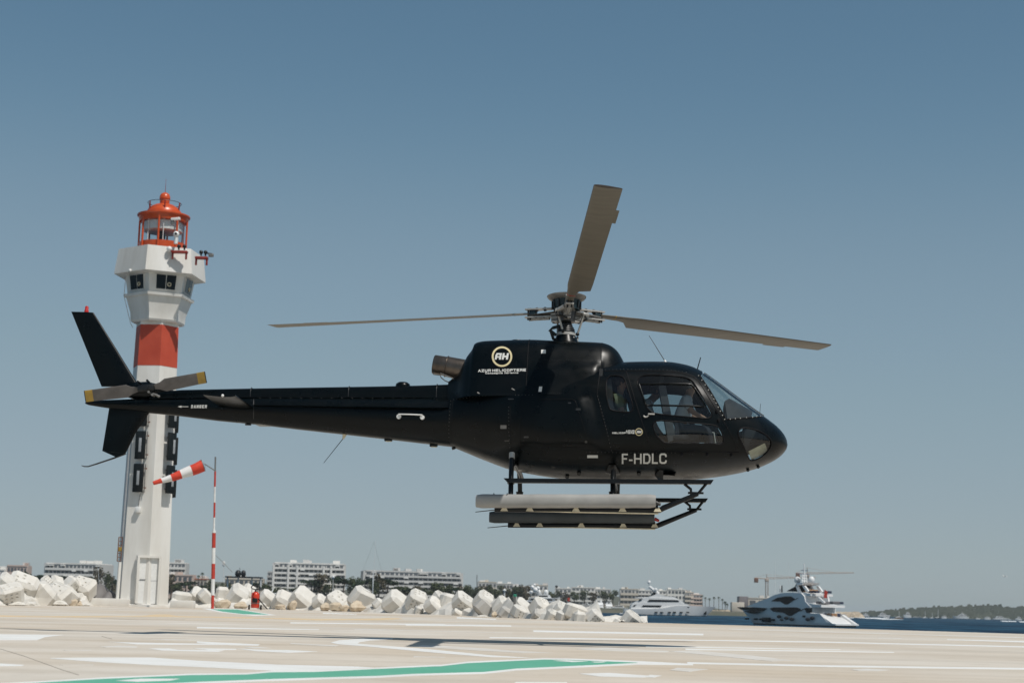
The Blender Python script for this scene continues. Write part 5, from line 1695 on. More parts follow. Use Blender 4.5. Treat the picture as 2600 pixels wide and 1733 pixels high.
# ------------------------------------------------------------------ breakwater of concrete blocks
M['block'] = mat('block', (0.70, 0.68, 0.635), 0.85, 0, 0, 1.3, 0.14, 5, col2=(0.56, 0.53, 0.475), detail=9, spec=0.2)
M['block_grey'] = mat('block_grey', (0.50, 0.485, 0.455), 0.85, 0, 0, 0.9, 0.10, 7, col2=(0.43, 0.41, 0.375), detail=9, spec=0.2)
M['stone_tan'] = mat('stone_tan', (0.62, 0.54, 0.42), 0.9, 0, 0, 2.2, 0.2, 6, col2=(0.46, 0.37, 0.27), detail=9, spec=0.2)
M['tarp'] = mat('tarp', (0.135, 0.125, 0.12), 0.7, 0, 0, 0.8, 0.08, 4, col2=(0.175, 0.165, 0.16), detail=6)
def block_mesh(pits, seed, asp=(1, 1, 1)):
    rnd = random.Random(seed)
    c = .17                                             # chamfer share
    mb = MB()
    V, F = [], []
    axes = [Vector((1, 0, 0)), Vector((0, 1, 0)), Vector((0, 0, 1))]
    corner = {}
    def add(p):
        V.append(p); return len(V) - 1
    h = .5
    for ai in range(3):
        for sg in (-1, 1):
            n, u, w = axes[ai] * sg, axes[(ai + 1) % 3], axes[(ai + 2) % 3]
            e = h - c
            q = [add(n * h + u * a * e + w * b * e) for a, b in ((-1, -1), (1, -1), (1, 1), (-1, 1))]
            corner[(ai, sg)] = {(-1, -1): q[0], (1, -1): q[1], (1, 1): q[2], (-1, 1): q[3]}
            if pits and (ai, sg) in pits:
                g = 3
                idx = {}
                for i in range(2 * g + 1):
                    for j in range(2 * g + 1):
                        a, b = -1 + i / g, -1 + j / g
                        if (abs(a), abs(b)) == (1, 1):
                            idx[i, j] = corner[(ai, sg)][(int(a), int(b))]
                        else:
                            idx[i, j] = add(n * h + u * a * e + w * b * e)
                for i in range(2 * g):
                    for j in range(2 * g):
                        cell = (idx[i, j], idx[i + 1, j], idx[i + 1, j + 1], idx[i, j + 1])
                        if i % 2 == 0 and j % 2 == 0 and rnd.random() < .72:
                            a, b = -1 + (i + .5) / g, -1 + (j + .5) / g
                            s_ = .80 / g * .5 * e * 2
                            inn = [add(n * h + u * (a * e + x * s_ * .60) + w * (b * e + y * s_ * .60)) for x, y in ((-1, -1), (1, -1), (1, 1), (-1, 1))]
                            for k in range(4):
                                F.append((cell[k], cell[(k + 1) % 4], inn[(k + 1) % 4], inn[k]))
                            ap = add(n * (h - .095) + u * (a * e + s_ * .22) + w * (b * e + s_ * .2))
                            for k in range(4):
                                F.append((inn[k], inn[(k + 1) % 4], ap))
                        else:
                            F.append(cell)
            else:
                F.append(tuple(q))
    # chamfer strips and corner triangles
    def cidx(ai, sg, s3):
        return corner[(ai, sg)][(s3[(ai + 1) % 3], s3[(ai + 2) % 3])]
    for ai in range(3):
        b_, c_ = (ai + 1) % 3, (ai + 2) % 3
        for sb in (-1, 1):
            for sc in (-1, 1):
                def S(a): 
                    s3 = [0, 0, 0]; s3[ai] = a; s3[b_] = sb; s3[c_] = sc; return s3
                F.append((cidx(b_, sb, S(-1)), cidx(b_, sb, S(1)), cidx(c_, sc, S(1)), cidx(c_, sc, S(-1))))
    for sx in (-1, 1):
        for sy in (-1, 1):
            for sz in (-1, 1):
                s3 = [sx, sy, sz]
                F.append((cidx(0, sx, s3), cidx(1, sy, s3), cidx(2, sz, s3)))
    V = [Vector((p.x * asp[0], p.y * asp[1], p.z * asp[2])) for p in V]
    def warp(p):
        q = p.copy()
        for ax, (k1, k2, k3) in enumerate(jit):
            q[ax] += .07 * math.sin(k1 + 2.3 * p.x) * math.cos(k2 + 2.1 * p.y) * math.sin(k3 + 2.6 * p.z)
        return q
    jit = [(rnd.uniform(0, 6), rnd.uniform(0, 6), rnd.uniform(0, 6)) for _ in range(3)]
    V = [warp(p) for p in V]
    return MB().add(V, F)
allp = {(a, s) for a in range(3) for s in (-1, 1)}
BM = {}
def block_me(kind, grey=False, var=0):
    if (kind, grey, var) not in BM:
        pits = {'p': {(0, 1), (1, -1), (2, 1)}, 's': None, 'q': {(2, 1)}}[kind]
        asp = ((1, 1, 1), (1.18, .9, .92), (.88, 1.0, 1.16), (1.1, 1.15, .82))[var]
        BM[(kind, grey, var)] = block_mesh(pits, 5 + ord(kind) + 31 * var, asp).mesh('block_' + kind, M['block_grey'] if grey else M['block'], 12)
    return BM[(kind, grey, var)]
# px centre x, centre y, size px, depth offset from the pad edge (m), kind, rot x, y, z (deg), label
BL = [
 (8, 1482, 50, 4.0, 's', 20, 35, 20, 'smooth concrete block cut by the left edge of the picture'),
 (26, 1503, 52, .5, 'p', 24, -14, 30, 'pitted concrete block tilted forward at the far left front'),
 (57, 1484, 62, 3.0, 'p', 35, 20, 15, 'largest pitted concrete block, top left of the breakwater pile'),
 (108, 1508, 60, .8, 's', 12, 42, 24, 'big smooth tilted block with a seam, left pile front'),
 (146, 1507, 54, .2, 'q', 40, 25, -20, 'smooth wedge-like block leaning right in front of the left pile'),
 (112, 1478, 32, 5.0, 'q', 30, 40, 10, 'small block peeping over the back of the left pile, leftmost of three'),
 (140, 1482, 38, 4.0, 's', 40, 15, 40, 'rounded-looking block at the back middle of the left pile'),
 (178, 1480, 34, 4.5, 'p', 25, 35, 60, 'small pitted block at the back right of the left pile'),
 (174, 1505, 46, 1.2, 's', 10, 38, 28, 'smooth block overhanging the tan rubble in the left pile'),
 (209, 1488, 54, 3.0, 'q', 38, 20, -15, 'tall many-sided block beside the grey tarpaulin'),
 (461, 1516, 42, 2.0, 's', 5, 8, 12, 'block right behind the white barrier by the lighthouse'),
 (505, 1510, 42, 2.2, 's', 35, 28, 20, 'pale block left of the striped windsock pole, farther from it'),
 (524, 1511, 38, 1.5, 's', 15, 44, 30, 'grey-sided block just left of the striped windsock pole'),
 (564, 1506, 36, 2.5, 's', 4, 3, 12, 'upright square block just right of the striped windsock pole'),
 (600, 1514, 54, 2.5, 's', 28, 30, 22, 'large smooth block left of the red fire extinguisher'),
 (627, 1503, 38, 3.5, 's', 40, 30, 10, 'block directly behind the red fire extinguisher'),
 (681, 1520, 44, 1.6, 's', 30, 38, 25, 'first block right of the red fire extinguisher'),
 (718, 1522, 46, 1.4, 's', 42, 26, 12, 'second block right of the red fire extinguisher'),
 (770, 1517, 54, 1.6, 's', 38, 40, 15, 'peaked block standing before the dark green pine trees'),
 (816, 1529, 40, 1.5, 's', 42, 38, 30, 'low block right of the peaked one, half sunk in rubble'),
 (856, 1523, 46, 1.6, 'q', 30, 36, -12, 'block with a few pits left of the dark crack'),
 (918, 1518, 58, 1.6, 'q', 12, 30, 20, 'tallest mid-pile block, below the sailing mast'),
 (966, 1535, 34, 2.2, 's', 20, 38, 30, 'small block right of the block below the sailing mast'),
 (1002, 1526, 52, 1.2, 's', 40, 36, 24, 'broad smooth block with a shadowed right edge'),
 (1058, 1522, 50, 1.9, 'p', 30, 22, 12, 'well pitted block in the middle of the breakwater'),
 (1063, 1547, 22, .2, 'p', 12, 10, 20, 'smallest pitted cube on the pad edge'),
 (1103, 1538, 44, 1.2, 's', 38, 44, 18, 'smooth sloping block right of the smallest pitted cube'),
 (1112, 1518, 34, 3.4, 'p', 34, 20, 38, 'pitted block at the back, left of the two-block peak'),
 (1138, 1522, 40, 2.8, 's', 6, 12, 20, 'plain upright block between two pitted ones'),
 (1176, 1529, 50, 1.4, 'p', 36, 32, 26, 'pitted block left of the large grey-faced block'),
 (1164, 1553, 26, .2, 's', 44, 30, 20, 'small grey triangular block on the pad edge'),
 (1228, 1524, 48, 2.6, 'p', 28, 30, 10, 'pitted block behind the large grey-faced block'),
 (1232, 1543, 50, .6, 'S', 4, 45, 12, 'large block showing a flat grey diamond face'),
 (1272, 1534, 38, 2.2, 's', 36, 30, 30, 'smooth block right of the large grey-faced block'),
 (1283, 1553, 30, .8, 'S', 18, 30, 20, 'small grey block beside the three-pit block'),
 (1322, 1553, 40, .8, 'p', 16, 22, 24, 'block with three rows of pits below the grey post'),
 (1325, 1534, 36, 2.6, 's', 30, 40, 12, 'plain block behind, below the grey post'),
 (1372, 1540, 46, 2.0, 'p', 34, 18, 30, 'large pitted block in front of the white superyacht'),
 (1366, 1558, 28, .6, 'S', 40, 25, 12, 'little grey block wedged between pitted ones'),
 (1402, 1564, 34, .4, 'p', 20, 16, 20, 'low pitted block on the edge, left of the pair'),
 (1432, 1563, 32, .4, 'p', 14, 12, 34, 'low pitted block on the edge, right of the pair'),
 (1421, 1549, 36, 1.8, 'p', 26, 30, 14, 'pitted block above the low edge pair'),
 (1460, 1549, 46, 1.6, 'q', 10, 18, 18, 'high pitted block near the right end of the pile'),
 (1471, 1567, 32, .3, 's', 3, 4, 8, 'flat white block lying at the right end of the pile'),
 (1510, 1566, 40, .6, 'p', 22, 36, 20, 'last pitted block of the pile, sloping to the sea'),
 (1536, 1577, 24, .6, 's', 20, 30, 20, 'half-sunken block tip after the last pitted block'),
 (1600, 1574, 44, .4, 'p', 24, 26, 24, 'lone pitted block standing in the gap before the yacht'),
 (1571, 1578, 22, .5, 'q', 18, 30, 30, 'low left companion of the lone pitted block'),
 (1630, 1580, 24, .5, 's', 24, 36, 10, 'low right companion of the lone pitted block'),
]
def edgeY(px):
    for (a, ya), (b, yb) in zip(EDGE, EDGE[1:]):
        if a <= px <= b:
            return atZ(px, ya + (yb - ya) * (px - a) / (b - a)).y
    return 70
for (px, py, sz, off, k, rx, ry, rz, lab) in BL:
    Y = edgeY(px) + off + .6
    p = atY(px, py + 4.0, Y)
    s_ = sz * Y / FPX * 1.0
    o = link('concrete_block', block_me(k.lower(), k == 'S', int(px + py) % 4), None, lab, 'concrete block', 'concrete blocks of the breakwater')
    o.location = p
    o.rotation_euler = (D2R(rx), D2R(ry), D2R(rz))
    o.scale = (s_, s_ * 1.05, s_ * .96)
# rubble stones along the foot of the blocks
def rock_mesh(seed, m):
    rnd = random.Random(seed)
    bm = bmesh.new()
    bmesh.ops.create_icosphere(bm, subdivisions=2, radius=.5)
    for v in bm.verts:
        d = v.co.normalized()
        k = 1 + .22 * math.sin(3.1 * d.x + seed) * math.cos(2.7 * d.y - seed) + .14 * math.sin(5.3 * d.z + 2 * seed) + rnd.uniform(-.11, .11)
        v.co = d * .5 * k
    V = [v.co.copy() for v in bm.verts]
    bm.verts.index_update()
    F = [tuple(v.index for v in f.verts) for f in bm.faces]
    bm.free()
    return MB().add(V, F).mesh('rock', m, 12)
RK = [rock_mesh(i, M['stone_tan']) for i in range(3)] + [rock_mesh(7 + i, M['block']) for i in range(2)]
ROCKS = [(45, 1534, 40, 10, 3, 'flat pale slab at the foot of the left pile, leftmost'), (80, 1535, 32, 10, 4, 'second pale slab at the foot of the left pile'), (150, 1533, 42, 14, 3, 'pinkish pale slab under the leaning left-pile wedge'), (186, 1531, 20, 16, 0, 'tan rubble stone beside the pinkish slab'), (200, 1534, 18, 12, 1, 'rust-stained tan stone left of the low white slab'), (216, 1535, 24, 9, 3, 'low pale stone touching the low white slab'),
         (420, 1541, 12, 8, 1, 'small grey-brown stone at the foot of the lighthouse'), (563, 1535, 40, 20, 0, 'rounded sand-coloured boulder right of the windsock pole'), (612, 1538, 34, 14, 1, 'sandy rock left of the red fire extinguisher'), (665, 1539, 24, 12, 4, 'pale stone right behind the extinguisher hose'), (742, 1536, 20, 18, 0, 'warm tan rock in the gap under the peaked block'), (735, 1540, 14, 12, 1, 'dark tan stone left of the peaked block foot'), (712, 1541, 26, 10, 2, 'low tan stone under the second block'),
         (826, 1541, 26, 14, 1, 'tan stone at the foot of the half sunk block'), (852, 1541, 30, 16, 2, 'rough tan rock left of the dark crack'), (872, 1543, 24, 12, 0, 'little tan rock beside the dark crack'), (905, 1541, 40, 20, 1, 'brown shadowed rock under the tallest mid-pile block'), (1255, 1560, 16, 10, 1, 'small brown stone right of the grey diamond block'), (1225, 1564, 30, 5, 3, 'thin pale slab below the grey diamond block')]
# rubble core behind the blocks
mb = MB()
rnd = random.Random(3)
cols = []
pxs = [-420 + 16 * i for i in range(int((1660 + 420) / 16))]
for px in pxs:
    Y = edgeY(px)
    a = atY(px, 1500, Y)
    hgt = .70 + .15 * math.sin(px * .05) + rnd.uniform(-.15, .15)
    if 225 < px < 440: hgt = .15
    if px > 1525: hgt = .2
    if px < 225: hgt += .15
    d = Vector((a.x, a.y, 0)).normalized()
    row = []
    for t_, hh in ((.7, -.3), (1.6, .35), (2.8, .8), (4.4, 1.0), (6.2, .6), (9.0, -.6), (13, -4.0)):
        r = (a.y + t_ + rnd.uniform(-.25, .25)) / a.y
        row.append((a.x * r, a.y * r, hgt * hh + rnd.uniform(-.12, .12) if hh > -3 else -4.0))
    cols.append(row)
V = [p for r in cols for p in r]
n = 7
mb.add(V, [(i * n + k, i * n + k + 1, (i + 1) * n + k + 1, (i + 1) * n + k) for i in range(len(cols) - 1) for k in range(n - 1)])
core = mb.build('breakwater_core', M['block'], kind='structure', smooth=0)
core['label'] = 'pale rubble core under the breakwater blocks'
for px, py, w, h, k, lab in ROCKS:
    Y = edgeY(px) - .1
    o = link('rubble_stone', RK[k], None, lab, 'stone', 'rubble stones along the breakwater')
    o.location = atY(px, py, Y)
    o.rotation_euler = (random.uniform(0, 1), random.uniform(0, 1), random.uniform(0, 6))
    s_ = Y / FPX
    o.rotation_euler = (0, 0, random.uniform(-.3, .3))
    o.scale = (w * s_ * 1.05, w * s_ * .8, h * s_ * 1.5)
# grey tarpaulin mound, harbour post
for px, w, h, lab in ((243, 70, 44, 'dark grey tarpaulin mound left of the lighthouse'), (275, 40, 26, 'smaller dark grey tarpaulin hump touching the lighthouse side')):
    Y = 97.5
    p = atY(px, 1524, Y)
    k = Y / FPX
    mb = MB()
    secs = []
    for j in range(7):
        t_ = j / 6
        r = math.cos(t_ * math.pi / 2) ** .7
        secs.append([Vector((math.cos(a) * w / 2 * k * r * (1 + .05 * math.sin(4 * a)) + t_ * w * k * .12, math.sin(a) * .9 * r, t_ * h * k)) for a in [2 * math.pi * i / 20 for i in range(20)]])
    o = mb.loft(secs).build('tarpaulin_mound', M['tarp'], None, 50, lab, 'tarpaulin')
    o.location = p
p = atY(1307, 1530, 78)
hp_ = empty('harbour_post', 'grey mooring post with a green cap among the blocks', 'post', (p.x, 78, 0))
k = 78 / FPX
zt_ = atY(1308, 1507, 78).z
MB().lathe([(.065, 0), (.065, zt_ - .12)], n=12).build('post', M['grey_metal'], hp_, 40)
M['green_cap'] = mat('green_cap', (0.03, 0.22, 0.14), 0.5, 0, 0.1, 5)
MB().lathe([(.085, zt_ - .12), (.085, zt_ - .02), (.04, zt_)], n=12).build('cap', M['green_cap'], hp_, 40)
# ------------------------------------------------------------------ far shore
M['coast'] = mat('coast', (0.13, 0.12, 0.09), 0.95, 0, 0, 0.02, 0, 1, col2=(0.06, 0.07, 0.045), detail=6)
M['jetty'] = mat('jetty', (0.50, 0.42, 0.32), 0.95, 0, 0, 0.35, 0, 1, col2=(0.30, 0.24, 0.17), detail=6)
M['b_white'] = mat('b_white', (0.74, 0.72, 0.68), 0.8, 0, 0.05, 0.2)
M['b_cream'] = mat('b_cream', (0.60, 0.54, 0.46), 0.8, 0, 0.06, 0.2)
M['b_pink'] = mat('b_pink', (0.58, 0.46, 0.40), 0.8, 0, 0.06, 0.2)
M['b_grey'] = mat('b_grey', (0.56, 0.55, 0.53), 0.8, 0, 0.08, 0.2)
M['b_shadow'] = mat('b_shadow', (0.17, 0.165, 0.155), 0.8, 0, 0.25, 0.3)
M['b_win'] = mat('b_win', (0.085, 0.092, 0.100), 0.3, 0, 0.7, 0.25)
M['awning'] = mat('awning', (0.74, 0.73, 0.70), 0.8, 0, 0.05, 0.5)
M['tile'] = mat('tile', (0.30, 0.13, 0.08), 0.85, 0, 0.15, 0.4)
rnd = random.Random(11)
_unit = MB().box((0, 0, 0), (1, 1, 1))
UB = {}
def ubox(m):
    if m not in UB: UB[m] = _unit.mesh('unit_' + m, M[m], 0)
    return UB[m]
def part(name, m, parent, c, d):
    o = link(name, ubox(m), parent)
    o.location = c
    o.scale = d
    return o
# terrain
mb = MB()
cols = []
for i in range(60):
    px = -500 + i * 41
    row = []
    for j, (Y, z) in enumerate(((860, -4), (866, -.5), (900, .6), (1100, 2.0), (1400, 6), (1800, 16), (2400, 12), (2600, -4))):
        fall = 1.0 if px < 1500 else max(0.0, 1 - (px - 1500) / 420)
        Y2 = Y if px < 1250 else Y + 260 * min(1, (px - 1250) / 120)
        row.append((((px - 1300) / FPX) * Y2, Y2, max(-4, z * (fall if z > 0 else 1) * (1 + .2 * math.sin(i * 1.3 + j)))))
    cols.append(row)
n = 8
mb.add([p for r in cols for p in r], [(i * n + k, i * n + k + 1, (i + 1) * n + k + 1, (i + 1) * n + k) for i in range(len(cols) - 1) for k in range(n - 1)])
coast = mb.build('coast', M['coast'], kind='structure', smooth=40)
coast['label'] = 'low wooded shore of the bay behind the breakwater'
def ground_z(px, py, Y): return atY(px, py, Y)
def building(label, px0, px1, pyt, pyb, Y, floors, bays, wall='b_white', yaw=0.0, dep=16, setback=1, balc=True, win='b_win', awn=.0, roof=None, name='apartment_building', fins=()):
    a, b = atY(px0, pyb, Y), atY(px1, pyt, Y)
    W = (b.x - a.x) / max(.5, math.cos(yaw))
    zb_ = min(a.z, b.z) - 3
    Ht = max(a.z, b.z) - zb_
    r = empty(name, label, 'building', ((a.x + b.x) / 2, Y, zb_), yaw)
    fh = (Ht - .8) / (floors + .4)
    part('wall', wall if not balc else 'b_grey', r, (0, dep / 2, Ht / 2 - .2), (W, dep, Ht - .4))  # shade of the balcony recesses put into a greyer wall colour
    for f in range(floors):
        z = Ht - .8 - fh * (f + 1)
        w_ = W * (1 - .06 * setback * (f == 0) - .03 * setback * (f == 1))
        bw = w_ / bays
        for k in range(bays):
            x = -w_ / 2 + bw * (k + .5)
            part('window', win, r, (x, -.10, z + fh * .58), (bw * rnd.uniform(.5, .8), .3, fh * .46))
            if rnd.random() < awn:
                part('awning', 'awning', r, (x + rnd.uniform(-.1, .1) * bw, -1.1, z + fh * .82), (bw * .95, 1.6, fh * .22))
        if balc:
            part('balcony', wall, r, (0, -.75, z + fh * .14), (w_ * 1.005, 1.7, fh * .42))
    part('roof_slab', wall if not roof else roof, r, (0, dep / 2 - .3, Ht - .35), (W * (1 - .05 * setback), dep, .7))
    for k in range(max(2, int(W / 9))):
        x = rnd.uniform(-W * .42, W * .42)
        part('roof_room', rnd.choice(['b_white', 'b_grey', wall]), r, (x, dep * .4, Ht + .6), (rnd.uniform(2, 5), 4, rnd.uniform(1.0, 2.2)))
    for u in fins:
        part('stair_fin', 'b_white', r, (-W / 2 + W * u, -.95, Ht * .46), (1.1, 2.0, Ht * .92))
    return r
building('pinkish villa block at the far left skyline', 14, 70, 1434, 1500, 880, 4, 6, 'b_pink', .12, 14, 1, False, name='villa')
building('pale house partly cut by the left picture edge', -34, 12, 1444, 1500, 890, 3, 4, 'b_white', 0, 12, 1, False, name='villa')
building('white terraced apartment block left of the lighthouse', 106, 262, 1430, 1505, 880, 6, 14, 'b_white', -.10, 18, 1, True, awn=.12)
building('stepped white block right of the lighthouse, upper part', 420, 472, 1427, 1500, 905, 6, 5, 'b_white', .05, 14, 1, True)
building('pink lower block right of the lighthouse', 424, 490, 1458, 1503, 880, 3, 5, 'b_pink', 0, 10, 0, False)
building('small cream house below the twin palm trees', 490, 526, 1468, 1505, 885, 2, 4, 'b_cream', 0, 10, 0, False, name='villa', roof='tile')
building('cream house behind the black-topped yacht', 570, 668, 1468, 1505, 900, 3, 8, 'b_cream', .05, 10, 0, False, name='villa')
building('grey end wing of the tall white apartment block', 676, 722, 1450, 1510, 905, 6, 5, 'b_grey', -.25, 14, 1, True)
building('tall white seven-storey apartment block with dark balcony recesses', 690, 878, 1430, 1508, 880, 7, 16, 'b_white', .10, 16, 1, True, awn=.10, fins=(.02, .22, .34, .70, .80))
building('long apartment block, shaded facade painted grey, with white awnings right of the mast', 922, 1176, 1452, 1512, 885, 6, 20, 'b_grey', .16, 18, 1, True, awn=.20)  # shade on this facade is put into its grey colour
building('white terrace house in front of the pine trees', 812, 845, 1494, 1512, 872, 3, 4, 'b_white', 0, 8, 0, True, name='villa')
far = [(1212, 1262, 1476, 'b_cream'), (1258, 1304, 1480, 'b_white'), (1302, 1350, 1487, 'b_white'), (1348, 1392, 1484, 'b_cream'), (1408, 1452, 1492, 'b_white'), (1450, 1512, 1490, 'b_white'), (1506, 1552, 1494, 'b_white'), (1574, 1624, 1494, 'b_cream'), (1618, 1694, 1498, 'b_white'), (1694, 1742, 1495, 'b_white'), (1738, 1762, 1502, 'b_cream'), (1752, 1784, 1508, 'b_pink')]
pos = ['leftmost', 'second from left', 'third from left', 'fourth from left', 'fifth from left', 'sixth from left', 'seventh from left', 'eighth from left', 'ninth from left', 'large tiered one, tenth from left', 'eleventh from left', 'rightmost, next to the palms']
for (p0, p1, pt, w), q in zip(far, pos):
    building('small harbour-front building on the far shore row, ' + q, p0, p1, pt, 1532, 1500, 3 if p1 - p0 < 60 else 4, max(4, int((p1 - p0) / 9)), w, rnd.uniform(-.1, .1), 14, 1, rnd.random() < .5, name='harbour_building')
bb = building('plain sand-coloured box building left of the big yacht', 1900, 1966, 1517, 1545, 1250, 1, 3, 'b_cream', 0, 20, 0, False, name='warehouse')
M['b_purple'] = mat('b_purple', (0.19, 0.17, 0.175), 0.7, 0, 0.1, 0.3)
p = atY(1888, 1541, 1245)
gw = MB().box((0, 6, 0), (6.6, 12, 8.2), ch=.2).build('storage_shed', M['b_purple'], None, 30, 'dark grey cube shed beside the sand-coloured box building', 'shed')
gw.location = atY(1888, 1527, 1245)
lowc = pbox('quay_house', 1858, 1890, 1528, 1552, 1240, 8, M['b_cream'], 'low cream quay house below the dark grey cube shed', 'building', .2)

# stone jetties
def jetty(label, pxa, pxb, pyt, pyb, Y):
    r2 = random.Random(int(pxa))
    secs = []
    k = 46
    for i in range(k):
        px = pxa + (pxb - pxa) * i / (k - 1)
        t, b = atY(px, pyt + (pyb - pyt) * .0, Y), atY(px, pyb, Y)
        e = min(1, min(i, k - 1 - i) / 2.5)
        h = (t.z - SEA) * e
        secs.append([Vector((t.x, Y - 7 + r2.uniform(-1, 1), SEA - 1)), Vector((t.x + r2.uniform(-.6, .6), Y - 4 + r2.uniform(-1, 1), SEA + h * .45 + r2.uniform(-.5, .5))), Vector((t.x, Y - 1.5, SEA + h + r2.uniform(-.5, .35))), Vector((t.x, Y + 5, SEA + h + r2.uniform(-.4, .3))), Vector((t.x, Y + 11, SEA - 1))])
    V = [p for s in secs for p in s]
    F = [(i * 5 + j, i * 5 + j + 1, i * 5 + j + 6, i * 5 + j + 5) for i in range(k - 1) for j in range(4)]
    return MB().add(V, F).build('stone_jetty', M['jetty'], None, 0, label, 'jetty', 'stone jetties of the harbour')
jetty('tan rock jetty left of the white motor yacht', 1440, 1600, 1537, 1550, 1400)
jetty('tan rock jetty between the two large yachts', 1780, 1960, 1548, 1558, 1300)

jetty('low dark mole under the second tower crane', 1940, 2196, 1552, 1556, 1500)
# ------------------------------------------------------------------ trees
def leafmat(name, c1, c2):
    m = mat(name, c1, 0.75, 0, 0, 0.5, 0, 1, col2=c2, detail=3, spec=0.2)
    return m
M['leaf_dark'] = leafmat('leaf_dark', (0.018, 0.034, 0.016), (0.045, 0.068, 0.030))
M['leaf_mid'] = leafmat('leaf_mid', (0.045, 0.060, 0.026), (0.105, 0.118, 0.055))
M['leaf_brown'] = leafmat('leaf_brown', (0.075, 0.062, 0.036), (0.13, 0.11, 0.065))
M['bark'] = mat('bark', (0.10, 0.075, 0.055), 0.9, 0, 0.3, 2)
def crown_mesh(seed, lobes, nleaf, size, m):
    r = random.Random(seed)
    V, F = [], []
    for k in range(nleaf):
        c, rad = lobes[r.randrange(len(lobes))]
        while True:
            d = Vector((r.uniform(-1, 1), r.uniform(-1, 1), r.uniform(-1, 1)))
            if .25 < d.length < 1: break
        p = Vector(c) + Vector((d.x * rad[0], d.y * rad[1], d.z * rad[2]))
        a = Vector((r.uniform(-1, 1), r.uniform(-1, 1), r.uniform(-1, 1))).normalized()
        b = a.cross(Vector((r.uniform(-1, 1), r.uniform(-1, 1), r.uniform(-1, 1)))).normalized()
        s = size * r.uniform(.6, 1.4)
        o = len(V)
        V += [p + a * s, p + b * s * .8, p - a * s, p - b * s * .7]
        F.append((o, o + 1, o + 2, o + 3))
    return MB().add(V, F).mesh('crown', m, 0, False)
CR = {}
for kind, m in (('pine', 'leaf_dark'), ('bush', 'leaf_mid'), ('brown', 'leaf_brown')):
    for v in range(2):
        r = random.Random(hash((kind, v)) % 1000 if False else 17 * v + len(kind))
        if kind == 'pine':
            lobes = [((r.uniform(-.34, .34), r.uniform(-.3, .3), r.uniform(.05, .35)), (.30, .28, .20)) for _ in range(8)]
        else:
            lobes = [((r.uniform(-.3, .3), r.uniform(-.25, .25), r.uniform(-.3, .35)), (.24, .24, .24)) for _ in range(9)]
        CR[kind, v] = crown_mesh(v + 3, lobes, 620, .055, M[m])
def tree(kind, px, pyt, pyb, wpx, Y, label, v=0):
    a, b = atY(px, pyb, Y), atY(px, pyt, Y)
    W, Ht = wpx * Y / FPX, b.z - a.z
    t = empty({'pine': 'pine_tree', 'bush': 'leafy_tree', 'brown': 'dry_tree'}[kind], label, 'tree', (a.x, Y, a.z), rnd.uniform(0, 6), 'trees along the far shore')
    MB().path([(0, 0, -3), (.02 * W, 0, Ht * .35), (-.02 * W, .01 * W, Ht * .75)], .03 * W, 7, rs=[.05 * W, .04 * W, .02 * W]).build('trunk', M['bark'], t, 50)
    ch = Ht * (.62 if kind == 'pine' else .92)
    o = link('crown', CR[kind, v % 2], t)
    o.location = (0, 0, Ht - ch * .5)
    o.scale = (W, W, ch)
    return t
TR = [('bush', 62, 1446, 1505, 34, 'dark tree left of the pinkish villa edge'), ('pine', 40, 1462, 1508, 44, 'pine below the pinkish villa'), ('pine', 100, 1458, 1508, 50, 'pine between the pinkish villa and the white terraces'), ('pine', 136, 1460, 1508, 50, 'first hedge-like pine before the white terraces'), ('pine', 172, 1461, 1508, 50, 'second hedge-like pine before the white terraces'), ('pine', 206, 1460, 1508, 46, 'third hedge-like pine before the white terraces'),
      ('brown', 246, 1440, 1508, 30, 'tall dry tree just left of the lighthouse'), ('bush', 268, 1452, 1508, 26, 'green tree touching the left side of the lighthouse'), ('brown', 284, 1462, 1508, 24, 'rusty tree hidden beside the lighthouse ladder'), ('brown', 434, 1456, 1510, 34, 'dry tree right of the lighthouse'), ('pine', 470, 1474, 1510, 44, 'dark rounded bush-like pine right of the lighthouse'), ('bush', 530, 1470, 1510, 26, 'small tree left of the windsock pole top yacht'),
      ('bush', 722, 1490, 1512, 28, 'small green tree before the tall white block'), ('pine', 790, 1470, 1518, 48, 'round dark pine left of the peaked block'), ('brown', 812, 1456, 1512, 44, 'brownish tall tree before the tall white block'), ('pine', 846, 1462, 1514, 40, 'pine right of the white terrace house'), ('pine', 872, 1466, 1514, 44, 'pine at the right end of the tall white block'), ('bush', 898, 1464, 1512, 40, 'leafy tree left of the sailing mast'), ('pine', 926, 1468, 1514, 40, 'pine at the foot of the sailing mast'), ('brown', 962, 1458, 1512, 40, 'brown-topped tree right of the sailing mast'), ('pine', 984, 1468, 1516, 50, 'large dark pine before the long grey block'), ('bush', 1030, 1488, 1516, 44, 'low tree before the long grey block'), ('brown', 1060, 1486, 1516, 30, 'dry tree in the middle of the long grey block'), ('bush', 1110, 1478, 1518, 44, 'first tree right of centre of the long grey block'), ('bush', 1140, 1482, 1518, 36, 'second tree right of centre of the long grey block'), ('brown', 1170, 1486, 1518, 30, 'dry tree at the right end of the long grey block')]
for i, (k, px, pt, pb, w, lab) in enumerate(TR):
    tree(k, px, pt, pb, w, 862 + (i % 3) * 3, lab, i)
GAP = [(-20, 1470, 40), (6, 1466, 36), (82, 1468, 34), (226, 1466, 34), (300, 1470, 30), (450, 1482, 34), (492, 1484, 30), (514, 1484, 26), (548, 1480, 34), (575, 1478, 34), (652, 1478, 36), (676, 1480, 34), (700, 1488, 30), (744, 1492, 30), (764, 1488, 32), (832, 1480, 34), (908, 1478, 34), (946, 1474, 36), (1008, 1486, 36), (1046, 1494, 30), (1084, 1492, 34), (1126, 1490, 30), (1156, 1490, 32), (1186, 1488, 30)]
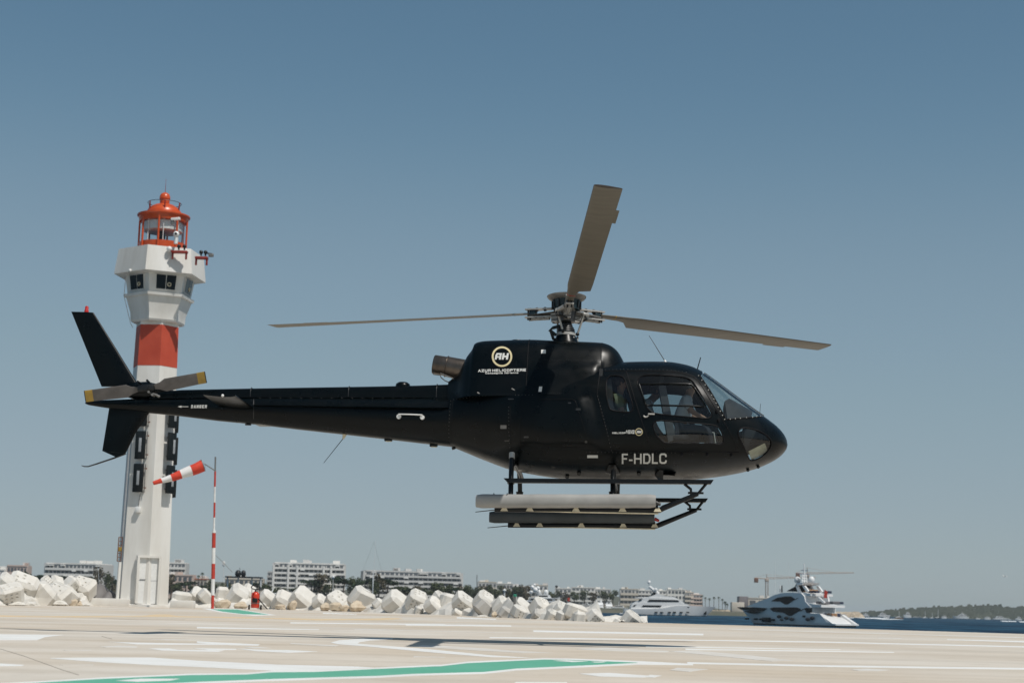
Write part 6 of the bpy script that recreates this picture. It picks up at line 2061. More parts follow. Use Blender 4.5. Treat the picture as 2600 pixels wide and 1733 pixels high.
GW = ['cut by the left picture edge', 'under the pale house at the left edge', 'between pinkish villa and white terraces', 'at the right end of the white terraces', 'just left of the lighthouse foot', 'between lighthouse and dark rounded pine', 'below the twin palms, left side', 'below the twin palms, right side', 'right behind the windsock pole', 'under the black-topped yacht mast', 'left of the grey end wing', 'before the grey end wing', 'at the left foot of the tall white block', 'under the third bay of the tall white block', 'left beside the round dark pine', 'left of the white terrace house pines', 'left beneath the sailing mast trees', 'right against the sailing mast', 'at the left part of the long grey block', 'left of the dry tree at the long grey block', 'right of the dry tree at the long grey block', 'between the two trees right of the grey block centre', 'near the right end of the long grey block', 'right past the end of the long grey block']
for i, (px, pt, w) in enumerate(GAP):
    tree(('bush', 'pine', 'bush')[i % 3], px, pt, 1514, w, 856 + i % 2, 'low green shore tree ' + GW[i], i)
names = ['first', 'second', 'third', 'fourth', 'fifth', 'sixth', 'seventh', 'eighth', 'ninth', 'tenth', 'eleventh', 'twelfth', 'thirteenth', 'fourteenth', 'fifteenth', 'sixteenth', 'seventeenth', 'eighteenth']
belt = [1192, 1210, 1228, 1246, 1264, 1282, 1300, 1318, 1334, 1392, 1412, 1436, 1458, 1484, 1506, 1534, 1556, 1664]
for i, px in enumerate(belt):
    tt = 1482 + (i * 7) % 9 if px < 1340 else 1496 + (i * 5) % 8
    tree(('bush', 'bush', 'brown')[i % 3], px, tt, 1528, 34 if px < 1340 else 28, 1180 if px < 1340 else 1380, names[i] + ' tree from the left in the far harbour tree belt', i)
# palms
def frond_mesh():
    V, F = [], []
    r = random.Random(4)
    for k in range(22):
        a = 2 * math.pi * k / 22 + r.uniform(-.1, .1)
        up = r.uniform(.1, 1.0)
        L = r.uniform(.8, 1.1)
        prev = None
        for j in range(6):
            t = j / 5
            rr = L * t * .9
            z = up * t * .9 - 1.3 * t * t
            w = .11 * (1 - t * .8)
            c = Vector((math.cos(a) * rr, math.sin(a) * rr, z))
            s = Vector((-math.sin(a), math.cos(a), 0)) * w
            o = len(V)
            V += [c + s, c - s + Vector((0, 0, -.02))]
            if j: F.append((o - 2, o - 1, o + 1, o))
    return MB().add(V, F).mesh('palm_crown', M['leaf_dark'], 0, False)
PF = frond_mesh()
def palm(px, pyt, pyb, wpx, Y, label):
    a, b = atY(px, pyb, Y), atY(px, pyt, Y)
    k = wpx * Y / FPX / 2
    t = empty('palm_tree', label, 'palm tree', (a.x, Y, a.z), rnd.uniform(0, 6), 'palm trees on the far shore')
    h = b.z - a.z - k * .3
    MB().path([(0, 0, -3), (.1 * k, 0, h * .5), (0, 0, h)], .12 * k, 6).build('trunk', M['bark'], t, 50)
    o = link('crown', PF, t)
    o.location = (0, 0, h)
    o.scale = (k, k, k)
for px, t, b, w, lab in ((502, 1458, 1505, 14, 'left and shorter of the twin palms by the windsock'), (511, 1451, 1505, 14, 'right and taller of the twin palms by the windsock'), (1783, 1509, 1545, 9, 'leftmost palm of the jetty row'), (1791, 1514, 1547, 10, 'second palm of the jetty row'), (1801, 1516, 1548, 11, 'third palm of the jetty row'), (1813, 1513, 1549, 11, 'slender fourth palm of the jetty row'), (1825, 1513, 1549, 10, 'slender fifth palm of the jetty row'), (1834, 1518, 1550, 11, 'sixth palm, left of the dense palm clump'), (1841, 1524, 1551, 14, 'lower palm in the dense palm clump'), (1846, 1530, 1551, 12, 'rightmost low palm of the dense palm clump')):
    palm(px, t, b, w, 868 if px < 600 else 1330, lab)
# thin poles and masts on the shore
def mastpole(name, px, pyt, pyb, Y, wpx, m, label, cat='mast'):
    a, b = atY(px, pyb, Y), atY(px, pyt, Y)
    r = empty(name, label, cat, (a.x, Y, a.z))
    MB().tube((0, 0, -4), (b.x - a.x, 0, b.z - a.z), wpx * Y / FPX / 2, wpx * Y / FPX / 2 * .7, 8).build('shaft', M[m], r, 40)
    return r, b - a
mastpole('flagpole', 1211, 1458, 1520, 900, 2.0, 'dark_metal', 'thin dark pole right of the long grey block')
r, t = mastpole('signal_mast', 1281, 1500, 1522, 700, 4.4, 'white_plastic', 'short white signal column before the harbour trees')
MB().lathe([(.6, 0), (.75, .3), (.5, .9), (0, 1.1)], (t.x, 0, t.z), 12).build('lamp_head', M['white_plastic'], r, 40)
r, t = mastpole('street_lamp', 568, 1430, 1500, 860, 1.6, 'b_white', 'pale slender lamp mast right of the windsock pole', 'lamp')
MB().box((t.x, 0, t.z), (1.4, .8, 2.4), ch=.2).build('lamp_head', M['b_white'], r)
r, t = mastpole('street_lamp', 846, 1464, 1512, 850, 1.8, 'b_white', 'white lamp post among the pine trees', 'lamp')
MB().ball((t.x, 0, t.z), .8, 8, 6).build('lamp_head', M['white_plastic'], r, 60)
r, t = mastpole('water_tank', 1413, 1488, 1505, 1200, 1.4, 'dark_metal', 'small black ball-topped pole above the harbour roofs', 'pole')
MB().ball((t.x, 0, t.z), 1.0, 8, 6).build('ball_top', M['black'], r, 60)

# ------------------------------------------------------------------ tower cranes
M['crane'] = mat('crane', (0.40, 0.33, 0.28), 0.7, 0, 0.12, 0.3)
def crane(label, px, pyt, pyb, jib_r, jib_l, pyj0, pyj1, Y):
    a, b = atY(px, pyb, Y), atY(px + 3, pyt, Y)
    k = Y / FPX
    r = empty('tower_crane', label, 'crane', (a.x, Y, a.z), 0, 'tower cranes behind the big yacht')
    h = b.z - a.z
    w = 1.1
    zs = SEA - a.z
    for sx in (-1, 1):
        for sy in (-1, 1):
            MB().tube((sx * w, sy * w, zs), (sx * w, sy * w, h * .72), .22, .22, 4).build('tower_chord', M['crane'], r, 0)
    for i in range(12):
        z = h * .72 * i / 12
        MB().tube((-w, -w, z), (w, -w, z + h * .06), .14, .14, 4).build('lattice_brace', M['crane'], r, 0)
    zj = h * .74
    MB().box((0, 0, zj), (3.2, 3.2, 2.6), ch=.2).build('slewing_cab', M['crane'], r)
    MB().tube((0, 0, zj), (0, 0, h), .5, .3, 4).build('tower_head', M['crane'], r, 0)
    dz = (pyj0 - pyj1) * k
    for oz in (0, 1.3):
        MB().tube((0, 0, zj + 1.2 + oz), ((jib_r - px) * k, 0, zj + 1.2 + dz + oz * .4), .26, .2, 4).build('jib_chord', M['crane'], r, 0)
    for i in range(16):
        t_ = i / 16
        MB().tube(((jib_r - px) * k * t_, 0, zj + 1.2 + dz * t_), ((jib_r - px) * k * (t_ + .05), 0, zj + 2.4 + dz * t_ - 0.7 * t_), .12, .12, 4).build('jib_brace', M['crane'], r, 0)
    MB().tube((0, 0, zj + 1.4), ((jib_l - px) * k, 0, zj + 1.8), .45, .45, 4).build('counter_jib', M['crane'], r, 0)
    MB().box(((jib_l - px) * k + 1.5, 0, zj - .2), (3.6, 2.5, 4.2), ch=.3).build('counterweight', M['rust'], r)
    MB().tube((0, 0, h), ((jib_l - px) * k, 0, zj + 2), .12, .12, 4).build('tie_bar', M['crane'], r, 0)
    MB().tube((0, 0, h), ((jib_r - px) * k * .6, 0, zj + 2 + dz * .6), .12, .12, 4).build('tie_bar', M['crane'], r, 0)
crane('reddish tower crane with counterweight left of the big yacht', 1947, 1457, 1515, 2070, 1916, 1474, 1468, 1500)
crane('second tower crane with long jib behind the yacht mast', 2050, 1440, 1515, 2168, 2022, 1455, 1450, 1500)

# ------------------------------------------------------------------ wooded island
M['island'] = mat('island', (0.045, 0.058, 0.045), 0.95, 0, 0, 0.012, 0, 1, col2=(0.075, 0.085, 0.060), detail=8)
IYS = 2600
prof = [(2240, 1560), (2262, 1555), (2300, 1551), (2330, 1548.5), (2390, 1545.5), (2440, 1543.5), (2480, 1541.5), (2520, 1541), (2560, 1543.5), (2600, 1546), (2700, 1543), (2850, 1538), (3100, 1542)]
pf = pchip([p[0] for p in prof], [p[1] for p in prof])
rr_ = random.Random(2)
cols = []
px = 2190
while px < 3150:
    t = atY(px, pf(px), IYS).z
    row = []
    for j, (dy, f) in enumerate(((-60, -.2), (-40, .12), (0, .45), (60, .8), (130, 1.0), (220, .7), (330, -.2))):
        Y = IYS + dy
        x = (px - 1300) / FPX * Y
        row.append((x, Y, SEA + max(-2, (t - SEA) * f + (rr_.uniform(-2.2, 2.2) if 0 < f else -1))))
    cols.append(row)
    px += 4
n = 7
island = MB().add([p for r in cols for p in r], [(i * n + k, i * n + k + 1, (i + 1) * n + k + 1, (i + 1) * n + k) for i in range(len(cols) - 1) for k in range(n - 1)]).build('island', M['island'], kind='structure', smooth=0)
island['label'] = 'low dark wooded island on the right horizon'
V, F = [], []
for i in range(2600):
    c = cols[rr_.randrange(len(cols))]
    k = rr_.randrange(1, 5)
    p = Vector(c[k]).lerp(Vector(c[k + 1]), rr_.random())
    s = rr_.uniform(2.0, 5.0)
    o = len(V)
    hh = rr_.uniform(2, 6)
    V += [p + Vector((-s, -s * .5, -1)), p + Vector((s, -s * .5, -1)), p + Vector((s * .6, 0, hh)), p + Vector((-s * .5, 0, hh * .9)), p + Vector((0, s, -1))]
    F += [(o, o + 1, o + 2, o + 3), (o + 1, o + 4, o + 2), (o + 4, o, o + 3)]
wd_ = MB().add(V, F).build('island_woodland', M['island'], None, 0, kind='stuff', recalc=False)
wd_['label'] = 'dense dark woodland covering the far island'
wd_['category'] = 'woodland'
# ------------------------------------------------------------------ yachts and boats
M['hull_white'] = mat('hull_white', (0.76, 0.76, 0.75), 0.28, 0, 0.03, 0.3, spec=0.5)
M['deck_glass'] = mat('deck_glass', (0.003, 0.005, 0.007), 0.12, 0, 0.3, 0.5, spec=0.25)
M['boot_stripe'] = mat('boot_stripe', (0.008, 0.014, 0.022), 0.4, 0, 0.1, 1)
M['teak'] = mat('teak', (0.30, 0.17, 0.09), 0.6, 0, 0.15, 2)
M['fender'] = mat('fender', (0.008, 0.010, 0.014), 0.5, 0, 0.1, 3)
M['navy'] = mat('navy', (0.020, 0.028, 0.06), 0.6, 0, 0.1, 2)
M['steel_blue'] = mat('steel_blue', (0.10, 0.14, 0.20), 0.4, 0, 0.15, 1)
M['foam'] = mat('foam', (0.70, 0.73, 0.74), 0.9, 0, 0.1, 0.5)
M['flag_red'] = mat('flag_red', (0.48, 0.05, 0.03), 0.8, 0, 0.1, 3)
class Yacht:
    """a hull frame: u from stern to bow along dir, v across, z up from the water"""
    def __init__(s, name, label, P0, ang, B, cat='yacht', group=None):
        s.d = Vector((math.cos(ang), math.sin(ang), 0))
        s.root = empty(name, label, cat, (P0.x, P0.y, SEA), ang, group)
        s.P0, s.B = Vector((P0.x, P0.y, SEA)), B
        # v axis: across the hull, away from the camera
        s.sv = 1.0 if Vector((-math.sin(ang), math.cos(ang))).dot(Vector((P0.x, P0.y))) > 0 else -1.0
        s.n = Vector((-math.sin(ang), math.cos(ang), 0)) * s.sv
    def uz(s, px, py, v=0.0):
        d = ray(px, py)
        o = s.P0 + s.n * v
        t = (o - CPOS).dot(s.n) / d.dot(s.n)
        q = CPOS + d * t - o
        return q.dot(s.d), q.z
    def prism(s, name, pts, m, v0, v1, parent=None, smooth=0):
        return MB().prism([(u, v0 * s.sv, z) for u, z in pts], (0, (v1 - v0) * s.sv, 0)).build(name, M[m], parent or s.root, smooth)
    def ppx(s, name, pts, m, v0, v1, parent=None):
        return s.prism(name, [s.uz(x, y, v0) for x, y in pts], m, v0, v1, parent)
    def hull(s, L, sheer, m='hull_white', stern=0.0, flare=.25, rake=.1, full=3.2, stripe=True):
        """sheer(t) height at t 0..1; rake: bow overhang share at the water"""
        def loop(z_of, k_b, ov, t0):
            P, S = [], []
            for i in range(15):
                t = i / 14
                u = t0 + (L * (1 - ov) - t0) * t
                b = s.B / 2 * k_b * (1 - t ** full) ** .75
                P.append((u, s.B / 2 - b, z_of(t))); S.append((u, s.B / 2 + b, z_of(t)))
            return [Vector((u, v * s.sv, z)) for u, v, z in P] + [Vector((u, v * s.sv, z)) for u, v, z in S[::-1]]
        mb = MB().loft([loop(lambda t: -.8, 1 - flare * 1.2, rake * 1.3, .05 * L), loop(lambda t: .35, 1 - flare * .8, rake, stern), loop(lambda t: sheer(t) * .55, 1 - flare * .25, rake * .5, stern * .5), loop(sheer, 1.0, 0, 0.0)])
        h = mb.build('hull', M[m], s.root, 45)
        if stripe:
            MB().loft([loop(lambda t: -.5, 1.01 - flare * 1.1, rake * 1.2, stern), loop(lambda t: .32, 1.012 - flare * .8, rake * .98, stern - .02)]).build('boot_stripe', M['boot_stripe'], h, 45)
        return h
    def radome(s, u, v, z, r, m='hull_white', parent=None):
        return MB().lathe([(r * .7, 0), (r, r * .35), (r, r * 1.1), (r * .85, r * 1.6), (r * .45, r * 1.95), (0, r * 2.05)], (u, v * s.sv, z), 14).build('radome', M[m], parent or s.root, 50)

# --- the big yacht at anchor on the right
def c6(x, y): return (1850 + x / 6.723, 1400 + y / 6.723)
P0 = atY(2101, 1589, 392)
A6 = D2R(180 - 56)
Y1 = Yacht('motor_yacht', 'large white motor yacht with dark slanted windows, seen from its stern quarter', P0, A6, 8.4)
def q6(pts, v=0.0): return [Y1.uz(*c6(x, y), v) for x, y in pts]
bow = Y1.uz(*c6(190, 940), 4.2)
L1 = bow[0]
sh_px = [(1560, 1055), (1400, 1045), (1100, 1000), (700, 950)]
sh = sorted([(u / L1, z) for u, z in q6(sh_px)] + [(0.0, q6([(1660, 1200)])[0][1]), (1.0, bow[1])])
shf = pchip([a for a, b in sh], [b for a, b in sh])
Y1.hull(L1, shf, stern=-1.5, flare=.16, rake=.14, full=4.0)
sup = Y1.prism('superstructure', q6([(300, 935), (420, 885), (560, 830), (680, 785), (780, 735), (900, 702), (1090, 692), (1240, 702), (1290, 760), (1310, 850), (1405, 945), (1405, 1046), (1180, 1030), (700, 962)], .12), 'hull_white', .12, 8.28)
_a = Y1.uz(*c6(1975, 930), 7.9)
_u = _a[0]
Y1.prism('upper_deck', q6([(1290, 850), (1340, 862)], .3) + [(_u + 2.5, _a[1] + .35), (_u, _a[1] + .2), (_u, _a[1] - .35)] + q6([(1310, 945)], .3), 'hull_white', .3, 8.1)
_b = Y1.uz(*c6(1772, 745), 7.7)
Y1.prism('fly_deck', q6([(1060, 690), (1300, 690)], .5) + [(_b[0] + 2, _b[1] + .5), (_b[0], _b[1] + .25), (_b[0], _b[1] - .25)] + q6([(1200, 762)], .5), 'hull_white', .5, 7.9)
for nm, pts in (('bridge_window', [(720, 840), (830, 782), (960, 760), (1060, 760), (1118, 800), (1098, 828), (1000, 895), (960, 895), (880, 846)]),
                ('saloon_window', [(697, 966), (760, 946), (1150, 946), (1212, 966), (1222, 1000), (1060, 1088), (1020, 1088), (930, 1036), (760, 1016)]),
                ('quarter_window', [(1292, 972), (1330, 952), (1394, 956), (1394, 1040), (1332, 1040)])):
    Y1.prism(nm, q6(pts, -.10), 'deck_glass', -.10, .5)
Y1.prism('accent_line', q6([(1115, 815), (1180, 785), (1184, 790), (1120, 822)], .0), 'deck_glass', .0, .3)
Y1.prism('accent_line', q6([(1222, 998), (1300, 958), (1302, 964), (1224, 1006)], -.1), 'deck_glass', -.1, .3)
for pts, vv in (([(262, 946), (660, 944), (662, 968), (600, 1006), (320, 990)], .9), ([(340, 1006), (572, 1017), (475, 1058), (430, 1050)], .9)):
    Y1.prism('bow_window', [Y1.uz(*c6(x, y), .55 + 2.0 * max(0, (560 - x) / 300)) for x, y in pts], 'deck_glass', .0 if False else .15, 2.2)
Y1.prism('aft_saloon_glass', q6([(1432, 946)], .8) + [Y1.uz(*c6(1655, 946), 6.0), Y1.uz(*c6(1655, 1052), 6.0)] + q6([(1432, 1056)], .8), 'deck_glass', .9, 7.4)
Y1.prism('upper_saloon_glass', q6([(1285, 764)], 1.2) + [Y1.uz(*c6(1480, 766), 5.0), Y1.uz(*c6(1520, 890), 5.0)] + q6([(1290, 850)], 1.2), 'deck_glass', 1.2, 7.2)
for px in (1400, 1425):
    pass
Y1.prism('deck_pillar', q6([(1400, 950), (1432, 950), (1432, 1050), (1400, 1050)], .8), 'hull_white', .8, 7.6)
Y1.prism('hardtop', q6([(1150, 533)], 1.4) + [Y1.uz(*c6(1560, 530), 7.0), Y1.uz(*c6(1530, 568), 7.0)] + q6([(1160, 570)], 1.4), 'hull_white', 1.4, 7.0)
for pts in ([(1140, 575), (1172, 575), (1222, 692), (1182, 692)], [(1490, 588), (1530, 586), (1604, 684), (1562, 692)]):
    for va in (1.6, 6.2):
        Y1.prism('hardtop_strut', q6(pts, 1.6 if pts[0][0] < 1300 else 6.2), 'hull_white', va, va + .5)
Y1.prism('fly_windscreen', q6([(985, 672), (1130, 592), (1150, 545), (1146, 610), (1062, 676)], 1.6), 'deck_glass', 1.6, 6.8)
Y1.prism('fly_console', q6([(1230, 690), (1370, 640), (1380, 690)], 3), 'teak', 3, 6)
for px, py, w in ((1430, 680, 60), (1680, 686, 50), (1890, 870, 40)):
    u0, z0 = Y1.uz(*c6(px - w, py + 20), 1.0 if px < 1500 else 7.2); u1, z1 = Y1.uz(*c6(px + w, py - 18), 1.0 if px < 1500 else 7.2)
    Y1.prism('deck_rail', [(u0, z0), (u1, z0), (u1, z1), (u0, z1)], 'navy', 1.0 if px < 1500 else 6.6, 2.2 if px < 1500 else 7.8)
mu, mz = Y1.uz(*c6(1292, 530), 4.2)
_, mz1 = Y1.uz(*c6(1292, 380), 4.2)
_, mz2 = Y1.uz(*c6(1292, 195), 4.2)
ms = MB()
mst = MB().tube((mu, 4.2 * Y1.sv, mz), (mu, 4.2 * Y1.sv, mz2), .22, .10, 8).build('mast', M['hull_white'], Y1.root, 40)
for dv in (-.8, .8):
    MB().tube((mu, (4.2 + dv) * Y1.sv, mz), (mu, (4.2 + dv * .7) * Y1.sv, mz1), .16, .14, 6).build('mast_leg', M['hull_white'], mst, 40)
for f in (.25, .55, .85):
    z = mz + (mz1 - mz) * f
    MB().box((mu, 4.2 * Y1.sv, z), (.2, 1.7, .16)).build('mast_rung', M['hull_white'], mst)
MB().box((mu + .3, 4.2 * Y1.sv, mz1 + .05), (.6, 3.6, .16)).build('radar_bar', M['steel_blue'], mst)
MB().box((mu + .3, 4.6 * Y1.sv, mz1 + .9), (.4, 2.0, .14)).build('radar_bar', M['steel_blue'], mst)
for px in (1175, 1415):
    u_, z_ = Y1.uz(*c6(px, 528), 4.2)
    Y1.radome(u_, 4.2, z_, .75)
for px, pt, pb in ((795, 160, 700), (1028, 160, 560)):
    u_, z0 = Y1.uz(*c6(px, pb), 3.0); _, z1 = Y1.uz(*c6(px, pt), 3.0)
    MB().tube((u_, 3.0 * Y1.sv, z0), (u_, 3.0 * Y1.sv, z1), .05, .03, 5).build('whip_antenna', M['hull_white'], Y1.root, 40)
for px in (878, 910):
    u_, z0 = Y1.uz(*c6(px, 690), 3.5); _, z1 = Y1.uz(*c6(px, 575), 3.5)
    MB().tube((u_, 3.5 * Y1.sv, z0), (u_, 3.5 * Y1.sv, z1), .2, .16, 6).build('horn_post', M['hull_white'] if px < 900 else M['dark_metal'], Y1.root, 40)
for k, (px, py, h) in enumerate(((862, 1105, 60), (905, 1160, 40), (985, 1130, 60), (1078, 1150, 62), (1350, 1150, 64), (1430, 1130, 64))):
    u_, z0 = Y1.uz(*c6(px, py + h / 2), -.3); _, z1 = Y1.uz(*c6(px, py - h / 2), -.3)
    fo = MB().lathe([(.1, z0), (.5, z0 + .2), (.55, (z0 + z1) / 2), (.5, z1 - .2), (.1, z1)], (u_, -.35 * Y1.sv, 0), 12).build('fender', M['fender'], Y1.root, 50)
for px, py in ((320, 1140), (475, 1147), (565, 1147), (760, 1160), (1305, 1100)):
    u_, z_ = Y1.uz(*c6(px, py), .4)
    MB().box((u_, .25 * Y1.sv, z_), (.8, .9, .45), ch=.1).build('porthole', M['deck_glass'], Y1.root)
u_, z_ = Y1.uz(*c6(638, 1158), .2)
MB().box((u_, .3 * Y1.sv, z_), (2.4, .9, 1.1), ch=.1).build('hull_door', M['deck_glass'], Y1.root)
# transom, platform, balustrade
uA, zA = Y1.uz(*c6(1690, 1262))
tz0 = .45
MB().prism([(uA - 2.2, .4 * Y1.sv, tz0), (uA - 2.2, 8.0 * Y1.sv, tz0), (3.5, 8.0 * Y1.sv, tz0), (3.5, .4 * Y1.sv, tz0)], (0, 0, .35)).build('swim_platform', M['hull_white'], Y1.root, 0)
uT, zT = Y1.uz(*c6(1600, 1110))
MB().add([(.2, 1.3 * Y1.sv, .8), (.2, 7.1 * Y1.sv, .8), (2.6, 7.1 * Y1.sv, zT), (2.6, 1.3 * Y1.sv, zT), (4, 1.3 * Y1.sv, .8), (4, 7.1 * Y1.sv, .8), (4, 7.1 * Y1.sv, zT), (4, 1.3 * Y1.sv, zT)], [(0, 1, 2, 3), (4, 5, 6, 7), (0, 3, 7, 4), (1, 2, 6, 5), (3, 2, 6, 7), (0, 1, 5, 4)]).build('transom', M['hull_white'], Y1.root, 0)
for v in (.1, 7.5):
    MB().add([(-1.6, v * Y1.sv, .8), (2.8, v * Y1.sv, zT + .6), (4.5, v * Y1.sv, zT + .6), (4.5, v * Y1.sv, .8), (-1.6, (v + .8) * Y1.sv, .8), (2.8, (v + .8) * Y1.sv, zT + .6), (4.5, (v + .8) * Y1.sv, zT + .6), (4.5, (v + .8) * Y1.sv, .8)], [(0, 1, 2, 3), (4, 5, 6, 7), (0, 1, 5, 4), (1, 2, 6, 5), (2, 3, 7, 6), (3, 0, 4, 7)]).build('stern_wing', M['hull_white'], Y1.root, 0)
for k in range(5):
    v = 1.4 + k * 1.15
    MB().box((2.7, (v + .5) * Y1.sv, zT + .45), (.12, 1.0, .9), ch=.05).build('balustrade_panel', M['teak'] if 0 < k < 4 else M['navy'], Y1.root)
MB().box((2.7, 4.2 * Y1.sv, zT + 1.0), (.1, 6.0, .08)).build('top_rail', M['hull_white'], Y1.root)
u_, z_ = Y1.uz(*c6(1608, 690), 4.2)
fg = MB().tube((u_, 4.2 * Y1.sv, z_ - 1.6), (u_ - .6, 4.2 * Y1.sv, z_ + .8), .05, .04, 5).build('flagstaff', M['hull_white'], Y1.root, 40)
MB().prism([(u_ - .3, 4.2 * Y1.sv, z_ - 1.2), (u_ - .6, 4.2 * Y1.sv, z_ + .6), (u_ - .8, 5.0 * Y1.sv, z_ + .2), (u_ - .5, 5.0 * Y1.sv, z_ - 1.4)], (-.04, 0, 0)).build('flag', M['flag_red'], fg, 0)
for px, py in ((1570, 870), (1640, 870), (1800, 870)):
    u_, z_ = Y1.uz(*c6(px, py), 3.0)
    MB().box((u_, 3.2 * Y1.sv, z_), (1.2, 2.4, .7), ch=.15).build('deck_sofa', M['seat_grey'], Y1.root)
MB().prism([(q[0], 2 * Y1.sv, q[1]) for q in q6([(1500, 770), (1530, 770), (1640, 860), (1610, 880)], 2)], (0, .4 * Y1.sv, 0)).build('stair', M['hull_white'], Y1.root, 0)

# --- white yacht behind the lone block, bow to the right
def c8(x, y): return (1560 + x / 7.843, 1470 + y / 7.843)
Q0 = atZ(1586, 1559, SEA)
Y2 = Yacht('motor_yacht', 'long white three-deck motor yacht, bow to the right, in mid distance', Q0, D2R(2), 9.0)
def q8(pts, v=0.0): return [Y2.uz(*c8(x, y), v) for x, y in pts]
bw2 = Y2.uz(*c8(2022, 548), 4.5)
sh = [(0.0, Y2.uz(*c8(200, 585))[1]), (.35, Y2.uz(*c8(900, 580))[1]), (.62, Y2.uz(*c8(1400, 520))[1]), (.8, Y2.uz(*c8(1700, 530))[1]), (1.0, bw2[1])]
Y2.hull(bw2[0], pchip([a for a, b in sh], [b for a, b in sh]), flare=.14, rake=.10, full=4.5)
Y2.prism('main_deck', q8([(330, 590), (340, 500), (420, 480), (560, 455), (1300, 455), (1480, 500), (1500, 560)], .8), 'hull_white', .8, 8.2)
Y2.prism('bridge_deck', q8([(330, 490), (440, 440), (500, 420), (620, 360), (700, 350), (1250, 395), (1340, 420), (1400, 470), (1300, 500)], 1.0), 'hull_white', 1.0, 8.0)
Y2.prism('wheelhouse_roof', q8([(400, 358), (700, 350), (820, 300), (860, 280), (900, 300), (1010, 330), (1180, 345), (1290, 400), (420, 372)], 1.4), 'hull_white', 1.4, 7.6)
for nm, pts in (('bridge_window', [(655, 442), (695, 398), (1270, 412), (1290, 448)]), ('saloon_window', [(535, 548), (575, 510), (945, 516), (915, 555)]), ('cabin_window', [(1115, 556), (1150, 542), (1500, 545), (1480, 562)]), ('aft_window', [(360, 540), (400, 505), (440, 502), (400, 542)]), ('aft_window', [(470, 425), (500, 395), (555, 395), (520, 425)])):
    Y2.prism(nm, q8(pts, .7), 'deck_glass', .7, .9)
Y2.prism('funnel', q8([(735, 300), (760, 262), (820, 262), (820, 300), (740, 325)], 3), 'deck_glass', 3, 6)
u_, z_ = Y2.uz(*c8(880, 285), 4.5); _, z1 = Y2.uz(*c8(700, 150), 4.5)
u2, z2 = Y2.uz(*c8(690, 145), 4.5)
mo = MB().path([(u_, 4.5 * Y2.sv, z_), (u2, 4.5 * Y2.sv, z2)], .9, 8).build('radar_arch', M['hull_white'], Y2.root, 40)
Y2.radome(u2, 4.5, z2 + 1.5, .9, parent=mo)
u3, z3 = Y2.uz(*c8(820, 230), 4.5)
Y2.radome(u3, 3.5, z3, .8, parent=mo)
MB().tube((u2, 4.5 * Y2.sv, z2), (u2, 4.5 * Y2.sv, z2 + 12), .12, .06, 5).build('mast', M['hull_white'], mo, 40)
for px in (830, 940, 1095, 1195, 1330, 1460):
    u_, z_ = Y2.uz(*c8(px, 655), .3)
    MB().box((u_, .35 * Y2.sv, z_), (1.6 if px % 100 > 20 else 3.0, .8, .7), ch=.1).build('porthole', M['deck_glass'], Y2.root)
u_, z_ = Y2.uz(*c8(1800, 655), 3.8)
MB().box((u_, 3.7 * Y2.sv, z_), (1.6, 1.5, 2.2), ch=.2).build('anchor_pocket', M['deck_glass'], Y2.root)
MB().prism([(-2.5, 1 * Y2.sv, .3), (1, 1 * Y2.sv, .3), (1, 8 * Y2.sv, .3), (-2.5, 8 * Y2.sv, .3)], (0, 0, .5)).build('swim_platform', M['hull_white'], Y2.root, 0)
MB().prism([(-.1, 1.2 * Y2.sv, .8), (.35, 1.2 * Y2.sv, sh[0][1]), (.35, 2.6 * Y2.sv, sh[0][1]), (-.1, 2.6 * Y2.sv, .8)], (.1, 0, 0)).build('stern_door', M['deck_glass'], Y2.root, 0)
# tender alongside with people
T0 = atZ(1622, 1559.4, SEA)
Y3 = Yacht('tender', 'small white tender with three people alongside the long white yacht', Vector((T0.x, T0.y - 2, 0)), D2R(2), 2.4, 'boat')
Y3.hull(7.6, lambda t: .9 + .5 * t * t, flare=.2, rake=.1, full=3, stripe=True)
M['dark_cloth'] = mat('dark_cloth', (0.018, 0.018, 0.024), 0.9, 0, 0.1, 3)
for k, (du, lab) in enumerate(((1.2, 'person in dark clothes sitting at the stern of the tender'), (2.9, 'person in dark clothes crouching in the middle of the tender'), (4.7, 'person in dark clothes standing toward the bow of the tender'))):
    o = Y3.P0 + Y3.d * du + Y3.n * 1.2
    base = Matrix.Translation((o.x, o.y, SEA + .75)) @ Matrix.Rotation(D2R(2), 4, 'Z')
    hh = (0.0, -.12, .25)[k]
    J = {'pelvis': Vector((0, 0, .75 + hh)), 'chest': Vector((.08, 0, 1.22 + hh)), 'neck': Vector((.10, 0, 1.45 + hh)), 'head': Vector((.13, 0, 1.63 + hh)), 'face': Vector((1, 0, 0))}
    for sd, q in (('L', 1), ('R', -1)):
        J['shoulder' + sd] = Vector((.08, .18 * q, 1.34 + hh)); J['elbow' + sd] = Vector((.12, .25 * q, 1.05 + hh)); J['hand' + sd] = Vector((.36, .20 * q, .98 + hh))
        J['hip' + sd] = Vector((0, .10 * q, .72 + hh)); J['knee' + sd] = Vector((.32 - hh * .8, .13 * q, .50 + hh * .6)); J['foot' + sd] = Vector((.18, .13 * q, .06))
    person(lab, J, (M['skin'], M['dark_cloth'], M['dark_cloth'], M['hair']), False, base, group='people in the tender')

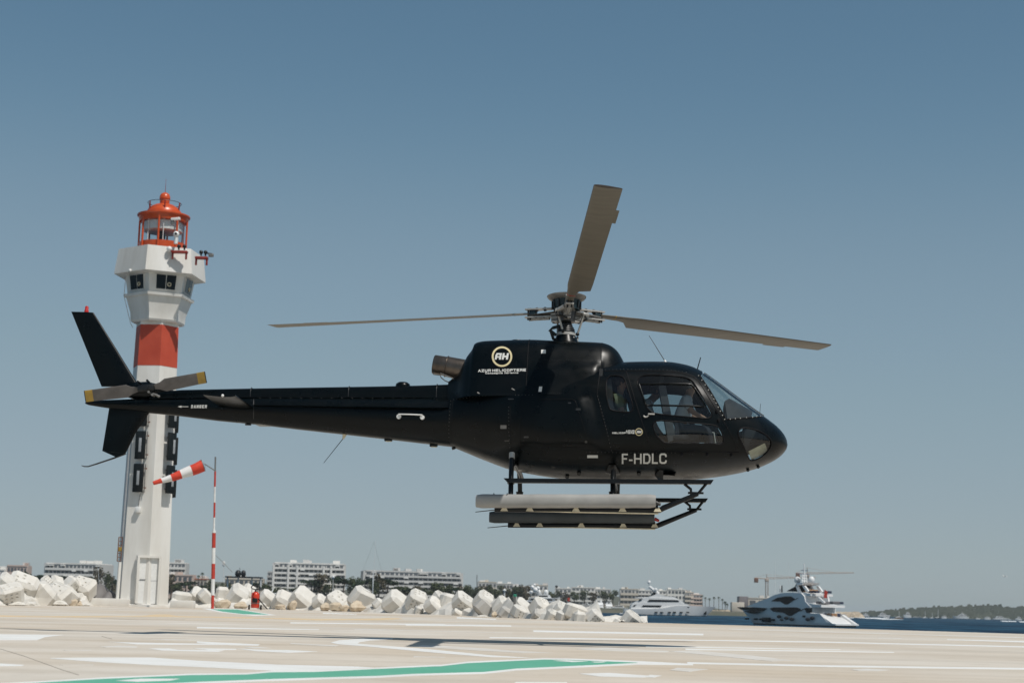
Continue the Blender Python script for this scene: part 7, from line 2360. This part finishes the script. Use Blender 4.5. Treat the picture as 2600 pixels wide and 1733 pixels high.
# --- generic far boats
def simple_boat(name, label, px0, px1, py_wl, py_house, py_mast, bowright=True, Y=None, group='far boats on the bay', hullm='hull_white', decks=2, domes=0, B=None, front=False, cat='boat', glass='deck_glass'):
    w0 = atZ((px0 + px1) / 2, py_wl, SEA).y
    w0 = w0 if 0 < w0 < 2300 else 2300
    Yd = Y or w0
    k = Yd / FPX
    L = (px1 - px0) * k
    a = atY(px0 if bowright else px1, py_wl, Yd)
    ang = 0.03 if bowright else math.pi - .03
    B = B or max(1.6, L * .22)
    if front:
        B, L = L, L * 3.0
        ang = math.pi / 2
        a = atY(px0, py_wl, Yd)
    y = Yacht(name, label, a, ang, B, cat, group)
    if front:
        y.root.rotation_euler = (0, 0, -math.pi / 2)
        y.root.location = ((a.x + (px1 - px0) * k / 2) - B / 2, Yd + L, SEA)
        y.sv = 1.0
    Ht = (py_wl - py_house) * k
    hz = Ht * (.42 if decks > 1 else .5)
    y.hull(L, lambda t: hz * (1 + .28 * t * t), hullm, flare=.18, rake=.10, full=3.4, stripe=L > 12)
    z = hz
    for d in range(decks):
        h = (Ht - hz) / decks
        u0, u1 = L * (.14 + .06 * d), L * (.72 - .10 * d)
        pts = [(u0, z - .05), (u0 + L * .03, z + h), (u1 - L * .10, z + h), (u1, z - .05)]
        dk = y.prism('deck_house', pts, 'hull_white', B * (.10 + .03 * d), B * (.90 - .03 * d))
        wp_ = [(u0 + L * .05, z + h * .35), (u0 + L * .06, z + h * .75), (u1 - L * .09, z + h * .75), (u1 - L * .055, z + h * .35)]
        y.prism('window_band', wp_, glass, B * (.10 + .03 * d) - .04, B * (.90 - .03 * d) + .04, dk)
        if d < decks - 1:
            y.prism('deck_overhang', [(u0 - L * .05, z + h - .1), (u0 - L * .05, z + h + .22), (u1 - L * .06, z + h + .22), (u1 - L * .06, z + h - .1)], 'hull_white', B * .06, B * .94, dk)
        z += h
    zm = (py_wl - py_mast) * k
    if py_mast < py_house:
        mo = MB().tube((L * .40, B / 2 * y.sv, z - .1), (L * .38, B / 2 * y.sv, zm), max(.08, L * .007), max(.05, L * .004), 6).build('mast', M['hull_white'], y.root, 40)
        for i in range(domes):
            y.radome(L * (.34 + .10 * (i // 2)), B * (.28 if i % 2 else .72), z, max(.35, min(1.3, B * .10)), parent=None)
        if domes:
            MB().box((L * .39, B / 2 * y.sv, (z + zm) / 2), (.3, B * .4, .25)).build('radar_bar', M['hull_white'], mo)
    return y
sy = simple_boat('super_yacht', 'sleek white superyacht with a dome-covered mast behind the pitted blocks', 1262, 1450, 1549, 1503, 1484, False, 820, None, 'hull_white', 3, 4, 12, False, 'yacht')
k = 820 / FPX
mm = []
for i, (px, py, r) in enumerate(((1352, 1490, 1.1), (1360, 1497, 1.4), (1349, 1502, .9), (1366, 1492, 1.0), (1357, 1484, .7))):
    p = atY(px, py, 822) - Vector(sy.root.location)
    R_ = Matrix.Rotation(-sy.root.rotation_euler.z, 3, 'Z') @ p
    MB().ball(R_ + Vector((0, 0, 0)), r, 10, 8).build('mast_dome', M['hull_white'], sy.root, 60)
p = atY(1444, 1521, 815)
fl = MB().box((0, 0, 0), (1.1, .3, 1.7), ch=.1).build('life_flag', M['flag_red'], None, 0, 'orange red ensign at the stern of the sleek superyacht', 'flag')
fl.location = p
simple_boat('motor_boat', 'white motor boat with tall mast left of the head-on pair', 1452, 1512, 1546, 1524, 1488, False, 1150, 'boats moored at the far quay', 'hull_white', 3, 2)
simple_boat('motor_boat', 'head-on white yacht with two domes, left of the pair', 1509, 1536, 1543, 1518, 1508, True, 1180, 'boats moored at the far quay', 'hull_white', 2, 2, front=True)
simple_boat('motor_boat', 'head-on white yacht with two domes, right of the pair', 1537, 1560, 1541, 1520, 1502, True, 1200, 'boats moored at the far quay', 'hull_white', 2, 2, front=True)
simple_boat('motor_boat', 'steel blue yacht moored behind the tan jetty', 1528, 1600, 1542, 1524, 1512, False, 1190, 'boats moored at the far quay', 'steel_blue', 2, 0)
simple_boat('motor_boat', 'small white boat beside the steel blue yacht', 1590, 1618, 1540, 1524, 1516, False, 1185, 'boats moored at the far quay', 'hull_white', 1, 0)
simple_boat('motor_boat', 'white yacht bow showing behind the long white yacht', 1700, 1812, 1546, 1528, 1520, True, 1250, 'boats moored at the far quay', 'hull_white', 2, 0)
# black-topped yacht at the left
bt = simple_boat('motor_yacht', 'low white yacht with black hardtop and black domes behind the extinguisher', 505, 800, 1530, 1488, 1478, False, 560, None, 'hull_white', 2, 0, 9, False, 'yacht')
k = 560 / FPX
def bl(px, py, dy=0): return Matrix.Rotation(-bt.root.rotation_euler.z, 3, 'Z') @ (atY(px, py, 560 + dy) - Vector(bt.root.location))
ht = MB().box(bl(620, 1464.5), (90 * k, 5, .45), ch=.1).build('black_hardtop', M['black'], bt.root)
for px in (578, 605, 640, 662):
    MB().tube(bl(px, 1490), bl(px, 1465), .25, .25, 6).build('hardtop_post', M['hull_white'], ht, 40)
for px, r in ((604, 1.0), (618, .8)):
    MB().lathe([(r * .6, -.3), (r, .5), (r, 1.2), (r * .6, 1.9), (0, 2.1)], bl(px, 1462), 12).build('black_dome', M['black'], ht, 50)
MB().tube(bl(609, 1464), bl(609, 1440), .12, .08, 6).build('black_mast', M['black'], ht, 40)
MB().box(bl(611, 1450), (2.4, .3, .2)).build('black_antenna', M['black'], ht)
MB().box(bl(616, 1456), (1.6, .3, .2)).build('black_antenna', M['black'], ht)
# sailing boats: hull, mast, stays
def sail_boat(label, px, py_wl, py_top, Lpx, Y=None, lean=0, m='hull_white', hullm='hull_white', group='sailing boats'):
    yy = atZ(px, py_wl, SEA).y
    Yd = Y or (yy if 0 < yy < 2200 else 2200)
    k = Yd / FPX
    L = Lpx * k
    a = atY(px - Lpx / 2, py_wl, Yd)
    y = Yacht('sailing_boat', label, a, .03, L * .28, 'sailboat', group)
    y.hull(L, lambda t: L * .09 * (1 + .3 * t * t), hullm, flare=.25, rake=.12, full=2.4, stripe=False)
    z1 = (py_wl - py_top) * k
    mo = MB().tube((L * .55, L * .14 * y.sv, 0), (L * .55 + lean * k, L * .14 * y.sv, z1), max(.10, .0015 * L + .4 * k), .3 * k, 6).build('mast', M[m], y.root, 40)
    MB().tube((L * .55, L * .14 * y.sv, L * .16), (L * .12, L * .14 * y.sv, L * .17), .12, .1, 6).build('boom', M[m], mo, 40)
    for u in (.98, .03):
        MB().tube((L * u, L * .14 * y.sv, L * .09), (L * .55, L * .14 * y.sv, z1 * .97), .018, .018, 4).build('stay', M['grey_metal'], mo, 0)
    y.prism('coach_roof', [(L * .2, L * .08), (L * .24, L * .14), (L * .5, L * .14), (L * .6, L * .09)], 'hull_white', L * .08, L * .2)
    return y
sail_boat('tall-masted sailing boat behind the middle of the breakwater', 936, 1540, 1352, 120, 430, 4)
sail_boat('small sailing boat with mast between lighthouse and left pile', 250, 1535, 1440, 60, 520, -12)
mastpole('mast', 947, 1452, 1520, 440, 2.2, 'hull_white', 'thinner pale mast just right of the tall sailing mast')
# far small boats on the right
FB = [
 ('white cruiser lying before the mole, leftmost far boat', 2184, 2207, 1564, 1556, 1548, False, 2, 1), ('white motor yacht beyond, left of the island tip', 2230, 2262, 1561, 1551, 1546, True, 2, 1), ('speedboat throwing a white wake, left one', 2244, 2260, 1569, 1563, 1561, True, 1, 0),
 ('dark red speedboat running with a long wake', 2272, 2296, 1570, 1565, 1563, True, 1, 0), ('boxy white catamaran near the red speedboat', 2294, 2314, 1567, 1553, 1552, False, 2, 0), ('small white launch left of the ketch', 2318, 2340, 1561, 1558, 1556, True, 1, 0),
 ('white cabin boat right of the dark ketch', 2390, 2404, 1565, 1558, 1555, False, 1, 0), ('tiered white yacht before the island, the largest far boat', 2420, 2460, 1567, 1554, 1548, False, 3, 1), ('faint white launch right of the tiered yacht', 2478, 2490, 1566, 1562, 1561, True, 1, 0), ('white cabin boat in the middle of the island', 2498, 2515, 1568, 1561, 1559, False, 1, 0),
 ('long low white motor yacht near the right edge', 2524, 2562, 1569, 1560, 1557, True, 2, 0), ('tiny white tender beside the long low yacht', 2560, 2568, 1570, 1567, 1566, True, 1, 0), ('white flybridge boat at the right picture edge', 2578, 2594, 1570, 1561, 1558, False, 2, 0), ('pale yacht anchored far left of the island', 2150, 2176, 1557, 1552, 1549, True, 1, 0)]
for lab, a, b, wl, hs, mt, br, dk, dm in FB:
    simple_boat('far_boat', lab, a, b, wl, hs, mt, br, None, 'small boats anchored off the island', 'teak' if 'dark red' in lab else 'hull_white', dk, dm)
for lab, px, wl, tp, L, hm_ in (('little sailing boat with slim mast, left of the catamaran', 2283, 1566, 1549, 14, 'hull_white'), ('small white sailing boat before the island', 2349, 1567, 1549, 15, 'hull_white'), ('pale sailing boat left of the dark ketch', 2367, 1562, 1548, 12, 'hull_white'), ('dark-hulled ketch before the island', 2382, 1568, 1545, 18, 'navy')):
    sail_boat(lab, px, wl, tp, L, None, 0, 'hull_white', hm_, 'far sailing boats off the island')
# wakes
for i, (pts) in enumerate(([(2168, 1566.6), (2230, 1567.0), (2256, 1569.6), (2200, 1568.8)], [(2220, 1569.4), (2272, 1570.0), (2294, 1571.4), (2240, 1571.2)], [(2540, 1574.6), (2582, 1575.4), (2580, 1577), (2545, 1576.4)], [(2586, 1576), (2640, 1577), (2640, 1579), (2590, 1578)], [(2140, 1566.4), (2170, 1567), (2166, 1568), (2142, 1567.6)])):
    v = [atZ(x, y, SEA + .12) for x, y in pts]
    MB().prism([Vector((p.x, p.y, SEA - .2)) for p in v], (0, 0, .35)).build('wake_foam', M['foam'], sea, 0)
# gull
p = atY(2550, 1462.5, 300)
gb = MB()
secs = []
for x, w in ((-.30, .01), (-.18, .06), (0, .085), (.16, .07), (.26, .035), (.34, .008)):
    secs.append([Vector((x, math.sin(a) * w, math.cos(a) * w * .9)) for a in [2 * math.pi * q / 8 for q in range(8)]])
gb.loft(secs)
for sg in (-1, 1):
    gb.add([(.10, .04 * sg, .03), (-.08, .04 * sg, .03), (-.06, .42 * sg, .20), (.08, .40 * sg, .21), (-.10, .82 * sg, .10), (-.02, .80 * sg, .11), (.02, .25 * sg, .17)], [(0, 1, 2, 3), (3, 2, 4, 5)])
gull = gb.build('gull', M['b_grey'], None, 40, 'tiny grey gull flying above the island at the right', 'bird')
gull.location = p
gull.rotation_euler = (.2, 0, .5)
# ------------------------------------------------------------------ sea air
hv = bpy.data.materials.new('haze')
hv.use_nodes = True
hv.node_tree.nodes.clear()
_o = hv.node_tree.nodes.new('ShaderNodeOutputMaterial')
_v = hv.node_tree.nodes.new('ShaderNodeVolumePrincipled')
_v.inputs['Color'].default_value = (0.82, 0.90, 0.96, 1)
_v.inputs['Density'].default_value = 0.00007
_v.inputs['Anisotropy'].default_value = 0.0
hv.node_tree.links.new(_v.outputs[0], _o.inputs['Volume'])
hz = MB().box((0, 8000, 25), (30000, 17000, 72)).build('haze', hv, None, 0, 'thin pale sea haze over the bay', 'haze', kind='stuff')
